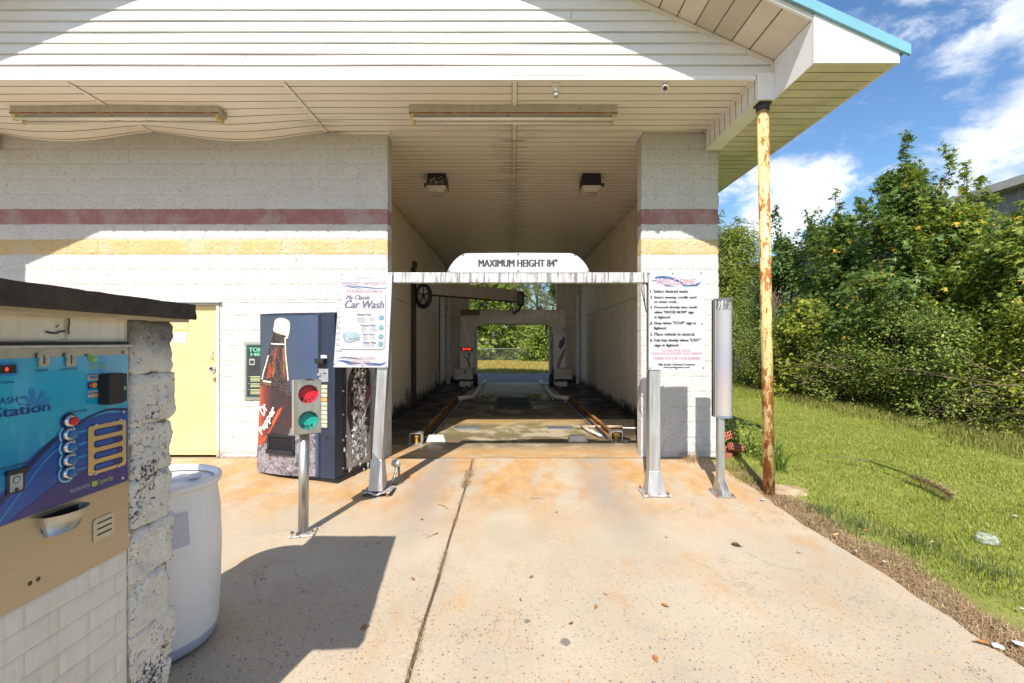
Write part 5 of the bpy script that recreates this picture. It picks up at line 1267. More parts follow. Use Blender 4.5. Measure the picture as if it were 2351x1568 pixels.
# card stickers
for nm, y0, y1, kind in (('VISA', 722, 768, 0), ('MC', 778, 823, 1), ('DISCOVER', 838, 883, 2)):
    mb = MB(); a = kf.px(k1((563, y1))); b_ = kf.px(k1((634, y0))); a2 = kf.px(k1((563, y0))); w_, h_ = b_[0]-a[0], a2[1]-a[1]
    R4 = lambda x0, y0_, x1, y1_: [(a[0]+w_*x0, a[1]+h_*y0_), (a[0]+w_*x1, a[1]+h_*y0_), (a[0]+w_*x1, a[1]+h_*y1_), (a[0]+w_*x0, a[1]+h_*y1_)]
    mb.flat(kf, R4(0, 0, 1, 1), L+.001, M['white'] if kind != 1 else nv)
    if kind == 0: mb.flat(kf, R4(.03, .84, .97, .97), L+.0014, royal); mb.flat(kf, R4(.03, .03, .97, .16), L+.0014, pm('card_gold', (.75, .45, .04), .3)); mb.text(kf, 'VISA', (a[0]+w_*.14, a[1]+h_*.28, a[0]+w_*.86, a[1]+h_*.74), royal, L+.0015, bold=.03, shear=.25)
    if kind == 1: mb.flat(kf, circ(a[0]+w_*.37, a[1]+h_*.5, h_*.40, 20), L+.0014, pm('card_red', (.62, .02, .02), .3)); mb.flat(kf, circ(a[0]+w_*.65, a[1]+h_*.5, h_*.40, 20), L+.0018, pm('card_orange', (.85, .42, .02), .3)); mb.text(kf, 'MasterCard', (a[0]+w_*.12, a[1]+h_*.4, a[0]+w_*.9, a[1]+h_*.62), M['white'], L+.0022)
    if kind == 2: mb.flat(kf, [(a[0]+w_, a[1]), (a[0]+w_, a[1]+h_*.45), (a[0]+w_*.25, a[1])], L+.0014, pm('card_tangerine', (.80, .28, .03), .3)); mb.text(kf, 'DISCOVER', (a[0]+w_*.06, a[1]+h_*.5, a[0]+w_*.94, a[1]+h_*.76), M['ink'], L+.0016, bold=.02)
    mb.build('card_sticker', face)
# coin slots
for x0, x1 in ((221, 292), (409, 476)):
    mb = MB(); a = kf.px(k1((x0, 672))); b_ = kf.px(k1((x1, 575))); a2 = kf.px(k1((x0, 578))); mb.plate(kf, rrect(a[0], a[1], b_[0], a2[1], .003), L, L+.006, M['steel']); cs_ = mb.build('coin_slot', face)
    xm = (a[0]+b_[0])/2; h_ = a2[1]-a[1]; mb = MB(); mb.fbox(kf, xm-.0018, xm+.0018, a[1]+h_*.18, a[1]+h_*.82, L+.0055, L+.0068, M['black']); mb.build('slit', cs_)
    for dx_ in (-.011, .011): mb = MB(); mb.plate(kf, circ(xm+dx_, a[1]+h_*.47, .0045, 12), L+.006, L+.0085, M['alu']); mb.build('screw', cs_)
# display window
mb = MB(); a = kf.px(k1((-95, 742))); b_ = kf.px(k1((95, 640))); mb.flat(kf, rrect(a[0], a[1], b_[0], b_[1], .008), L+.0008, midb); mb.build('display_surround', face)
mb = MB(); a = kf.px(k1((-80, 722))); b_ = kf.px(k1((71, 658))); mb.fbox(kf, a[0], b_[0], a[1], b_[1], L+.001, L+.004, M['black']); ds = mb.build('display', face)
rled = pm('red_led', (.9, .03, .02), .4, emit=2.0); mb = MB(); kt(mb, '8', (-4, 678, 16, 702), rled, L+.0046); mb.build('digit', ds)
# card reader
mb = MB(); kq = Fr((XK+.010, 0, 0), (0, 1, 0), (0, 0, 1)); a = kq.px(k1((651, 938))); b_ = kq.px(k1((808, 718))); xm = kq.px(k1((745, 800)))[0]
mb.plate(kf, rrect(a[0], a[1]+.004, xm+.004, b_[1]+.006, .008), L, L+.045, M['black']); mb.plate(kf, rrect(xm, a[1]+.006, b_[0]-.004, b_[1]+.002, .005), L, L+.028, M['black']); rd = mb.build('card_reader', face, bevel=.004)
mb = MB(); mb.plate(kf, rrect(xm+.014, a[1]+.05, b_[0]-.012, b_[1]-.045, .003), L+.0281, L+.0288, M['alu']); mb.build('sticker', rd)
# push buttons
kb = Fr((XK+.034, 0, 0), (0, 1, 0), (0, 0, 1)); chrome = pm('chrome', (.62, .62, .63), .12, 1, var=.03)
for i, (x, y, mt) in enumerate(((503, 1037, 'r'), (497, 1127, 'b'), (497, 1212, 'b'), (497, 1300, 'b'), (492, 1388, 'b'))):
    c_ = kb.px(k1((x-2, y))); mb = MB()
    if i: mb.flat(kf, circ(c_[0], c_[1], .030, 24), L+.0022, palec); mb.flat(kf, circ(c_[0], c_[1], .0245, 24), L+.0026, royal); mb.flat(kf, [(c_[0]+.024, c_[1]-.004), (c_[0]+.07, c_[1]-.004), (c_[0]+.07, c_[1]+.004), (c_[0]+.024, c_[1]+.004)], L+.0022, midb); mb.build('button_ring_print', face)
    else: mb.flat(kf, circ(c_[0], c_[1], .027, 24), L+.0022, deep); mb.build('button_ring_print', face)
    mb = MB(); p = kf.p(c_[0], c_[1], L); mb.tube([p, p+kf.n*.010, p+kf.n*.016, p+kf.n*.0165], [.0205, .0205, .017, .0145], 22, chrome); bt = mb.build('push_button', face, True)
    mb = MB(); mb.tube([p+kf.n*.0168, p+kf.n*.024, p+kf.n*.026], [.0142, .0138, .011], 20, pm('red_button', (.50, .015, .02), .25) if i == 0 else M.setdefault('bluebtn', pm('blue_button', (.02, .13, .33), .25))); mb.build('button_cap', bt, True)
# gold label plate with four windows
a = kf.px(k1((560, 1415))); t_ = kf.px(k1((560, 1075))); b_ = kf.px(k1((818, 1020))); mb = MB()
gplate = pm('brass_plate', (.62, .47, .24), .3, .8, var=.05, scale=3); mb.plate(kf, rrect(a[0], a[1]+.002, b_[0], t_[1], .010), L, L+.005, gplate); gp_ = mb.build('label_plate', face, bevel=.0015)
for x, y in ((608, 1064), (775, 1030), (606, 1392), (765, 1340)): mb = MB(); c_ = kf.px(k1((x, y))); mb.plate(kf, circ(c_[0], c_[1], .0045, 12), L+.005, L+.0085, M['alu']); mb.build('screw', gp_)
hh = (t_[1]-a[1]); ww = b_[0]-a[0]
for i in range(4):
    zc_ = t_[1]-hh*(.155+.232*i); mb = MB(); mb.flat(kf, rrect(a[0]+ww*.13, zc_-.0125, b_[0]-ww*.10, zc_+.0125, .0115), L+.0054, deep); wn = mb.build('label_window', gp_); mb = MB()
    mb.flat(kf, rrect(a[0]+ww*.17, zc_-.007, b_[0]-ww*(.3+.08*(i % 2)), zc_+.007, .003), L+.0058, royal); mb.build('label_strip', wn)
# bank note picture
mb = MB(); a = kf.px(k1((30, 1520))); b_ = kf.px(k1((118, 1395))); a2 = kf.px(k1((30, 1408))); bg_ = pm('note_grey', (.34, .36, .36), .4, var=.2, scale=30)
mb.flat(kf, [(a[0]-.008, a[1]-.006), (b_[0]+.006, a[1]-.006), (b_[0]+.006, a2[1]+.004), (a[0]-.008, a2[1]+.004)], L+.003, M['ink']); mb.flat(kf, [(a[0], a[1]), (b_[0], a[1]), (b_[0], a2[1]), (a[0], a2[1])], L+.0034, bg_)
xm, zm = (a[0]+b_[0])/2, (a[1]+a2[1])/2; mb.flat(kf, circ(xm, zm+.008, .011, 18), L+.0038, M['ink']); mb.flat(kf, circ(xm, zm+.008, .0085, 18), L+.0042, bg_); mb.flat(kf, circ(xm, zm-.02, .006, 14), L+.0038, M['ink']); mb.build('bank_note_picture', face)
mb = MB(); mb.fbox(kf, a[0]-.012, b_[0]+.012, a2[1]+.004, a2[1]+.016, L, L+.012, M['black']); mb.build('bill_slot', face, bevel=.002)
for x, y in ((815, 574), (803, 975), (795, 1420)): mb = MB(); c_ = kf.px(k1((x, y))); mb.plate(kf, circ(c_[0], c_[1], .0055, 12), L, L+.005, M['alu']); mb.build('screw', face)
# coin cup
a = kf.px(k2((208, 545))); b_ = kf.px(k2((500, 480))); lw = kf.px(k2((272, 648))); mb = MB(); n_ = 14; zt = a[1]+.004; zb = zt-.068; c0_, c1_ = (a[0]+b_[0])/2, (b_[0]-a[0])/2
up, dn = [], []
for i in range(n_+1):
    t = math.pi*i/n_; up.append(kf.p(c0_-c1_*math.cos(t), zt, .010+.060*math.sin(t)**.8)); dn.append(kf.p(c0_-c1_*.66*math.cos(t), zb, .010+.028*math.sin(t)**.8))
mb.add(up+dn, [(i, n_+1+i, n_+2+i, i+1) for i in range(n_)]+[tuple(range(n_+1, 2*n_+2))], M['steel']); mb.build('coin_cup', lower, True)
mb = MB(); mb.fbox(kf, c0_-c1_*.8, c0_+c1_*.8, zt-.05, zt, .0102, .0112, M['black']); mb.build('cup_opening', lower)
# vent and two holes
a = kf.px(k2((563, 692))); b_ = kf.px(k2((697, 500))); t_ = kf.px(k2((563, 545))); mb = MB(); mb.plate(kf, rrect(a[0], a[1], b_[0], t_[1], .010), .010, .014, M['steel']); vt = mb.build('vent_plate', lower, bevel=.001)
for i in range(3): mb = MB(); zc_ = a[1]+(t_[1]-a[1])*(.25+.25*i); mb.flat(kf, rrect(a[0]+.012, zc_-.006, b_[0]-.010, zc_+.006, .0055), .0145, M['alu']); mb.flat(kf, rrect(a[0]+.014, zc_-.001, b_[0]-.012, zc_+.005, .0028), .0149, M['dsteel']); mb.build('louvre', vt)
for p in ((168, 942), (220, 915)): mb = MB(); c_ = kf.px(k2(p)); mb.flat(kf, circ(c_[0], c_[1], .007, 14), .0105, M['black']); mb.build('hole', lower)

# ------------------------------------------------------------------ white plastic drum behind the pay station
bc = Vector((-1.93, 2.53, gz(2.53))); m, g, b = newmat('white_drum_plastic'); P = g.obj(); x, y, z = g.sep(P); n1 = g.noise(P, 5, 5, .6)
cc = g.ramp(n1, [(.3, (.80, .765, .735)), (.7, (.86, .83, .80))]); cc = g.mix(g.mp(g.m('ADD', z, g.m('MULTIPLY', n1, .02)), .100, .085, 0, .75), cc, (.26, .33, .46)); cc = g.mix(g.mp(g.noise(g.map(P, (1, 1, .3)), 14, 5, .7), .68, .76, 0, .6), cc, (.30, .25, .2))
setp(g, b, Base_Color=cc, Roughness=.42, Subsurface_Weight=.0); dm_ = m
o = thing('plastic_drum', 'white plastic drum with a faintly blue bottom edge standing behind the pay station', 'drum', bc)
mb = MB(); prof = [(.0, .005), (.235, .005), (.262, .022), (.272, .05), (.280, .10), (.290, .30), (.296, .52), (.290, .72), (.276, .83), (.270, .858), (.272, .868)]; mb.lathe(bc, prof, 48, dm_); mb.build('body', o, True)
mb = MB(); mb.lathe(bc, [(.270, .862), (.292, .868), (.298, .885), (.295, .902), (.280, .910), (.268, .902), (.262, .880)], 48, dm_); mb.build('rim', o, True)
mb = MB(); vs = []
for j in range(9):
    for i in range(48): r = .264*j/8; t = 2*math.pi*i/48; vs.append((bc.x+r*math.cos(t), bc.y+r*math.sin(t), bc.z+.868+(.018 if j < 6 and math.sin(t-.6) > .1 else 0)+.004*noise.noise(Vector((r*9*math.cos(t), r*9*math.sin(t), 2)))))
mb.add(vs, [(j*48+i, j*48+(i+1) % 48, (j+1)*48+(i+1) % 48, (j+1)*48+i) for j in range(8) for i in range(48)], dm_); ld = mb.build('lid', o, True)
mb = MB(); mb.lathe(bc+Vector((.13, .1, .884)), [(.0, .016), (.03, .016), (.034, .0)], 16, dm_); mb.build('bung', ld, True)
mb = MB(); vs = []
for j in range(7):
    for i in range(9): t = math.radians(-52+26*i/8-2*j/6); z = .60+.17*j/6; r = .2925+.0015; vs.append((bc.x+(r+.002*0)*math.cos(t), bc.y+r*math.sin(t), bc.z+z))
mb.add(vs, [(j*9+i, j*9+i+1, (j+1)*9+i+1, (j+1)*9+i) for j in range(6) for i in range(8)], pm('faded_drum_label', (.56, .53, .62), .5, var=.08)); mb.build('label', o, label='faded lilac paper label')
# ------------------------------------------------------------------ inside the bay: rails, gantry, boom, drain
rustm = pm('rusty_rail_steel', (.33, .16, .055), .7, .2, var=.35, scale=10, stretch=(1, .3, 1), c2=(.10, .055, .03), t2=(.52, .66), s2=6)
bits = pm('gritty_debris', (.10, .075, .05), .9, var=.4, scale=20)
dkpipe = pm('dark_conduit', (.05, .045, .05), .5, var=.3)
for side, lab in ((-1, 'rusty floor rail along the left side of the wash bay'), (1, 'rusty floor rail along the right side of the wash bay, sunlit at its near end')):
    x0 = -1.44 if side < 0 else 1.60; x1 = -1.48 if side < 0 else 1.44
    y0, y1 = (7.05, 16.9) if side < 0 else (7.2, 16.9)
    o = thing('floor_rail', lab, 'rail', (x0, y0, 0), 'floor rails the wash gantry runs on')
    X = lambda y: x0+(x1-x0)*(y-y0)/(y1-y0)
    mb = MB(); mb.beam((X(y0), y0, .012), (X(y1), y1, .012), .13, .02, rustm); mb.beam((X(y0), y0, .052), (X(y1), y1, .052), .022, .062, rustm); mb.beam((X(y0), y0, .092), (X(y1), y1, .092), .058, .024, rustm); mb.build('track', o)
    mb = MB(); s_ = -side; mb.beam((X(y0)+s_*.10, y0+.1, .03), (X(y1)+s_*.10, y1, .03), .035, .035, dkpipe); mb.beam((X(y0)+s_*.15, y0+.15, .022), (X(y1)+s_*.15, y1, .022), .02, .02, M['alu']); mb.build('conduit', o)
    mb = MB(); xx = X(y0)
    for dx_ in (-.085, .085): mb.box(xx+dx_-.006, xx+dx_+.006, y0-.12, y0+.02, .0, .17, M['alu'])
    mb.box(xx-.085, xx+.085, y0-.12, y0+.02, .158, .17, M['alu']); mb.box(xx-.12 if side < 0 else xx-.09, xx+.09 if side < 0 else xx+.12, y0-.13, y0+.03, .002, .012, M['alu']); mb.build('end_bracket', o)
    mb = MB(); mb.tube([(xx, y0-.06, .01), (xx, y0-.06, .10)], .028, 10, pm('yellow_stop', (.45, .24, .03), .6, var=.3)); mb.tube([(xx, y0-.06, .10), (xx, y0-.06, .13)], .045, 10, bpy.data.materials['yellow_stop']); mb.build('end_stop', o)
    for k in range(9):
        y = y0+.5+k*1.05; mb = MB(); mb.box(X(y)-.13, X(y)+.17*(-side) if side < 0 else X(y)+.13, y-.04, y+.04, .001, .013, M['galv' if k % 3 == 0 else 'rust']) if side > 0 else mb.box(X(y)-.13, X(y)+.2, y-.04, y+.04, .001, .013, M['galv' if k % 3 == 0 else 'rust']); mb.build('tie_plate', o)
for x, y, lab in ((-1.165, 7.16, 'white concrete wheel stop beside the left rail end'), (1.01, 7.16, 'white concrete wheel stop beside the right rail end')):
    mb = MB(); w_ = .15; mb.hexa([(x-w_, y-.075, .002), (x+w_, y-.075, .002), (x+w_, y+.075, .002), (x-w_, y+.075, .002)], [(x-w_*.78, y-.04, .095), (x+w_*.72, y-.04, .095), (x+w_*.72, y+.05, .095), (x-w_*.78, y+.05, .095)], pm('painted_stop', (.62, .58, .50), .8, var=.15, c2=(.25, .22, .17), t2=(.55, .7), s2=9))
    tag(mb.build('wheel_stop', bevel=.008), lab, 'wheel stop', 'wheel stops at the bay mouth')
mb = MB(); mb.beam((1.68, 7.2, .03), (1.78, 7.05, .03), .09, .05, M['alu']); mb.beam((1.66, 7.19, .06), (1.76, 7.04, .06), .07, .012, M['dsteel']); tag(mb.build('bracket_piece', bevel=.003), 'loose grey metal bracket lying right of the right rail end', 'scrap')
for x, lab in ((-.80, 'grey steel cover plate set in the floor left of centre'), (.86, 'grey steel cover plate set in the floor right of centre')):
    mb = MB(); mb.box(x-.23, x+.23, 8.12, 8.42, .001, .012, pm('worn_zinc_plate', (.26, .28, .31), .45, .6, var=.2)); tag(mb.build('floor_plate', bevel=.002), lab, 'cover plate', 'steel plates in the bay floor')
# drain
o = thing('floor_drain', 'dark square steel drain grate in the middle of the bay floor', 'drain', (.03, 11.5, 0)); mb = MB(); xa, xb, ya, yb = -.42, .48, 10.7, 12.5
for q in ((xa, xb, ya, ya+.05), (xa, xb, yb-.05, yb), (xa, xa+.05, ya+.05, yb-.05), (xb-.05, xb, ya+.05, yb-.05)): mb.box(*q, .001, .035, M['dsteel'])
mb.build('frame', o); mb = MB()
for k in range(30): x = xa+.06+k*(xb-xa-.12)/29; mb.box(x-.005, x+.005, ya+.05, yb-.05, .004, .03, M['dsteel'])
for k in range(9): y = ya+.12+k*.19; mb.box(xa+.05, xb-.05, y-.006, y+.006, .002, .026, M['dsteel'])
mb.box(xa+.05, xb-.05, ya+.05, yb-.05, .0005, .0015, M['black']); mb.build('grate', o)
# white guide pipes
for side in (-1, 1):
    sx = 1 if side < 0 else -1
    for (p, q, r, lab, h) in (((1.36, 11.75), (1.02, 12.1), (1.02, 14.7), 'near', .10), ((1.30, 15.5), (1.03, 15.75), (.98, 17.1), 'far', .09)):
        pts = [Vector((side*p[0]+(.06 if side > 0 else 0), p[1], h)), Vector((side*(q[0]+.10)+(.06 if side > 0 else 0), q[1]-.06, h)), Vector((side*q[0]+(.06 if side > 0 else 0), q[1]+.10, h)), Vector((side*r[0]+(.06 if side > 0 else 0), r[1], h))]
        o = thing('wheel_guide', '%s white bent guide pipe on the %s side of the bay floor' % (lab, 'left' if side < 0 else 'right'), 'guide pipe', (pts[0].x, pts[0].y, 0), 'white wheel guide pipes')
        mb = MB(); mb.tube(pts, .058, 12, M['pvc']); mb.build('pipe', o, True)
        for t in (pts[0]*.7+pts[1]*.3, pts[2], pts[2]*.3+pts[3]*.7): mb = MB(); mb.box(t.x-.02, t.x+.02, t.y-.02, t.y+.02, 0, h-.045, M['galv']); mb.build('stand', o)
# gantry
YGa = 15.3
m, g, b = newmat('gantry_panel'); P = g.obj(); n1 = g.noise(g.map(P, (1, 1, .3)), 5, 6, .65); n2 = g.noise(P, 1.2, 4)
setp(g, b, Base_Color=g.mix(g.mp(n2, .4, .7, 0, .5), g.ramp(n1, [(.3, (.44, .39, .32)), (.7, (.56, .51, .43))]), (.38, .32, .25)), Roughness=.4, Metallic=.25); gpm = m
lightp = pm('pale_panel', (.74, .72, .68), .4, var=.08)
o = thing('wash_gantry', 'arched wash gantry lettered wizard 2.0 over the rails at the bay back', 'wash machine', (.03, YGa, 0))
q = [at(x, y, YGa) for x, y in ((1056, 846), (1056, 711), (1299, 711), (1299, 846), (1269, 846), (1269, 768), (1264, 751), (1250, 743), (1108, 743), (1095, 750), (1090, 766), (1090, 846))]
fg = Fr((0, YGa, 0), (1, 0, 0), (0, 0, 1)); q2 = [(p.x, p.z) for p in q]; mb = MB(); mb.plate(fg, q2, -.75, 0, gpm); mb.build('arch', o, bevel=.01)
CG = CR(1220, 820, 4.126); gp = lambda p: fg.px(CG(p))
mb = MB(); tb(mb, fg, CG, 'wizard', (1340, 468, 1690, 548), pm('silver_letters', (.80, .78, .74), .4), .003); tb(mb, fg, CG, '2.0', (1732, 482, 1862, 552), lightp, .003, bold=.015); tb(mb, fg, CG, 'water', (1000, 486, 1260, 540), pm('worn_letters', (.60, .55, .47), .5), .003); mb.build('lettering', o)
mb = MB(); mb.flat(fg, [gp(p) for p in ((665, 525), (905, 520), (905, 448), (665, 448))], .003, pm('olive_panel', (.16, .14, .09), .5, var=.1)); mb.build('patch', o)
def bx(name, x0, y0, x1, y1, c0, c1, mat, par=o, bev=.006):
    a, c = gp((x0, y1)), gp((x1, y0)); mb = MB(); mb.fbox(fg, a[0], c[0], a[1], c[1], c0, c1, mat); return mb.build(name, par, bevel=bev)
bx('leg_panel', 665, 1005, 822, 1170, .004, .018, lightp); bx('leg_panel', 1820, 1112, 1968, 1172, .004, .018, lightp); bx('leg_panel', 1820, 760, 1968, 1106, .004, .018, lightp)
sg = bx('status_display', 668, 918, 818, 960, .004, .03, M['black']); led = pm('red_led_text', (.9, .04, .02), .4, emit=1.6); mb = MB(); tb(mb, fg, CG, 'STOP', (692, 928, 800, 950), led, .0315, bold=.02); mb.build('lettering', sg)
mb = MB(); purple = pm('deep_violet_print', (.045, .03, .14), .4)
mb.flat(fg, [gp(p) for p in ((1925, 785), (1957, 785), (1957, 870), (1905, 950), (1880, 910), (1890, 840), (1925, 815))], .0195, purple); mb.flat(fg, [gp(p) for p in ((758, 985), (786, 985), (782, 1066), (770, 1062))], .0195, purple); mb.flat(fg, [gp(p) for p in ((1940, 690), (1948, 670), (1955, 712), (1938, 708))], .0035, purple); mb.flat(fg, [gp(p) for p in ((722, 1195), (735, 1185), (745, 1215), (725, 1245))], .25, purple); mb.build('violet_print', o)
mb = MB(); tan = pm('tan_swoosh_print', (.24, .19, .14), .4)
a_ = cr([gp(p) for p in ((1960, 900), (1920, 980), (1880, 1070), (1860, 1168))], 4, False); c_ = cr([gp(p) for p in ((1962, 960), (1935, 1040), (1905, 1110), (1892, 1168))], 4, False); mb.ribbon(fg, a_, c_, .0198, tan)
a_ = cr([gp(p) for p in ((690, 1010), (735, 1060), (760, 1110), (770, 1168))], 4, False); c_ = cr([gp(p) for p in ((720, 1010), (765, 1060), (785, 1110), (790, 1168))], 4, False); mb.ribbon(fg, a_, c_, .0198, tan)
a_ = cr([gp(p) for p in ((700, 540), (705, 680), (735, 800), (770, 890))], 4, False); c_ = cr([gp(p) for p in ((706, 540), (725, 680), (760, 800), (772, 890))], 4, False); mb.ribbon(fg, a_, c_, .0035, lightp); a_ = cr([gp(p) for p in ((1898, 550), (1930, 600), (1955, 660))], 4, False); c_ = cr([gp(p) for p in ((1904, 550), (1950, 600), (1960, 660))], 4, False); mb.ribbon(fg, a_, c_, .0035, lightp)
mb.build('swoosh_print', o)
bx('carriage_cover', 600, 1176, 822, 1292, -.7, .24, gpm); bx('carriage_cover', 1815, 1176, 2035, 1290, -.7, .24, gpm); bx('carriage_lip', 590, 1286, 828, 1302, -.7, .26, lightp); bx('carriage_lip', 1815, 1286, 2040, 1300, -.7, .26, lightp)
bx('carriage_frame', 640, 1304, 860, 1330, -.7, .2, M['dsteel']); bx('carriage_frame', 1830, 1304, 2060, 1335, -.7, .2, M['dsteel']); bx('drive_box', 660, 1332, 800, 1398, -.4, .16, lightp); bx('drive_box', 1845, 1330, 1980, 1394, -.4, .16, lightp)
for x in ((858, 1), (1782, -1)):
    c0 = gp((x[0], 1320)); mb = MB(); ctr = fg.p(c0[0], c0[1], .1); mb.tube([ctr-Vector((.065, 0, 0)), ctr-Vector((.045, 0, 0)), ctr+Vector((.045, 0, 0)), ctr+Vector((.065, 0, 0))], [.19, .22, .22, .19], 22, M['black']); wh = mb.build('guide_wheel', o, True); mb = MB(); mb.tube([ctr-Vector((.07, 0, 0)), ctr+Vector((.07, 0, 0))], .08, 14, M['dsteel']); mb.build('hub', wh, True)
for x0, x1 in ((836, 856), (1778, 1802)): bx('inner_trim', x0, 660, x1, 1250, -.74, .02, M['galv'])
for x0, x1 in ((870, 905), (1728, 1752)): bx('spray_nozzle', x0, 628, x1, 700, -.5, -.3, M['black'])
bx('pipe', 900, 612, 1740, 628, -.5, -.45, M['dsteel'])
# dark upright, swing boom and hose reel on the left wall
mb = MB(); mb.box(-2.405, -2.33, 11.05, 11.30, .003, 3.3, pm('dark_brown_paint', (.045, .028, .02), .6, var=.3)); o = tag(mb.build('wall_channel', bevel=.004), 'dark brown upright steel channel on the left bay wall', 'channel')
o = thing('swing_boom', 'tan swing boom reaching from the left bay wall to the gantry', 'boom', (-2.3, 11.4, 2.8))
mb = MB(); pa, pb_ = Vector((-2.05, 11.5, 2.88)), Vector((.16, 13.7, 2.88)); mb.beam(pa, pb_, .10, .34, gpm); mb.build('arm', o, bevel=.006); mb = MB(); mb.beam(pa-Vector((0, 0, .185)), pb_-Vector((0, 0, .185)), .13, .028, M['dsteel']); mb.build('cable_tray', o)
mb = MB(); mb.box(.13, .36, 13.62, 13.85, 2.60, 3.02, M['black']); mb.build('end_head', o, bevel=.04); mb = MB(); mb.tube([(.30, 13.72, 2.66), (.22, 13.9, 2.5), (.05, 14.3, 2.40), (.0, 14.9, 2.62), (.02, 15.4, 2.60)], .035, 8, M['black']); mb.tube([(.34, 13.7, 2.9), (.46, 13.72, 2.86)], .02, 8, M['black']); mb.build('hose', o, True)
mb = MB(); mb.box(-2.405, -2.02, 11.32, 11.45, 2.72, 3.05, M['alu']); mb.build('pivot_bracket', o, bevel=.006)
mb = MB(); cx = Vector((-2.16, 11.30, 2.66))
for rr in (.30, .27, .24): mb.tube([cx+Vector((math.cos(t)*rr*.62, (rr-.27)*1.2, math.sin(t)*rr)) for t in [2*math.pi*i/24 for i in range(25)]], .026, 6, M['black'], False)
for k in range(5): t = 2*math.pi*k/5+.3; mb.tube([cx, cx+Vector((math.cos(t)*.17, 0, math.sin(t)*.27))], .016, 6, M['black'])
mb.build('hose_reel', o, True)
o = thing('junction_box', 'small dark junction box with conduit high on the left bay wall', 'junction box', (-2.4, 10.9, 3.4)); mb = MB(); a = at(961, 608, 11.3); mb.box(-2.408, -2.32, 11.2, 11.36, a.z-.07, a.z+.07, M['dsteel']); mb.build('box', o, bevel=.005); mb = MB(); mb.tube([(-2.38, 11.28, a.z-.06), (-2.38, 11.28, 2.3)], .014, 8, M['galv'], False); mb.build('conduit', o)
mb = MB(); mb.tube([(-2.385, 15.3, .02), (-2.385, 15.3, 3.6)], .022, 8, rustm, False)
for z in (.5, 1.5, 2.5): mb.box(-2.41, -2.35, 15.26, 15.34, z, z+.04, M['galv'])
tag(mb.build('wall_pipe', smooth=True), 'thin rusty pipe running up the left bay wall near the back', 'pipe')
o = thing('hose_bib', 'small grey valve with short hose low on the left bay wall', 'valve', (-2.38, 14.2, .3)); mb = MB(); mb.box(-2.408, -2.33, 14.1, 14.3, .35, .62, M['galv']); mb.build('valve_box', o, bevel=.005); mb = MB(); mb.tube([(-2.35, 14.2, .36), (-2.3, 14.15, .2), (-2.33, 14.1, .02)], .02, 6, M['black']); mb.build('hose', o)
# white tube lying by the right rail
mb = MB(); mb.tube([(1.22, 8.25, .05), (1.27, 7.8, .06), (1.36, 7.55, .045), (1.43, 7.42, .03)], .022, 8, M['pvc']); tag(mb.build('loose_tube', smooth=True), 'short grey plastic tube curving beside the right rail', 'tube')
mb = MB(); mb.tube([(1.15, 8.22, .03), (1.95, 8.22, .03)], .026, 8, pm('stained_pipe', (.42, .30, .2), .7, var=.3)); mb.tube([(1.95, 8.18, .018), (2.47, 8.1, .018)], .014, 6, M['pvc']); tag(mb.build('cross_pipe', smooth=True), 'stained thin pipe crossing under the right rail', 'pipe')

# ------------------------------------------------------------------ plants
NR = np.random.default_rng(7)


def leafmat(name, cols, trans=.3, rough=.42, yellow=0.0, ycol=(.62, .36, .03)):
    m = bpy.data.materials.new(name); m.use_nodes = True; nt = m.node_tree; b = nt.nodes['Principled BSDF']; g = G(nt); out = nt.nodes['Material Output']
    ge = g.n('ShaderNodeNewGeometry'); r = ge.outputs['Random Per Island']; P = ge.outputs['Position']
    n = len(cols); f = g.m('ADD', g.m('MULTIPLY', r, .7), g.m('MULTIPLY', g.noise(P, 1.3, 3), .42))
    f = g.m('SUBTRACT', f, .08); c = g.ramp(f, [(i/(n-1), k) for i, k in enumerate(cols)])
    if yellow:
        r2 = g.m('FRACT', g.m('MULTIPLY', r, 57.31)); k = g.mp(g.m('ADD', r2, g.m('MULTIPLY', g.noise(P, 1.7, 4, .6), .9)), 1.42-yellow, 1.45-yellow)
        c = g.mix(k, c, ycol)
    setp(g, b, Base_Color=c, Roughness=rough, Specular_IOR_Level=.35)
    tr = g.n('ShaderNodeBsdfTranslucent', {0: g.mix(.55, c, (.24, .38, .03))}); ms = g.n('ShaderNodeMixShader', {0: trans, 1: b.outputs[0], 2: tr.outputs[0]})
    nt.links.new(ms.outputs[0], out.inputs[0]); return m


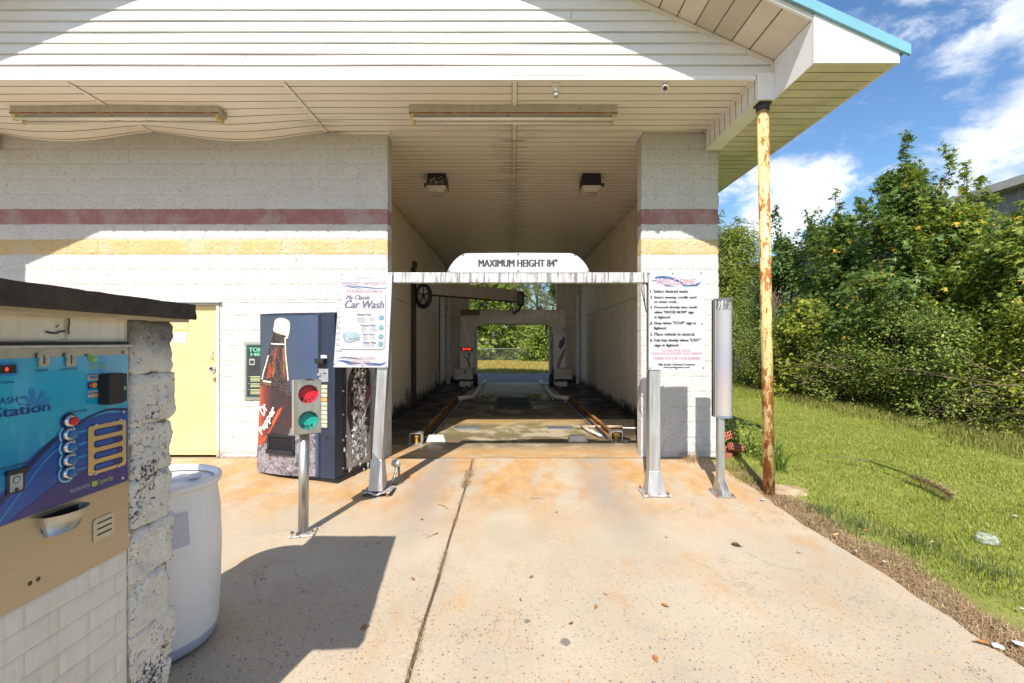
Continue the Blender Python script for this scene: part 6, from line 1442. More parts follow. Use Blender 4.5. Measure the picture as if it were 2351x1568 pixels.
def tmpl(kind):
    if kind == 'star':
        tips = [(90, 1.0), (38, .92), (142, .92), (-18, .66), (198, .66)]; order = [198, 142, 90, 38, -18]; tr_ = dict(tips)
        v = [(0, -.02, .0)]; idx = []
        nots = [270, 172, 116, 64, 8, 270]
        for i, a in enumerate(order):
            a0 = math.radians(nots[i]); rn = .34 if i else .12
            v.append((rn*math.cos(a0), rn*math.sin(a0), .02)); v.append((tr_[a]*math.cos(math.radians(a)), tr_[a]*math.sin(math.radians(a)), -.16))
        v.append((.12*math.cos(math.radians(270)), .12*math.sin(math.radians(270)), .02))
        f = [(0, 1+2*i+2, 1+2*i+1, 1+2*i) for i in range(5)]
        return np.array(v), f
    if kind == 'oval': return np.array([(0, 0, 0), (.30, .42, .06), (0, 1, -.12), (-.30, .42, .06)], float), [(0, 1, 2), (0, 2, 3)]
    if kind == 'slim': return np.array([(0, 0, 0), (.09, .45, .03), (0, 1, -.16), (-.09, .45, .03)], float), [(0, 1, 2), (0, 2, 3)]
    if kind == 'fibre': return np.array([(-.012, 0, 0), (.012, 0, 0), (.01, .6, .02), (0, 1, -.06)], float), [(0, 1, 2), (0, 2, 3)]
    if kind == 'tuft':
        v, f = [], []
        for k in range(9):
            a = k*2.4; e = .35+.08*(k % 4); d = np.array((math.cos(a)*math.cos(e), math.sin(a)*math.cos(e), math.sin(e)+.0)); s = np.array((-math.sin(a), math.cos(a), 0))*.022
            i = len(v); v += [tuple(-s), tuple(s), tuple(d)]; f.append((i, i+1, i+2))
        return np.array(v, float), f


def leaf_mesh(name, pos, nrm, tan, size, kind, mat, parent):
    tv, tf = tmpl(kind); N = len(pos); k = len(tv)
    nrm = nrm/np.linalg.norm(nrm, axis=1, keepdims=True); tan = tan-nrm*np.sum(tan*nrm, 1, keepdims=True); tan = tan/(np.linalg.norm(tan, axis=1, keepdims=True)+1e-9); bi = np.cross(tan, nrm)
    v = pos[:, None, :]+size[:, None, None]*(bi[:, None, :]*tv[None, :, 0, None]+tan[:, None, :]*tv[None, :, 1, None]+nrm[:, None, :]*tv[None, :, 2, None])
    v = v.reshape(-1, 3)-np.array(WL[parent.name] if parent else (0, 0, 0))
    L = len(tf[0]); F_ = (np.array(tf)[None]+(np.arange(N)*k)[:, None, None]).reshape(-1)
    me = bpy.data.meshes.new(name); me.vertices.add(len(v)); me.vertices.foreach_set('co', v.astype(np.float32).ravel())
    nf = N*len(tf); me.loops.add(nf*L); me.loops.foreach_set('vertex_index', F_.astype(np.int32)); me.polygons.add(nf); me.polygons.foreach_set('loop_start', np.arange(0, nf*L, L, dtype=np.int32)); me.polygons.foreach_set('loop_total', np.full(nf, L, dtype=np.int32))
    me.materials.append(mat); me.update(calc_edges=True); o = bpy.data.objects.new(name, me); col.objects.link(o)
    if parent: o.parent = parent
    WL[o.name] = Vector((0, 0, 0)) if not parent else WL[parent.name]
    return o


bark = pm('grey_brown_bark', (.13, .10, .075), .9, var=.3, scale=12, bump=.6, bs=30); twigm = pm('twig_bark', (.16, .11, .07), .9, var=.3)


def tree(name, label, cat, base, H, R, prof, kind, mat, ntip, per, lsize, spray=.35, z0=.15, group=None, seed=0, droop=.3, trunk=.07, ell=(1, 1), leaders=(), bare=0):
    """tapered trunk and limbs; leaves sit in sprays round the limb tips, which fill the crown profile prof(h) (0..1 -> radius factor)"""
    rg = np.random.default_rng(seed+100); bz = lawn_z(base[0], base[1])-.05 if base[1] < 30 else -.05
    b0 = Vector((base[0], base[1], bz)); o = thing(name, label, cat, b0, group)
    hs = rg.beta(1.25, 1.05, ntip)*(1-z0)+z0; ang = rg.uniform(0, 2*np.pi, ntip); rad = np.sqrt(rg.uniform(.16, 1, ntip))*np.array([prof(h) for h in hs])*R
    lump = np.array([.80+.75*noise.noise(Vector((math.cos(a)*1.3, math.sin(a)*1.3, h*3.2+seed))) for a, h in zip(ang, hs)]); rad = rad*lump
    spr = np.full(ntip, spray)
    tips = np.stack([base[0]+np.cos(ang)*rad*ell[0], base[1]+np.sin(ang)*rad*ell[1], bz+hs*H], 1)
    keep = np.array([noise.noise(Vector((p[0]*1.25, p[1]*1.25, p[2]*1.5+seed))) > -.17 for p in tips]); tips, ang, hs, spr = tips[keep], ang[keep], hs[keep], spr[keep]; ntip = len(tips)
    out = np.stack([np.cos(ang), np.sin(ang), np.full(ntip, .55)], 1); out /= np.linalg.norm(out, axis=1, keepdims=True)
    lead = []
    for (lx, ly, lh, n_) in leaders:               # upright leading shoots that break the outline
        t = np.linspace(0, 1, n_); lt = np.stack([np.full(n_, base[0]+lx)+rg.normal(0, .05, n_), np.full(n_, base[1]+ly)+rg.normal(0, .05, n_), bz+H*.72+(lh-H*.72)*t], 1)
        lt[:, 0] += .12*t*math.sin(lx*9+lh); n0 = len(tips); lead.append((n0, n0+n_)); spr = np.append(spr, np.interp(t, [0, 1], [spray*.75, spray*.38]))
        tips = np.vstack([tips, lt]); out = np.vstack([out, np.stack([rg.normal(0, .6, n_), rg.normal(0, .6, n_), np.ones(n_)], 1)]); hs = np.append(hs, np.full(n_, 1.0))
    nt_ = len(tips); N = nt_*per; idx = np.repeat(np.arange(nt_), per); u = rg.uniform(-1, .35, N)[:, None]
    pos = tips[idx]+out[idx]*u*spr[idx][:, None]+rg.normal(0, .34, (N, 3))*spr[idx][:, None]
    pos[:, 2] = np.maximum(pos[:, 2], bz+.05)
    nrm = np.array([0, 0, 1.0])*.75+out[idx]*.55+rg.normal(0, .55, (N, 3)); tan = out[idx]*.9+np.array([0, 0, -droop])+rg.normal(0, .65, (N, 3))
    size = lsize*rg.uniform(.45, 1.3, N)
    leaf_mesh('crown', pos, nrm, tan, size, kind, mat, o)
    mb = MB(); lean = rg.normal(0, .04, 2)*H; top = b0+Vector((lean[0], lean[1], H*.86)); tr_ = [b0, b0.lerp(top, .3)+Vector((rg.normal(0, .05), rg.normal(0, .05), 0)), b0.lerp(top, .65)+Vector((rg.normal(0, .06), rg.normal(0, .06), 0)), top]
    mb.tube(tr_, [trunk, trunk*.75, trunk*.42, trunk*.12], 8, bark)
    for k in range(min(nt_, 46+bare)):
        i = int(rg.integers(0, nt_)); e = Vector(tips[i]); f = min(.92, max(.06, (e.z-bz)/H*.72)); s_ = b0.lerp(top, f); mid = s_.lerp(e, .5)+Vector((0, 0, -.06*H*rg.uniform(0, 1)))
        mb.tube([s_, mid, e], [trunk*.28*(1-f*.6), trunk*.16, .004], 5, twigm, False)
    for a, c in lead: mb.tube([top.lerp(Vector(tips[a]), .5)]+[Vector(q) for q in tips[a:c:2]]+[Vector(tips[c-1])], .008, 5, twigm, False)
    mb.build('trunk', o, True); return o


cone = lambda h: (1-h)**.75*1.0+.06 if h > .25 else .75+h
crownp = lambda h: (1-max(0, h-.35)/.65)**.55*.95+.05 if h > .35 else .8+.57*h
ovalp = lambda h: max(.12, math.sin(math.pi*min(1, .12+.86*h))**.6)
bushp = lambda h: max(.15, (1-h**2.6))**.5
gum = leafmat('sweetgum_leaf', [(.037, .076, .020), (.083, .152, .037), (.159, .244, .061), (.305, .378, .110)], .36, .40, .004)
gumy = leafmat('sweetgum_leaf_turning', [(.055, .098, .020), (.134, .201, .037), (.268, .329, .061), (.464, .476, .110)], .40, .42, .03, (.55, .42, .05))
darkl = leafmat('dark_glossy_leaf', [(.029, .063, .022), (.061, .116, .037), (.122, .195, .056), (.244, .317, .098)], .25, .38)
shrub = leafmat('shrub_leaf', [(.051, .088, .020), (.122, .177, .037), (.232, .293, .061), (.403, .451, .122)], .36, .42, .015, (.40, .34, .05))
shruby = leafmat('yellow_shrub_leaf', [(.073, .107, .020), (.177, .220, .034), (.342, .378, .055), (.561, .549, .085)], .38, .42, .03, (.50, .44, .05))
willow = leafmat('feathery_light_leaf', [(.10, .135, .025), (.19, .235, .04), (.30, .35, .07), (.44, .47, .12)], .45, .5)
back_l = leafmat('sunlit_broad_leaf', [(.077, .132, .024), (.165, .242, .040), (.297, .374, .066), (.484, .528, .132)], .45, .45)
pine_l = leafmat('pine_needle', [(.049, .070, .025), (.105, .133, .042), (.196, .210, .070), (.364, .322, .112)], .25, .5)
GR = 'overgrown trees and shrubs along the lawn'
SG = 'sweetgum_tree'
tree(SG, 'tallest dark green sweetgum in the hedge row with a few orange leaves', 'tree', (8.9, 10.6), 5.3, 1.55, crownp, 'star', gum, 620, 36, .092, .34, .12, GR, 1, leaders=((-.05, -.2, 6.15, 14), (.3, .1, 5.65, 10), (-.45, 0, 5.3, 9), (.62, -.1, 5.2, 8), (-.75, 0, 4.7, 7)))
tree(SG, 'thin-topped sweetgum turning yellow below the metal building roof line', 'tree', (9.55, 9.9), 4.3, 1.5, crownp, 'star', gumy, 480, 34, .092, .34, .12, GR, 2, leaders=((-.35, 0, 5.65, 13), (.18, .05, 5.35, 12), (.55, -.1, 4.95, 9), (-.8, 0, 5.1, 9)))
tree(SG, 'yellow-green sweetgum sapling at the right edge of the hedge row', 'tree', (9.5, 8.2), 3.95, 1.5, bushp, 'star', gumy, 480, 30, .092, .34, .1, GR, 3, leaders=((-.5, 0, 3.9, 6), (.2, 0, 3.7, 5)))
tree(SG, 'mid-height sweetgum left of the tallest one', 'tree', (9.0, 12.5), 4.85, 1.6, crownp, 'star', gum, 560, 34, .092, .34, .12, GR, 4, leaders=((-.3, 0, 5.55, 9), (.4, 0, 5.4, 8), (-.8, 0, 4.9, 7)))
tree('sapling_tree', 'narrow dark column-shaped sapling just right of the rusty post', 'tree', (8.75, 15.0), 4.8, 1.0, crownp, 'oval', darkl, 420, 34, .115, .30, .1, GR, 5, leaders=((-.1, 0, 5.85, 15), (.4, 0, 5.0, 6)))
tree('sapling_tree', 'dark glossy round-topped sapling between the column sapling and the sweetgums', 'tree', (9.3, 14.0), 5.0, 1.45, crownp, 'oval', darkl, 520, 34, .11, .34, .1, GR, 6, leaders=((-.4, 0, 5.5, 7), (.1, .1, 5.55, 7), (.55, 0, 5.3, 6)))
tree('willow_tree', 'feathery light green tree rising beyond the pier', 'tree', (10.2, 21.5), 6.7, 2.0, ovalp, 'slim', willow, 520, 34, .26, .60, .2, GR, 7, droop=.9, leaders=((-.7, 0, 7.4, 8), (.5, 0, 7.2, 8), (-1.3, 0, 6.9, 6), (1.2, 0, 6.7, 6)))
tree(SG, 'sweetgum filling the gap between the tallest one and the yellowing one', 'tree', (9.5, 10.6), 4.4, 1.3, crownp, 'star', gum, 420, 30, .092, .34, .1, GR, 8)
hedge = [(8.35, 7.2, 2.3, 1.25, shruby, 'yellow-tinged leafy shrub at the far right edge of the hedge', 'oval'), (7.95, 8.6, 2.0, 1.15, shrub, 'low dense olive shrub in front of the yellowing sweetgum', 'oval'), (8.25, 9.9, 2.5, 1.25, shrub, 'broad green shrub below the tallest sweetgum', 'oval'), (7.85, 11.2, 1.9, 1.05, shrub, 'arching low shrub with bare grey twigs showing', 'oval'),
         (8.1, 12.6, 2.6, 1.2, shruby, 'light green shrub with yellow tips beneath the mid-height sweetgum', 'star'), (7.75, 14.2, 2.2, 1.1, shrub, 'dark-based rounded shrub right of the rusty post foot', 'oval'), (7.9, 16.2, 2.9, 1.25, shrub, 'bushy green shrub seen behind the rusty post', 'oval'), (7.5, 18.4, 3.3, 1.35, shrub, 'tall dense shrub between the tube sign and the rusty post', 'oval'), (8.8, 20.5, 3.6, 1.4, shrub, 'tall farthest shrub at the end of the hedge beside the pier', 'oval'), (9.1, 17.2, 3.7, 1.1, darkl, 'dark tall shrub standing behind the bushy green one', 'oval'), (8.95, 11.4, 3.3, 1.3, gum, 'dark sweetgum thicket filling the hedge middle', 'star'), (9.2, 7.6, 2.9, 1.2, gumy, 'yellowish sweetgum thicket behind the far right shrub', 'star'), (6.9, 23.0, 3.6, 1.4, shrub, 'farthest bush mostly hidden behind the pier', 'oval')]
for i, (x, y, h, r, mt, lab, kd) in enumerate(hedge):
    tree('hedge_shrub', lab, 'shrub', (x, y), h, r, bushp, kd, mt, 340, 42 if kd == 'oval' else 28, .062 if kd == 'oval' else .092, .28, .02, GR, 20+i, trunk=.03, bare=30 if 'twigs' in lab else 0, ell=(.95, 1.2))
# bare arching stems in the thicket
o = thing('dead_branches', 'tangle of bare grey branches sticking out of the hedge at mid height', 'dead branches', (7.1, 11.2, .2)); mb = MB(); rg = random.Random(9)
for k in range(26):
    p = Vector((7.6+rg.uniform(-.2, .3), 11.2+rg.uniform(-1.0, 1.4), .35+rg.uniform(0, .9))); dv = Vector((-rg.uniform(.3, .9), -rg.uniform(-.4, 1.0), rg.uniform(-.1, .55)))
    mb.tube([p, p+dv*.5+Vector((0, 0, .06)), p+dv*rg.uniform(.9, 1.3)], [.010, .007, .002], 5, twigm, False)
mb.build('branches', o)
o = thing('dead_branches', 'pale tangle of dead twigs at the right edge of the hedge', 'dead branches', (7.2, 6.9, .2)); mb = MB()
for k in range(40):
    p = Vector((7.65+rg.uniform(-.3, .4), 7.3+rg.uniform(-.9, .9), .2+rg.uniform(0, .9))); dv = Vector((-rg.uniform(.1, .8), -rg.uniform(-.7, .9), rg.uniform(-.25, .5)))
    mb.tube([p, p+dv*.5+Vector((0, 0, .07)), p+dv*rg.uniform(.8, 1.2)], [.008, .006, .002], 5, twigm, False)
mb.build('branches', o)
# rough weeds along the hedge foot
weedm = leafmat('rough_weed_blade', [(.057, .075, .021), (.149, .161, .034), (.299, .287, .069), (.506, .414, .172)], .3, .6)


def blades(name, pts, h, wd, mat, seed, lean=.5):
    rg = np.random.default_rng(seed); N = len(pts); a = rg.uniform(0, 2*np.pi, N); hh = h*rg.uniform(.45, 1.25, N); s = np.stack([np.cos(a), np.sin(a), np.zeros(N)], 1)*(wd*rg.uniform(.6, 1.2, N))[:, None]
    la = rg.uniform(0, 2*np.pi, N); ll = hh*lean*np.abs(rg.normal(.35, .55, N)); dl = np.stack([np.cos(la)*ll, np.sin(la)*ll, np.zeros(N)], 1); up = np.stack([np.zeros(N), np.zeros(N), hh], 1)
    v = np.stack([pts-s, pts+s, pts+dl*.35+up*.6+s*.7, pts+dl*.35+up*.6-s*.7, pts+dl+up*np.clip(1-.25*(ll/hh)[:, None], .4, 1)], 1).reshape(-1, 3)
    k = np.arange(N)*5; q = np.stack([k, k+1, k+2, k+3], 1); t = np.stack([k+3, k+2, k+4], 1)
    me = bpy.data.meshes.new(name); me.vertices.add(len(v)); me.vertices.foreach_set('co', v.astype(np.float32).ravel()); li = np.concatenate([q.ravel(), t.ravel()]); me.loops.add(len(li)); me.loops.foreach_set('vertex_index', li.astype(np.int32))
    st = np.concatenate([np.arange(N)*4, N*4+np.arange(N)*3]); tt = np.concatenate([np.full(N, 4), np.full(N, 3)]); me.polygons.add(2*N); me.polygons.foreach_set('loop_start', st.astype(np.int32)); me.polygons.foreach_set('loop_total', tt.astype(np.int32)); me.materials.append(mat); me.update(calc_edges=True)
    o = bpy.data.objects.new(name, me); col.objects.link(o); WL[o.name] = Vector((0, 0, 0)); return o


def scatter(n, x0, x1, y0, y1, dens, seed, zf=lawn_z):
    rg = np.random.default_rng(seed); out = []
    xs = rg.uniform(x0, x1, n); ys_ = rg.uniform(y0, y1, n); r = rg.uniform(0, 1, n)
    for x, y, k in zip(xs, ys_, r):
        if k < dens(x, y): out.append((x, y, zf(x, y)-.006))
    return np.array(out)


nz2 = lambda x, y, f, o=0: noise.noise(Vector((x*f, y*f, o)))
vis = lambda x, y: x < 1.16*y+1.9                    # only where the photograph looks
grassm = leafmat('lawn_grass_blade', [(.111, .156, .026), (.223, .283, .042), (.372, .402, .067), (.594, .564, .149)], .4, .55)
lawnd = lambda x, y: 0 if not vis(x, y) else max(0, min(1, (x-2.95-.25*nz2(0, y, 1.3)-(0 if y < 6 else -.2))/.5))*min(1, 4.6/(y+1))*(.8+.5*nz2(x, y, 1.5))
stuff(blades('lawn_grass', scatter(380000, 2.7, 9, .8, 13, lawnd, 1), .048, .0040, grassm, 2, .9), 'short sunlit green grass of the side lawn', 'grass')
stuff(blades('far_lawn_grass', scatter(60000, 2.8, 9.5, 12.5, 24, lambda x, y: .85, 3), .11, .008, grassm, 4, .8), 'coarser grass at the far end of the side lawn', 'grass')
stuff(blades('hedge_foot_weeds', scatter(42000, 6.1, 8.6, 5.6, 20, lambda x, y: max(0, min(1, (x-6.55-.5*nz2(x, y, 1.1)-.03*(y-6))/.6)), 5), .17, .005, weedm, 6, .9), 'rough mixed weeds along the foot of the hedge', 'weeds')
straw = leafmat('dead_grass_straw', [(.14, .09, .045), (.30, .20, .105), (.48, .35, .21), (.66, .52, .34)], .2, .8)
dd = lambda x, y: max(0, min(1, 1.15-abs(x-2.80-.16*nz2(0, y, 1.6)-.05*nz2(0, y, 5))/(.18+.09*nz2(3, y, 2.3))))*(.5+.9*max(0, nz2(x, y, 4)+.35))
o_ = blades('dead_grass_verge', scatter(60000, 2.5, 3.4, 1.7, 5.6, dd, 7), .045, .0028, straw, 8, 2.6); stuff(o_, 'matted brown dead grass along the edge of the driveway', 'dead grass')
jd = lambda x, y: (.55 if nz2(x, y, 11) > -.1 else .1) if 5.05 < y < 5.62 and abs(x+.512-.03*nz2(0, y, 5)) < .05*(.4+abs(nz2(0, y, 3))) else (.22 if abs(x+.512) < .014 and nz2(0, y, 2.2) > .0 else 0)
stuff(blades('joint_straw', scatter(50000, -.60, -.42, 1.5, 6.1, jd, 9, lambda x, y: gz(y)+.008), .028, .0016, straw, 10, 3.2), 'wisps of dead straw caught in the driveway joint', 'dead grass')
def tuft(name, label, cat, x, y, n, h, wd, mat, sp, seed, group=None, z=None):
    rg = np.random.default_rng(seed); zz = (lawn_z(x, y)-.01) if z is None else z; p = np.stack([x+rg.normal(0, sp, n), y+rg.normal(0, sp, n), np.full(n, zz)], 1); o = blades(name, p, h, wd, mat, seed, .8); return tag(o, label, cat, group)
greenb = leafmat('green_blade', [(.03, .07, .012), (.075, .14, .022), (.15, .23, .035), (.27, .33, .06)], .4, .5)
tuft('grass_clump', 'tall pale green grass clump just right of the rusty post', 'weed', 3.28, 5.75, 70, .42, .008, greenb, .07, 11); tuft('grass_clump', 'bushy tall weed clump behind the rusty post', 'weed', 3.1, 6.5, 60, .40, .006, greenb, .10, 12)
tuft('dry_grass_tuft', 'straw-coloured dry tuft at the foot of the white pier', 'weed', 2.32, 6.02, 160, .12, .003, straw, .07, 13, z=-.006); tuft('weed_tuft', 'small green weed tuft at the edge of the concrete before the bricks', 'weed', 2.78, 5.75, 160, .13, .004, weedm, .09, 14); tuft('weed_tuft', 'grassy tuft leaning over the concrete by the pole shadow', 'weed', 2.68, 5.35, 140, .10, .004, weedm, .08, 15)
for i, (x, y, n, sp) in enumerate(((3.05, 4.1, 200, .14), (3.3, 3.75, 180, .12), (3.0, 4.45, 150, .1), (3.42, 3.35, 120, .10))): tuft('weed_tuft', ('bluish green weed tuft at the lawn edge nearest the sand', 'bluish green weed tuft spreading right of the dead verge', 'grey-green tuft between the sand and the dead grass', 'nearest dark green weed tuft beside the dead verge')[i], 'weed', x, y, n, .12, .0035, leafmat('bluish_weed', [(.05, .075, .025), (.11, .14, .05), (.20, .22, .09)], .3) if i == 0 else bpy.data.materials['bluish_weed'], sp, 30+i)
def leafy(name, label, x, y, h, r, n, size, mat, seed, kind='oval', z=None):
    rg = np.random.default_rng(seed); zz = lawn_z(x, y) if z is None else z; o = thing(name, label, 'plant', (x, y, zz)); u = rg.normal(0, 1, (n, 3)); u /= np.linalg.norm(u, axis=1, keepdims=True); u *= rg.uniform(.3, 1, n)[:, None]**.5
    pos = np.stack([x+u[:, 0]*r, y+u[:, 1]*r, zz+.04+(u[:, 2]*.5+.5)*h], 1); leaf_mesh('leaves', pos, u*.6+np.array([0, -.3, .8])+rg.normal(0, .35, (n, 3)), u+rg.normal(0, .4, (n, 3)), size*rg.uniform(.6, 1.2, n), kind, mat, o)
    mb = MB()
    for k in range(9): a = rg.uniform(0, 6.28); mb.tube([(x, y, zz-.02), (x+math.cos(a)*r*.5, y+math.sin(a)*r*.5, zz+h*.5), (x+math.cos(a)*r*.8, y+math.sin(a)*r*.8, zz+h*.85)], [.006, .004, .002], 5, twigm, False)
    mb.build('stems', o)
leafy('leafy_weed', 'bright green leafy weed growing right beside the bricks', 3.27, 6.55, .42, .28, 420, .055, back_l, 40); leafy('leafy_weed', 'low spreading green weed right of the bricks', 3.42, 6.2, .22, .24, 260, .05, back_l, 41); leafy('leafy_weed', 'dark leafy weed behind the tube sign post', 3.0, 7.1, .6, .28, 320, .07, darkl, 42)
for i, (x, y, n, s_) in enumerate(((-.62, 12.35, 150, .05), (.62, 12.4, 170, .05))): leafy('drain_weed', 'pale green weed at the %s back corner of the drain grate' % ('left' if i == 0 else 'right'), x, y, .10, .22, n, s_, back_l, 50+i, z=.0)
leafy('wall_weed', 'spindly weed against the left bay wall', -2.32, 10.4, .55, .07, 60, .05, back_l, 53, z=.0); leafy('wall_weed', 'low dark weed in the near left corner of the bay', -2.27, 7.6, .22, .14, 160, .05, darkl, 54, z=.0)
# tall thin seed stalks by the pier
o = thing('seed_stalks', 'thin dark seed stalks standing in the lawn between the tube sign and the rusty post', 'weed', (3.2, 6.9, lawn_z(3.2, 6.9))); mb = MB()
for k in range(22):
    x, y = 3.25+rg.uniform(-.35, .35), 7.0+rg.uniform(-.5, .7); z = lawn_z(x, y); h = rg.uniform(.4, .95); dx_ = rg.uniform(-.15, .15); mb.tube([(x, y, z), (x+dx_*.4, y, z+h*.6), (x+dx_, y, z+h)], [.003, .0022, .0012], 4, twigm, False)
mb.build('stalks', o)

# ------------------------------------------------------------------ bricks beside the pier
brickm = pm('red_clay_brick', (.36, .11, .065), .85, var=.2, scale=14, bump=.4, bs=70, c2=(.24, .07, .045), t2=(.55, .7), s2=9)
holem = pm('brick_core_hole', (.03, .012, .01), .9)


def brick(label, loc, rot):
    L_, W_, H_ = .20, .095, .06; fr = Fr((-L_/2, -W_/2, H_/2), (1, 0, 0), (0, 1, 0)); mb = MB(); nx, ny = 5, 2
    for sgn in (1, -1):
        ff_ = fr if sgn > 0 else Fr((-L_/2, W_/2, -H_/2), (1, 0, 0), (0, -1, 0))
        for i in range(nx):
            for j in range(ny):
                x0, x1, y0, y1 = L_*i/nx, L_*(i+1)/nx, W_*j/ny, W_*(j+1)/ny; cx, cy = (x0+x1)/2, (y0+y1)/2; n_ = 16; ou, inn = [], []
                for k in range(n_):
                    t = 2*math.pi*k/n_+math.pi/4; C_, S_ = math.cos(t), math.sin(t); r = min((x1-x0)/2/max(abs(C_), 1e-6), (y1-y0)/2/max(abs(S_), 1e-6)); ou.append(ff_.p(cx+r*C_, cy+r*S_)); inn.append(ff_.p(cx+.012*C_, cy+.012*S_))
                mb.add(ou+inn, [(k, (k+1) % n_, n_+(k+1) % n_, n_+k) for k in range(n_)], brickm); bot = [p-ff_.n*.028 for p in inn]; mb.add(inn+bot, [(k, (k+1) % n_, n_+(k+1) % n_, n_+k) for k in range(n_)]+[tuple(range(n_, 2*n_))], holem)
    v = [(-L_/2, -W_/2), (L_/2, -W_/2), (L_/2, W_/2), (-L_/2, W_/2)]; mb.add([(a, b_, -H_/2) for a, b_ in v]+[(a, b_, H_/2) for a, b_ in v], [(i, (i+1) % 4, 4+(i+1) % 4, 4+i) for i in range(4)], brickm)
    o = mb.build('brick'); o.location = loc; o.rotation_euler = [math.radians(a) for a in rot]; return tag(o, label, 'brick', 'loose red bricks beside the pier')


zb = lawn_z(2.9, 6.3)
brick('red cored brick standing tilted with its holes facing the drive, topmost of the heap', (2.935, 6.36, zb+.27), (72, -18, 8)); brick('red cored brick lying lower right in the heap with its holes showing', (3.03, 6.28, zb+.135), (58, 10, 12)); brick('red brick leaning against the pier corner, left side of the heap', (2.815, 6.33, zb+.20), (80, 62, 4)); brick('red brick lying flat at the bottom of the heap', (2.86, 6.27, zb+.03), (2, 0, 18)); brick('red brick under the topmost one, mostly hidden', (2.95, 6.43, zb+.09), (0, 4, -20)); brick('red brick half sunk at the back of the heap', (3.06, 6.45, zb+.03), (4, 8, 40))

# ------------------------------------------------------------------ litter and leaves
lm = pm('dry_leaf', (.34, .155, .05), .7, var=.3, scale=30); lm2 = pm('tan_dry_leaf', (.56, .36, .16), .7, var=.2, scale=30); lm3 = pm('dark_dead_leaf', (.10, .05, .03), .7, var=.3, scale=30)
c7 = CR(1000, 1300, 2.0936); cR = CR(2100, 1200, 1.8467)
LV = [((2022, 1425), .052, 0, 'large upright tan leaf lying on the concrete near the bottom edge', c7, 95), ((1493, 1202), .028, 2, 'small dark leaf between the oil spots and the right leaves', c7, 10), ((1243, 908), .036, 0, 'brown curled leaf lying alone on the middle of the drive', c7, 40), ((1648, 1097), .036, 0, 'orange-brown leaf on the right half of the drive', c7, 60), ((1706, 1017), .030, 0, 'thin brown leaf just above the orange-brown one', c7, 150),
      ((2082, 1090), .050, 0, 'long brown leaf lying right of the orange-brown one', c7, 155), ((2090, 658), .022, 0, 'tiny brown leaf far out on the right of the drive', c7, 150), ((1402, 500), .022, 2, 'tiny dark leaf on the orange stain', c7, 20), ((498, 920), .036, 0, 'brown leaf beside the long joint on its left', c7, 140), ((197, 1225), .052, 0, 'brown curled leaf just outside the pay station shadow', c7, 40), ((282, 698), .030, 2, 'dark leaf inside the pay station shadow near its corner', c7, 20), ((556, 545), .030, 0, 'brown leaf on the drive below the struck post', c7, 40), ((640, 634), .045, 1, 'pale leaf scrap left of the joint', c7, 25), ((1175, 1055), .018, 2, 'tiny black leaf on the middle of the drive', c7, 120),
      ((200, 812), .085, 2, 'long dark strip-like leaf on the concrete near the verge', cR, 155), ((756, 747), .055, 1, 'round pale leaf on the dead grass verge', cR, 5), ((920, 720), .050, 0, 'orange leaf on the grass just past the verge', cR, 0), ((1030, 727), .030, 0, 'small orange leaf right of the bigger orange one on the grass', cR, 0), ((1284, 780), .035, 1, 'peach-coloured leaf lying in the grass', cR, 0), ((1456, 1138), .032, 0, 'bright orange leaf on the dead verge', cR, 30), ((952, 600), .032, 0, 'reddish brown leaf in the grass above the orange leaves', cR, 0), ((1640, 995), .035, 2, 'dark brown leaf at the lawn edge', cR, 0), ((1440, 968), .020, 0, 'tiny red leaf at the lawn edge', cR, 0), ((1122, 986), .035, 2, 'grey leaf strip at the edge of the concrete', cR, 160), ((548, 852), .04, 0, 'thin reddish twig-like leaf on the concrete', cR, 160), ((1580, 1365), .11, 0, 'long curled brown leaf at the bottom right verge', cR, 150), ((280, 395), .05, 0, 'crumpled brown leaf at the concrete corner by the pole', cR, 20)]
for (pt, sz, k, lab, C_, ang) in LV:
    sz *= .85
    q = C_(pt); p = gnd(*q); onl = p.x > 2.65
    if onl: p = gnd(*q, .03); p.z = lawn_z(p.x, p.y)+.055
    else: p.z += .004
    mb = MB(); n_ = 6; vs = []
    slim = .16 if sz > .08 or 'thin' in lab else .34
    for i in range(n_+1):
        t = i/n_; wd = slim*sz*math.sin(math.pi*(.06+.9*t))**.8; cz_ = .18*sz*math.sin(math.pi*t)+.010*(t > .8)
        vs += [(t*sz-sz/2, -wd, cz_+.35*wd), (t*sz-sz/2, 0, cz_*.4+.002), (t*sz-sz/2, wd, cz_+.3*wd)]
    mb.add(vs, [(3*i+j, 3*i+3+j, 3*i+4+j, 3*i+1+j) for i in range(n_) for j in range(2)], (lm, lm2, lm3)[k]); mb.tube([(-sz/2, 0, .003), (-sz*.68, .01*sz, .006)], .0012, 4, lm3)
    o = mb.build('fallen_leaf', smooth=True); o.location = p; o.rotation_euler = (0, 0, math.radians(ang)); tag(o, lab, 'leaf', 'dead leaves lying about')
clear = bpy.data.materials.new('clear_plastic_film'); clear.use_nodes = True; nt = clear.node_tree; b = nt.nodes['Principled BSDF']; g = G(nt); setp(g, b, Base_Color=g.ramp(g.noise(g.obj(), 20, 4), [(.3, (.6, .64, .62)), (.7, (.8, .82, .8))]), Roughness=.12)
tb_ = g.n('ShaderNodeBsdfTransparent', {0: (.93, .96, .94)}); ms = g.n('ShaderNodeMixShader', {0: g.mp(g.noise(g.obj(), 26, 5, .7), .45, .7, .82, .3), 1: b.outputs[0], 2: tb_.outputs[0]}); nt.links.new(ms.outputs[0], nt.nodes['Material Output'].inputs[0])
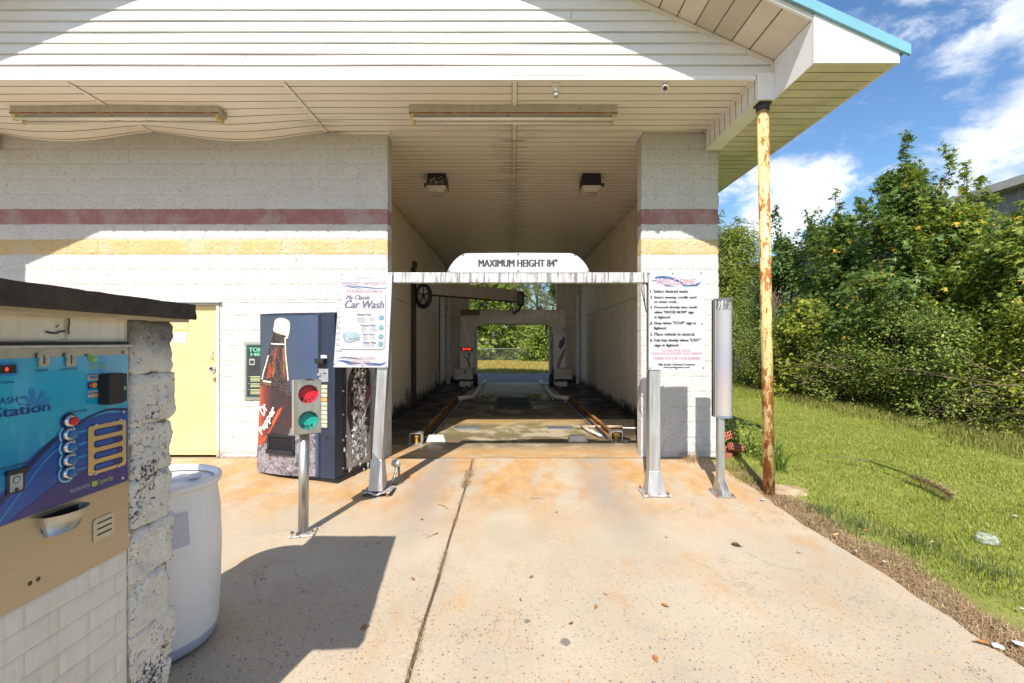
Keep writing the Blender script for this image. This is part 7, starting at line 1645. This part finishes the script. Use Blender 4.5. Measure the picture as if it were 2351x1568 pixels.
def crumple(name, label, pt, r, mat, cat, C_=cR, flat=.5, seed=1):
    p = gnd(*C_(pt), .03); p.z = lawn_z(p.x, p.y)+.05; mb = MB(); vs = []; n_ = 14
    for j in range(n_+1):
        for i in range(n_): th, ph = math.pi*j/n_, 2*math.pi*i/n_; q = Vector((math.sin(th)*math.cos(ph), math.sin(th)*math.sin(ph), flat*math.cos(th))); vs.append(q*r*(1+.6*noise.noise(q*2.6+Vector((seed, 0, 0)))+.25*noise.noise(q*7)))
    mb.add(vs, [(j*n_+i, (j+1)*n_+i, (j+1)*n_+(i+1) % n_, j*n_+(i+1) % n_) for j in range(n_) for i in range(n_)], mat); o = mb.build(name, smooth=True); o.location = p; tag(o, label, cat)
crumple('plastic_bag', 'crumpled clear plastic bag lying in the grass', (1595, 755), .075, clear, 'litter', seed=2)
paper = pm('white_paper_scrap', (.50, .49, .47), .7, var=.06)
for i, (pt, r, lab) in enumerate((((1745, 636), .035, 'small white paper ball far out in the grass'), ((865, 827), .022, 'white scrap on the verge below the pale leaf'), ((1020, 885), .026, 'white scrap on the verge in the middle of its length'), ((1650, 1350), .055, 'largest flat white paper scrap at the bottom right verge'), ((1765, 1335), .05, 'white paper scrap at the right frame edge on the verge'), ((345, 545), .04, 'whitish scrap in the dead grass below the pole'), ((1785, 1142), .022, 'tiny white scrap in the grass at the right frame edge'))): crumple('paper_scrap', lab, pt, r*.5, paper, 'litter', flat=.14, seed=i+5)
# plume grass stalk thrown on the lawn
o = thing('grass_plume', 'broken pampas-like grass stalk with a brown plume lying on the lawn', 'grass stalk', gnd(*cR((1000, 390))))
st = [cR(p) for p in ((620, 328), (760, 350), (940, 378), (1060, 415), (1150, 447), (1240, 480), (1320, 520), (1380, 552))]; P3 = []
for q in st: p = gnd(*q, .02); p.z = lawn_z(p.x, p.y)+.10; P3.append(p)
mb = MB(); mb.tube(P3, [.004, .006, .008, .009, .009, .007, .005, .003], 6, pm('green_brown_stem', (.16, .15, .06), .7, var=.3)); mb.build('stem', o)
rg2 = np.random.default_rng(60); n_ = 900; t = rg2.uniform(0, 1, n_); ctl = np.array(P3[4:]); seg = t*(len(ctl)-1.001); i0 = seg.astype(int); fr_ = (seg-i0)[:, None]; pos = ctl[i0]*(1-fr_)+ctl[i0+1]*fr_+rg2.normal(0, .0055, (n_, 3))*(.9-np.abs(t-.5))[:, None]; dirv = (ctl[-1]-ctl[0])/np.linalg.norm(ctl[-1]-ctl[0])
leaf_mesh('plume', pos, rg2.normal(0, 1, (n_, 3))+np.array([0, -.3, .6]), dirv+rg2.normal(0, .06, (n_, 3)), rg2.uniform(.05, .11, n_), 'fibre', leafmat('plume_fibre', [(.24, .16, .09), (.42, .30, .18), (.60, .46, .29)], .3, .8), o)
mb = MB(); q = [P3[2]+Vector((0, 0, .01)), P3[3]+Vector((.02, -.14, .0)), P3[4]+Vector((-.02, -.24, -.03))]; mb.tube(q, [.006, .008, .002], 5, greenb, False); q = [P3[1], P3[2]+Vector((.12, -.05, .02)), P3[2]+Vector((.25, -.06, -.04))]; mb.tube(q, [.005, .007, .002], 5, greenb, False); mb.build('blade', o)
# twig scraps on the drive
o_ = [((1230, 412), (1316, 408), 'thin pale straw lying across the orange stain'), ((655, 445), (725, 480), 'short dark twig left of the joint'), ((585, 655), (660, 625), 'pale forked twig lying left of the joint')]
for a, c, lab in o_:
    pa_, pc_ = gnd(*c7(a), .004), gnd(*c7(c), .004); mb = MB(); mb.tube([pa_, pa_.lerp(pc_, .5)+Vector((.01, .01, .006)), pc_], [.002, .003, .002], 5, straw if 'pale' in lab else twigm); tag(mb.build('twig'), lab, 'twig', 'twigs on the driveway')

# ------------------------------------------------------------------ metal building behind the hedge, fence and trees behind the bay
o = thing('metal_building', 'long tan metal-sided building behind the hedge', 'building', (12.2, 20, 0)); wm = pm('tan_ribbed_siding', (.36, .32, .28), .5, var=.08, scale=2, stretch=(1, 1, .2)); mb = MB(); y = 4.0; vs = []
while y < 34: vs += [(12.2, y), (12.2, y+.22), (12.16, y+.24), (12.16, y+.28), (12.2, y+.30)]; y += .30
n = len(vs); mb.add([(a, b_, -.4) for a, b_ in vs]+[(a, b_, 5.25) for a, b_ in vs], [(i+1, i, n+i, n+i+1) for i in range(n-1)], wm); mb.box(12.24, 22, 4, 34, -.4, 5.2, wm); mb.build('wall', o)
mb = MB(); mb.box(11.85, 22, 3.7, 34.3, 5.22, 5.42, pm('grey_tan_roof_edge', (.44, .40, .34), .5, var=.08)); mb.build('roof', o)
o = thing('chain_link_fence', 'grey chain-link fence at the foot of the trees beyond the bay', 'fence', (0, 33, 0)); fm_ = pm('dull_wire', (.16, .17, .16), .6, .3); mb = MB(); yF = 33.0; zf0 = .13; hF = .9; pt_ = .11; x = -9.0
vs, fs = [], []
while x < 9:
    for s_ in (1, -1):
        k = len(vs); a, c = (x, x+hF) if s_ > 0 else (x+hF, x); r = .0035; vs += [(a-r, yF+.002*s_, zf0), (a+r, yF+.002*s_, zf0), (c+r, yF+.002*s_, zf0+hF), (c-r, yF+.002*s_, zf0+hF)]; fs.append((k, k+1, k+2, k+3))
    x += pt_
mb.add(vs, fs, fm_); wo = mb.build('wire_mesh', o); so_ = wo.modifiers.new('wire', 'SOLIDIFY'); so_.thickness = .004
for k in range(4): mb = MB(); xx = -9+k*6; mb.tube([(xx, yF+.04, zf0-.2), (xx, yF+.04, zf0+hF+.06)], .03, 8, fm_); mb.build('post', o)
mb = MB(); mb.tube([(-9, yF+.03, zf0+hF), (9.2, yF+.03, zf0+hF)], .022, 8, fm_); mb.build('top_rail', o)
BG = 'trees beyond the back of the bay'
for i, (x, y, h, r, kd, mt, lab, nt_, per, ls) in enumerate(((-1.6, 35.2, 7.6, 2.6, 'star', back_l, 'sunlit broad-leaved tree seen on the left through the bay', 430, 22, .24), (2.1, 32.2, 3.4, 1.6, 'oval', back_l, 'light green bush seen on the right through the bay', 300, 26, .17), (1.0, 34.6, 3.0, 1.5, 'oval', shrub, 'dim shrub between the two sunlit trees seen through the bay', 220, 24, .18), (-6.0, 35.5, 7.5, 2.8, 'star', gum, 'dark tree left of the bay view, hidden by the bay wall', 260, 20, .28), (6.8, 35.8, 7.0, 2.8, 'star', gum, 'dark tree right of the bay view, hidden by the bay wall', 260, 20, .28), (-3.6, 34.4, 3.2, 1.6, 'oval', shrub, 'low bush left of the broad-leaved tree beyond the bay', 200, 22, .17))):
    tree('broadleaf_tree' if h > 5 else 'back_bush', lab, 'tree' if h > 5 else 'bush', (x, y), h, r, bushp, kd, mt, nt_, per, ls, .55, .03, BG, 70+i, trunk=.12)
for i, (x, y, h, r, z0, lab) in enumerate(((2.0, 37.5, 11.5, 3.4, .16, 'tall pine standing behind the bushes seen through the bay'), (-2.6, 40.5, 12.5, 3.2, .30, 'second pine left of the tall one, behind the broad-leaved tree'), (6.2, 41, 12.0, 3.2, .25, 'third pine at the right behind the bay'))):
    tree('pine_tree', lab, 'tree', (x, y), h, r, ovalp, 'tuft', pine_l, 520, 16, .42, .75, z0, BG, 90+i, trunk=.17)
for i, (x, y, h) in enumerate(((-9.5, 38, 8), (10.5, 37, 8), (-13, 40, 9), (14, 40, 9), (0, 43, 7), (4.4, 42.5, 7.5), (-4.5, 43, 8))):
    tree('broadleaf_tree', ('far left tree of the back row', 'far right tree of the back row', 'outermost left tree of the back row', 'outermost right tree of the back row', 'dark tree in the back row straight behind the bay', 'dark tree of the back row behind the tall pine', 'dark tree of the back row behind the second pine')[i], 'tree', (x, y), h, 2.8, bushp, 'star', gum, 170, 18, .38, .7, .03, BG, 110+i, trunk=.14)
vg = leafmat('verge_grass_blade', [(.168, .168, .042), (.336, .280, .070), (.532, .392, .126), (.700, .476, .168)], .4, .6)
stuff(blades('verge_grass', scatter(60000, -7, 7, 22.7, 33, lambda x, y: .9, 61, lambda x, y: .012*(y-22.6)-.02), .16, .012, vg, 62, .7), 'dry yellow-green grass of the verge beyond the back drive', 'grass')
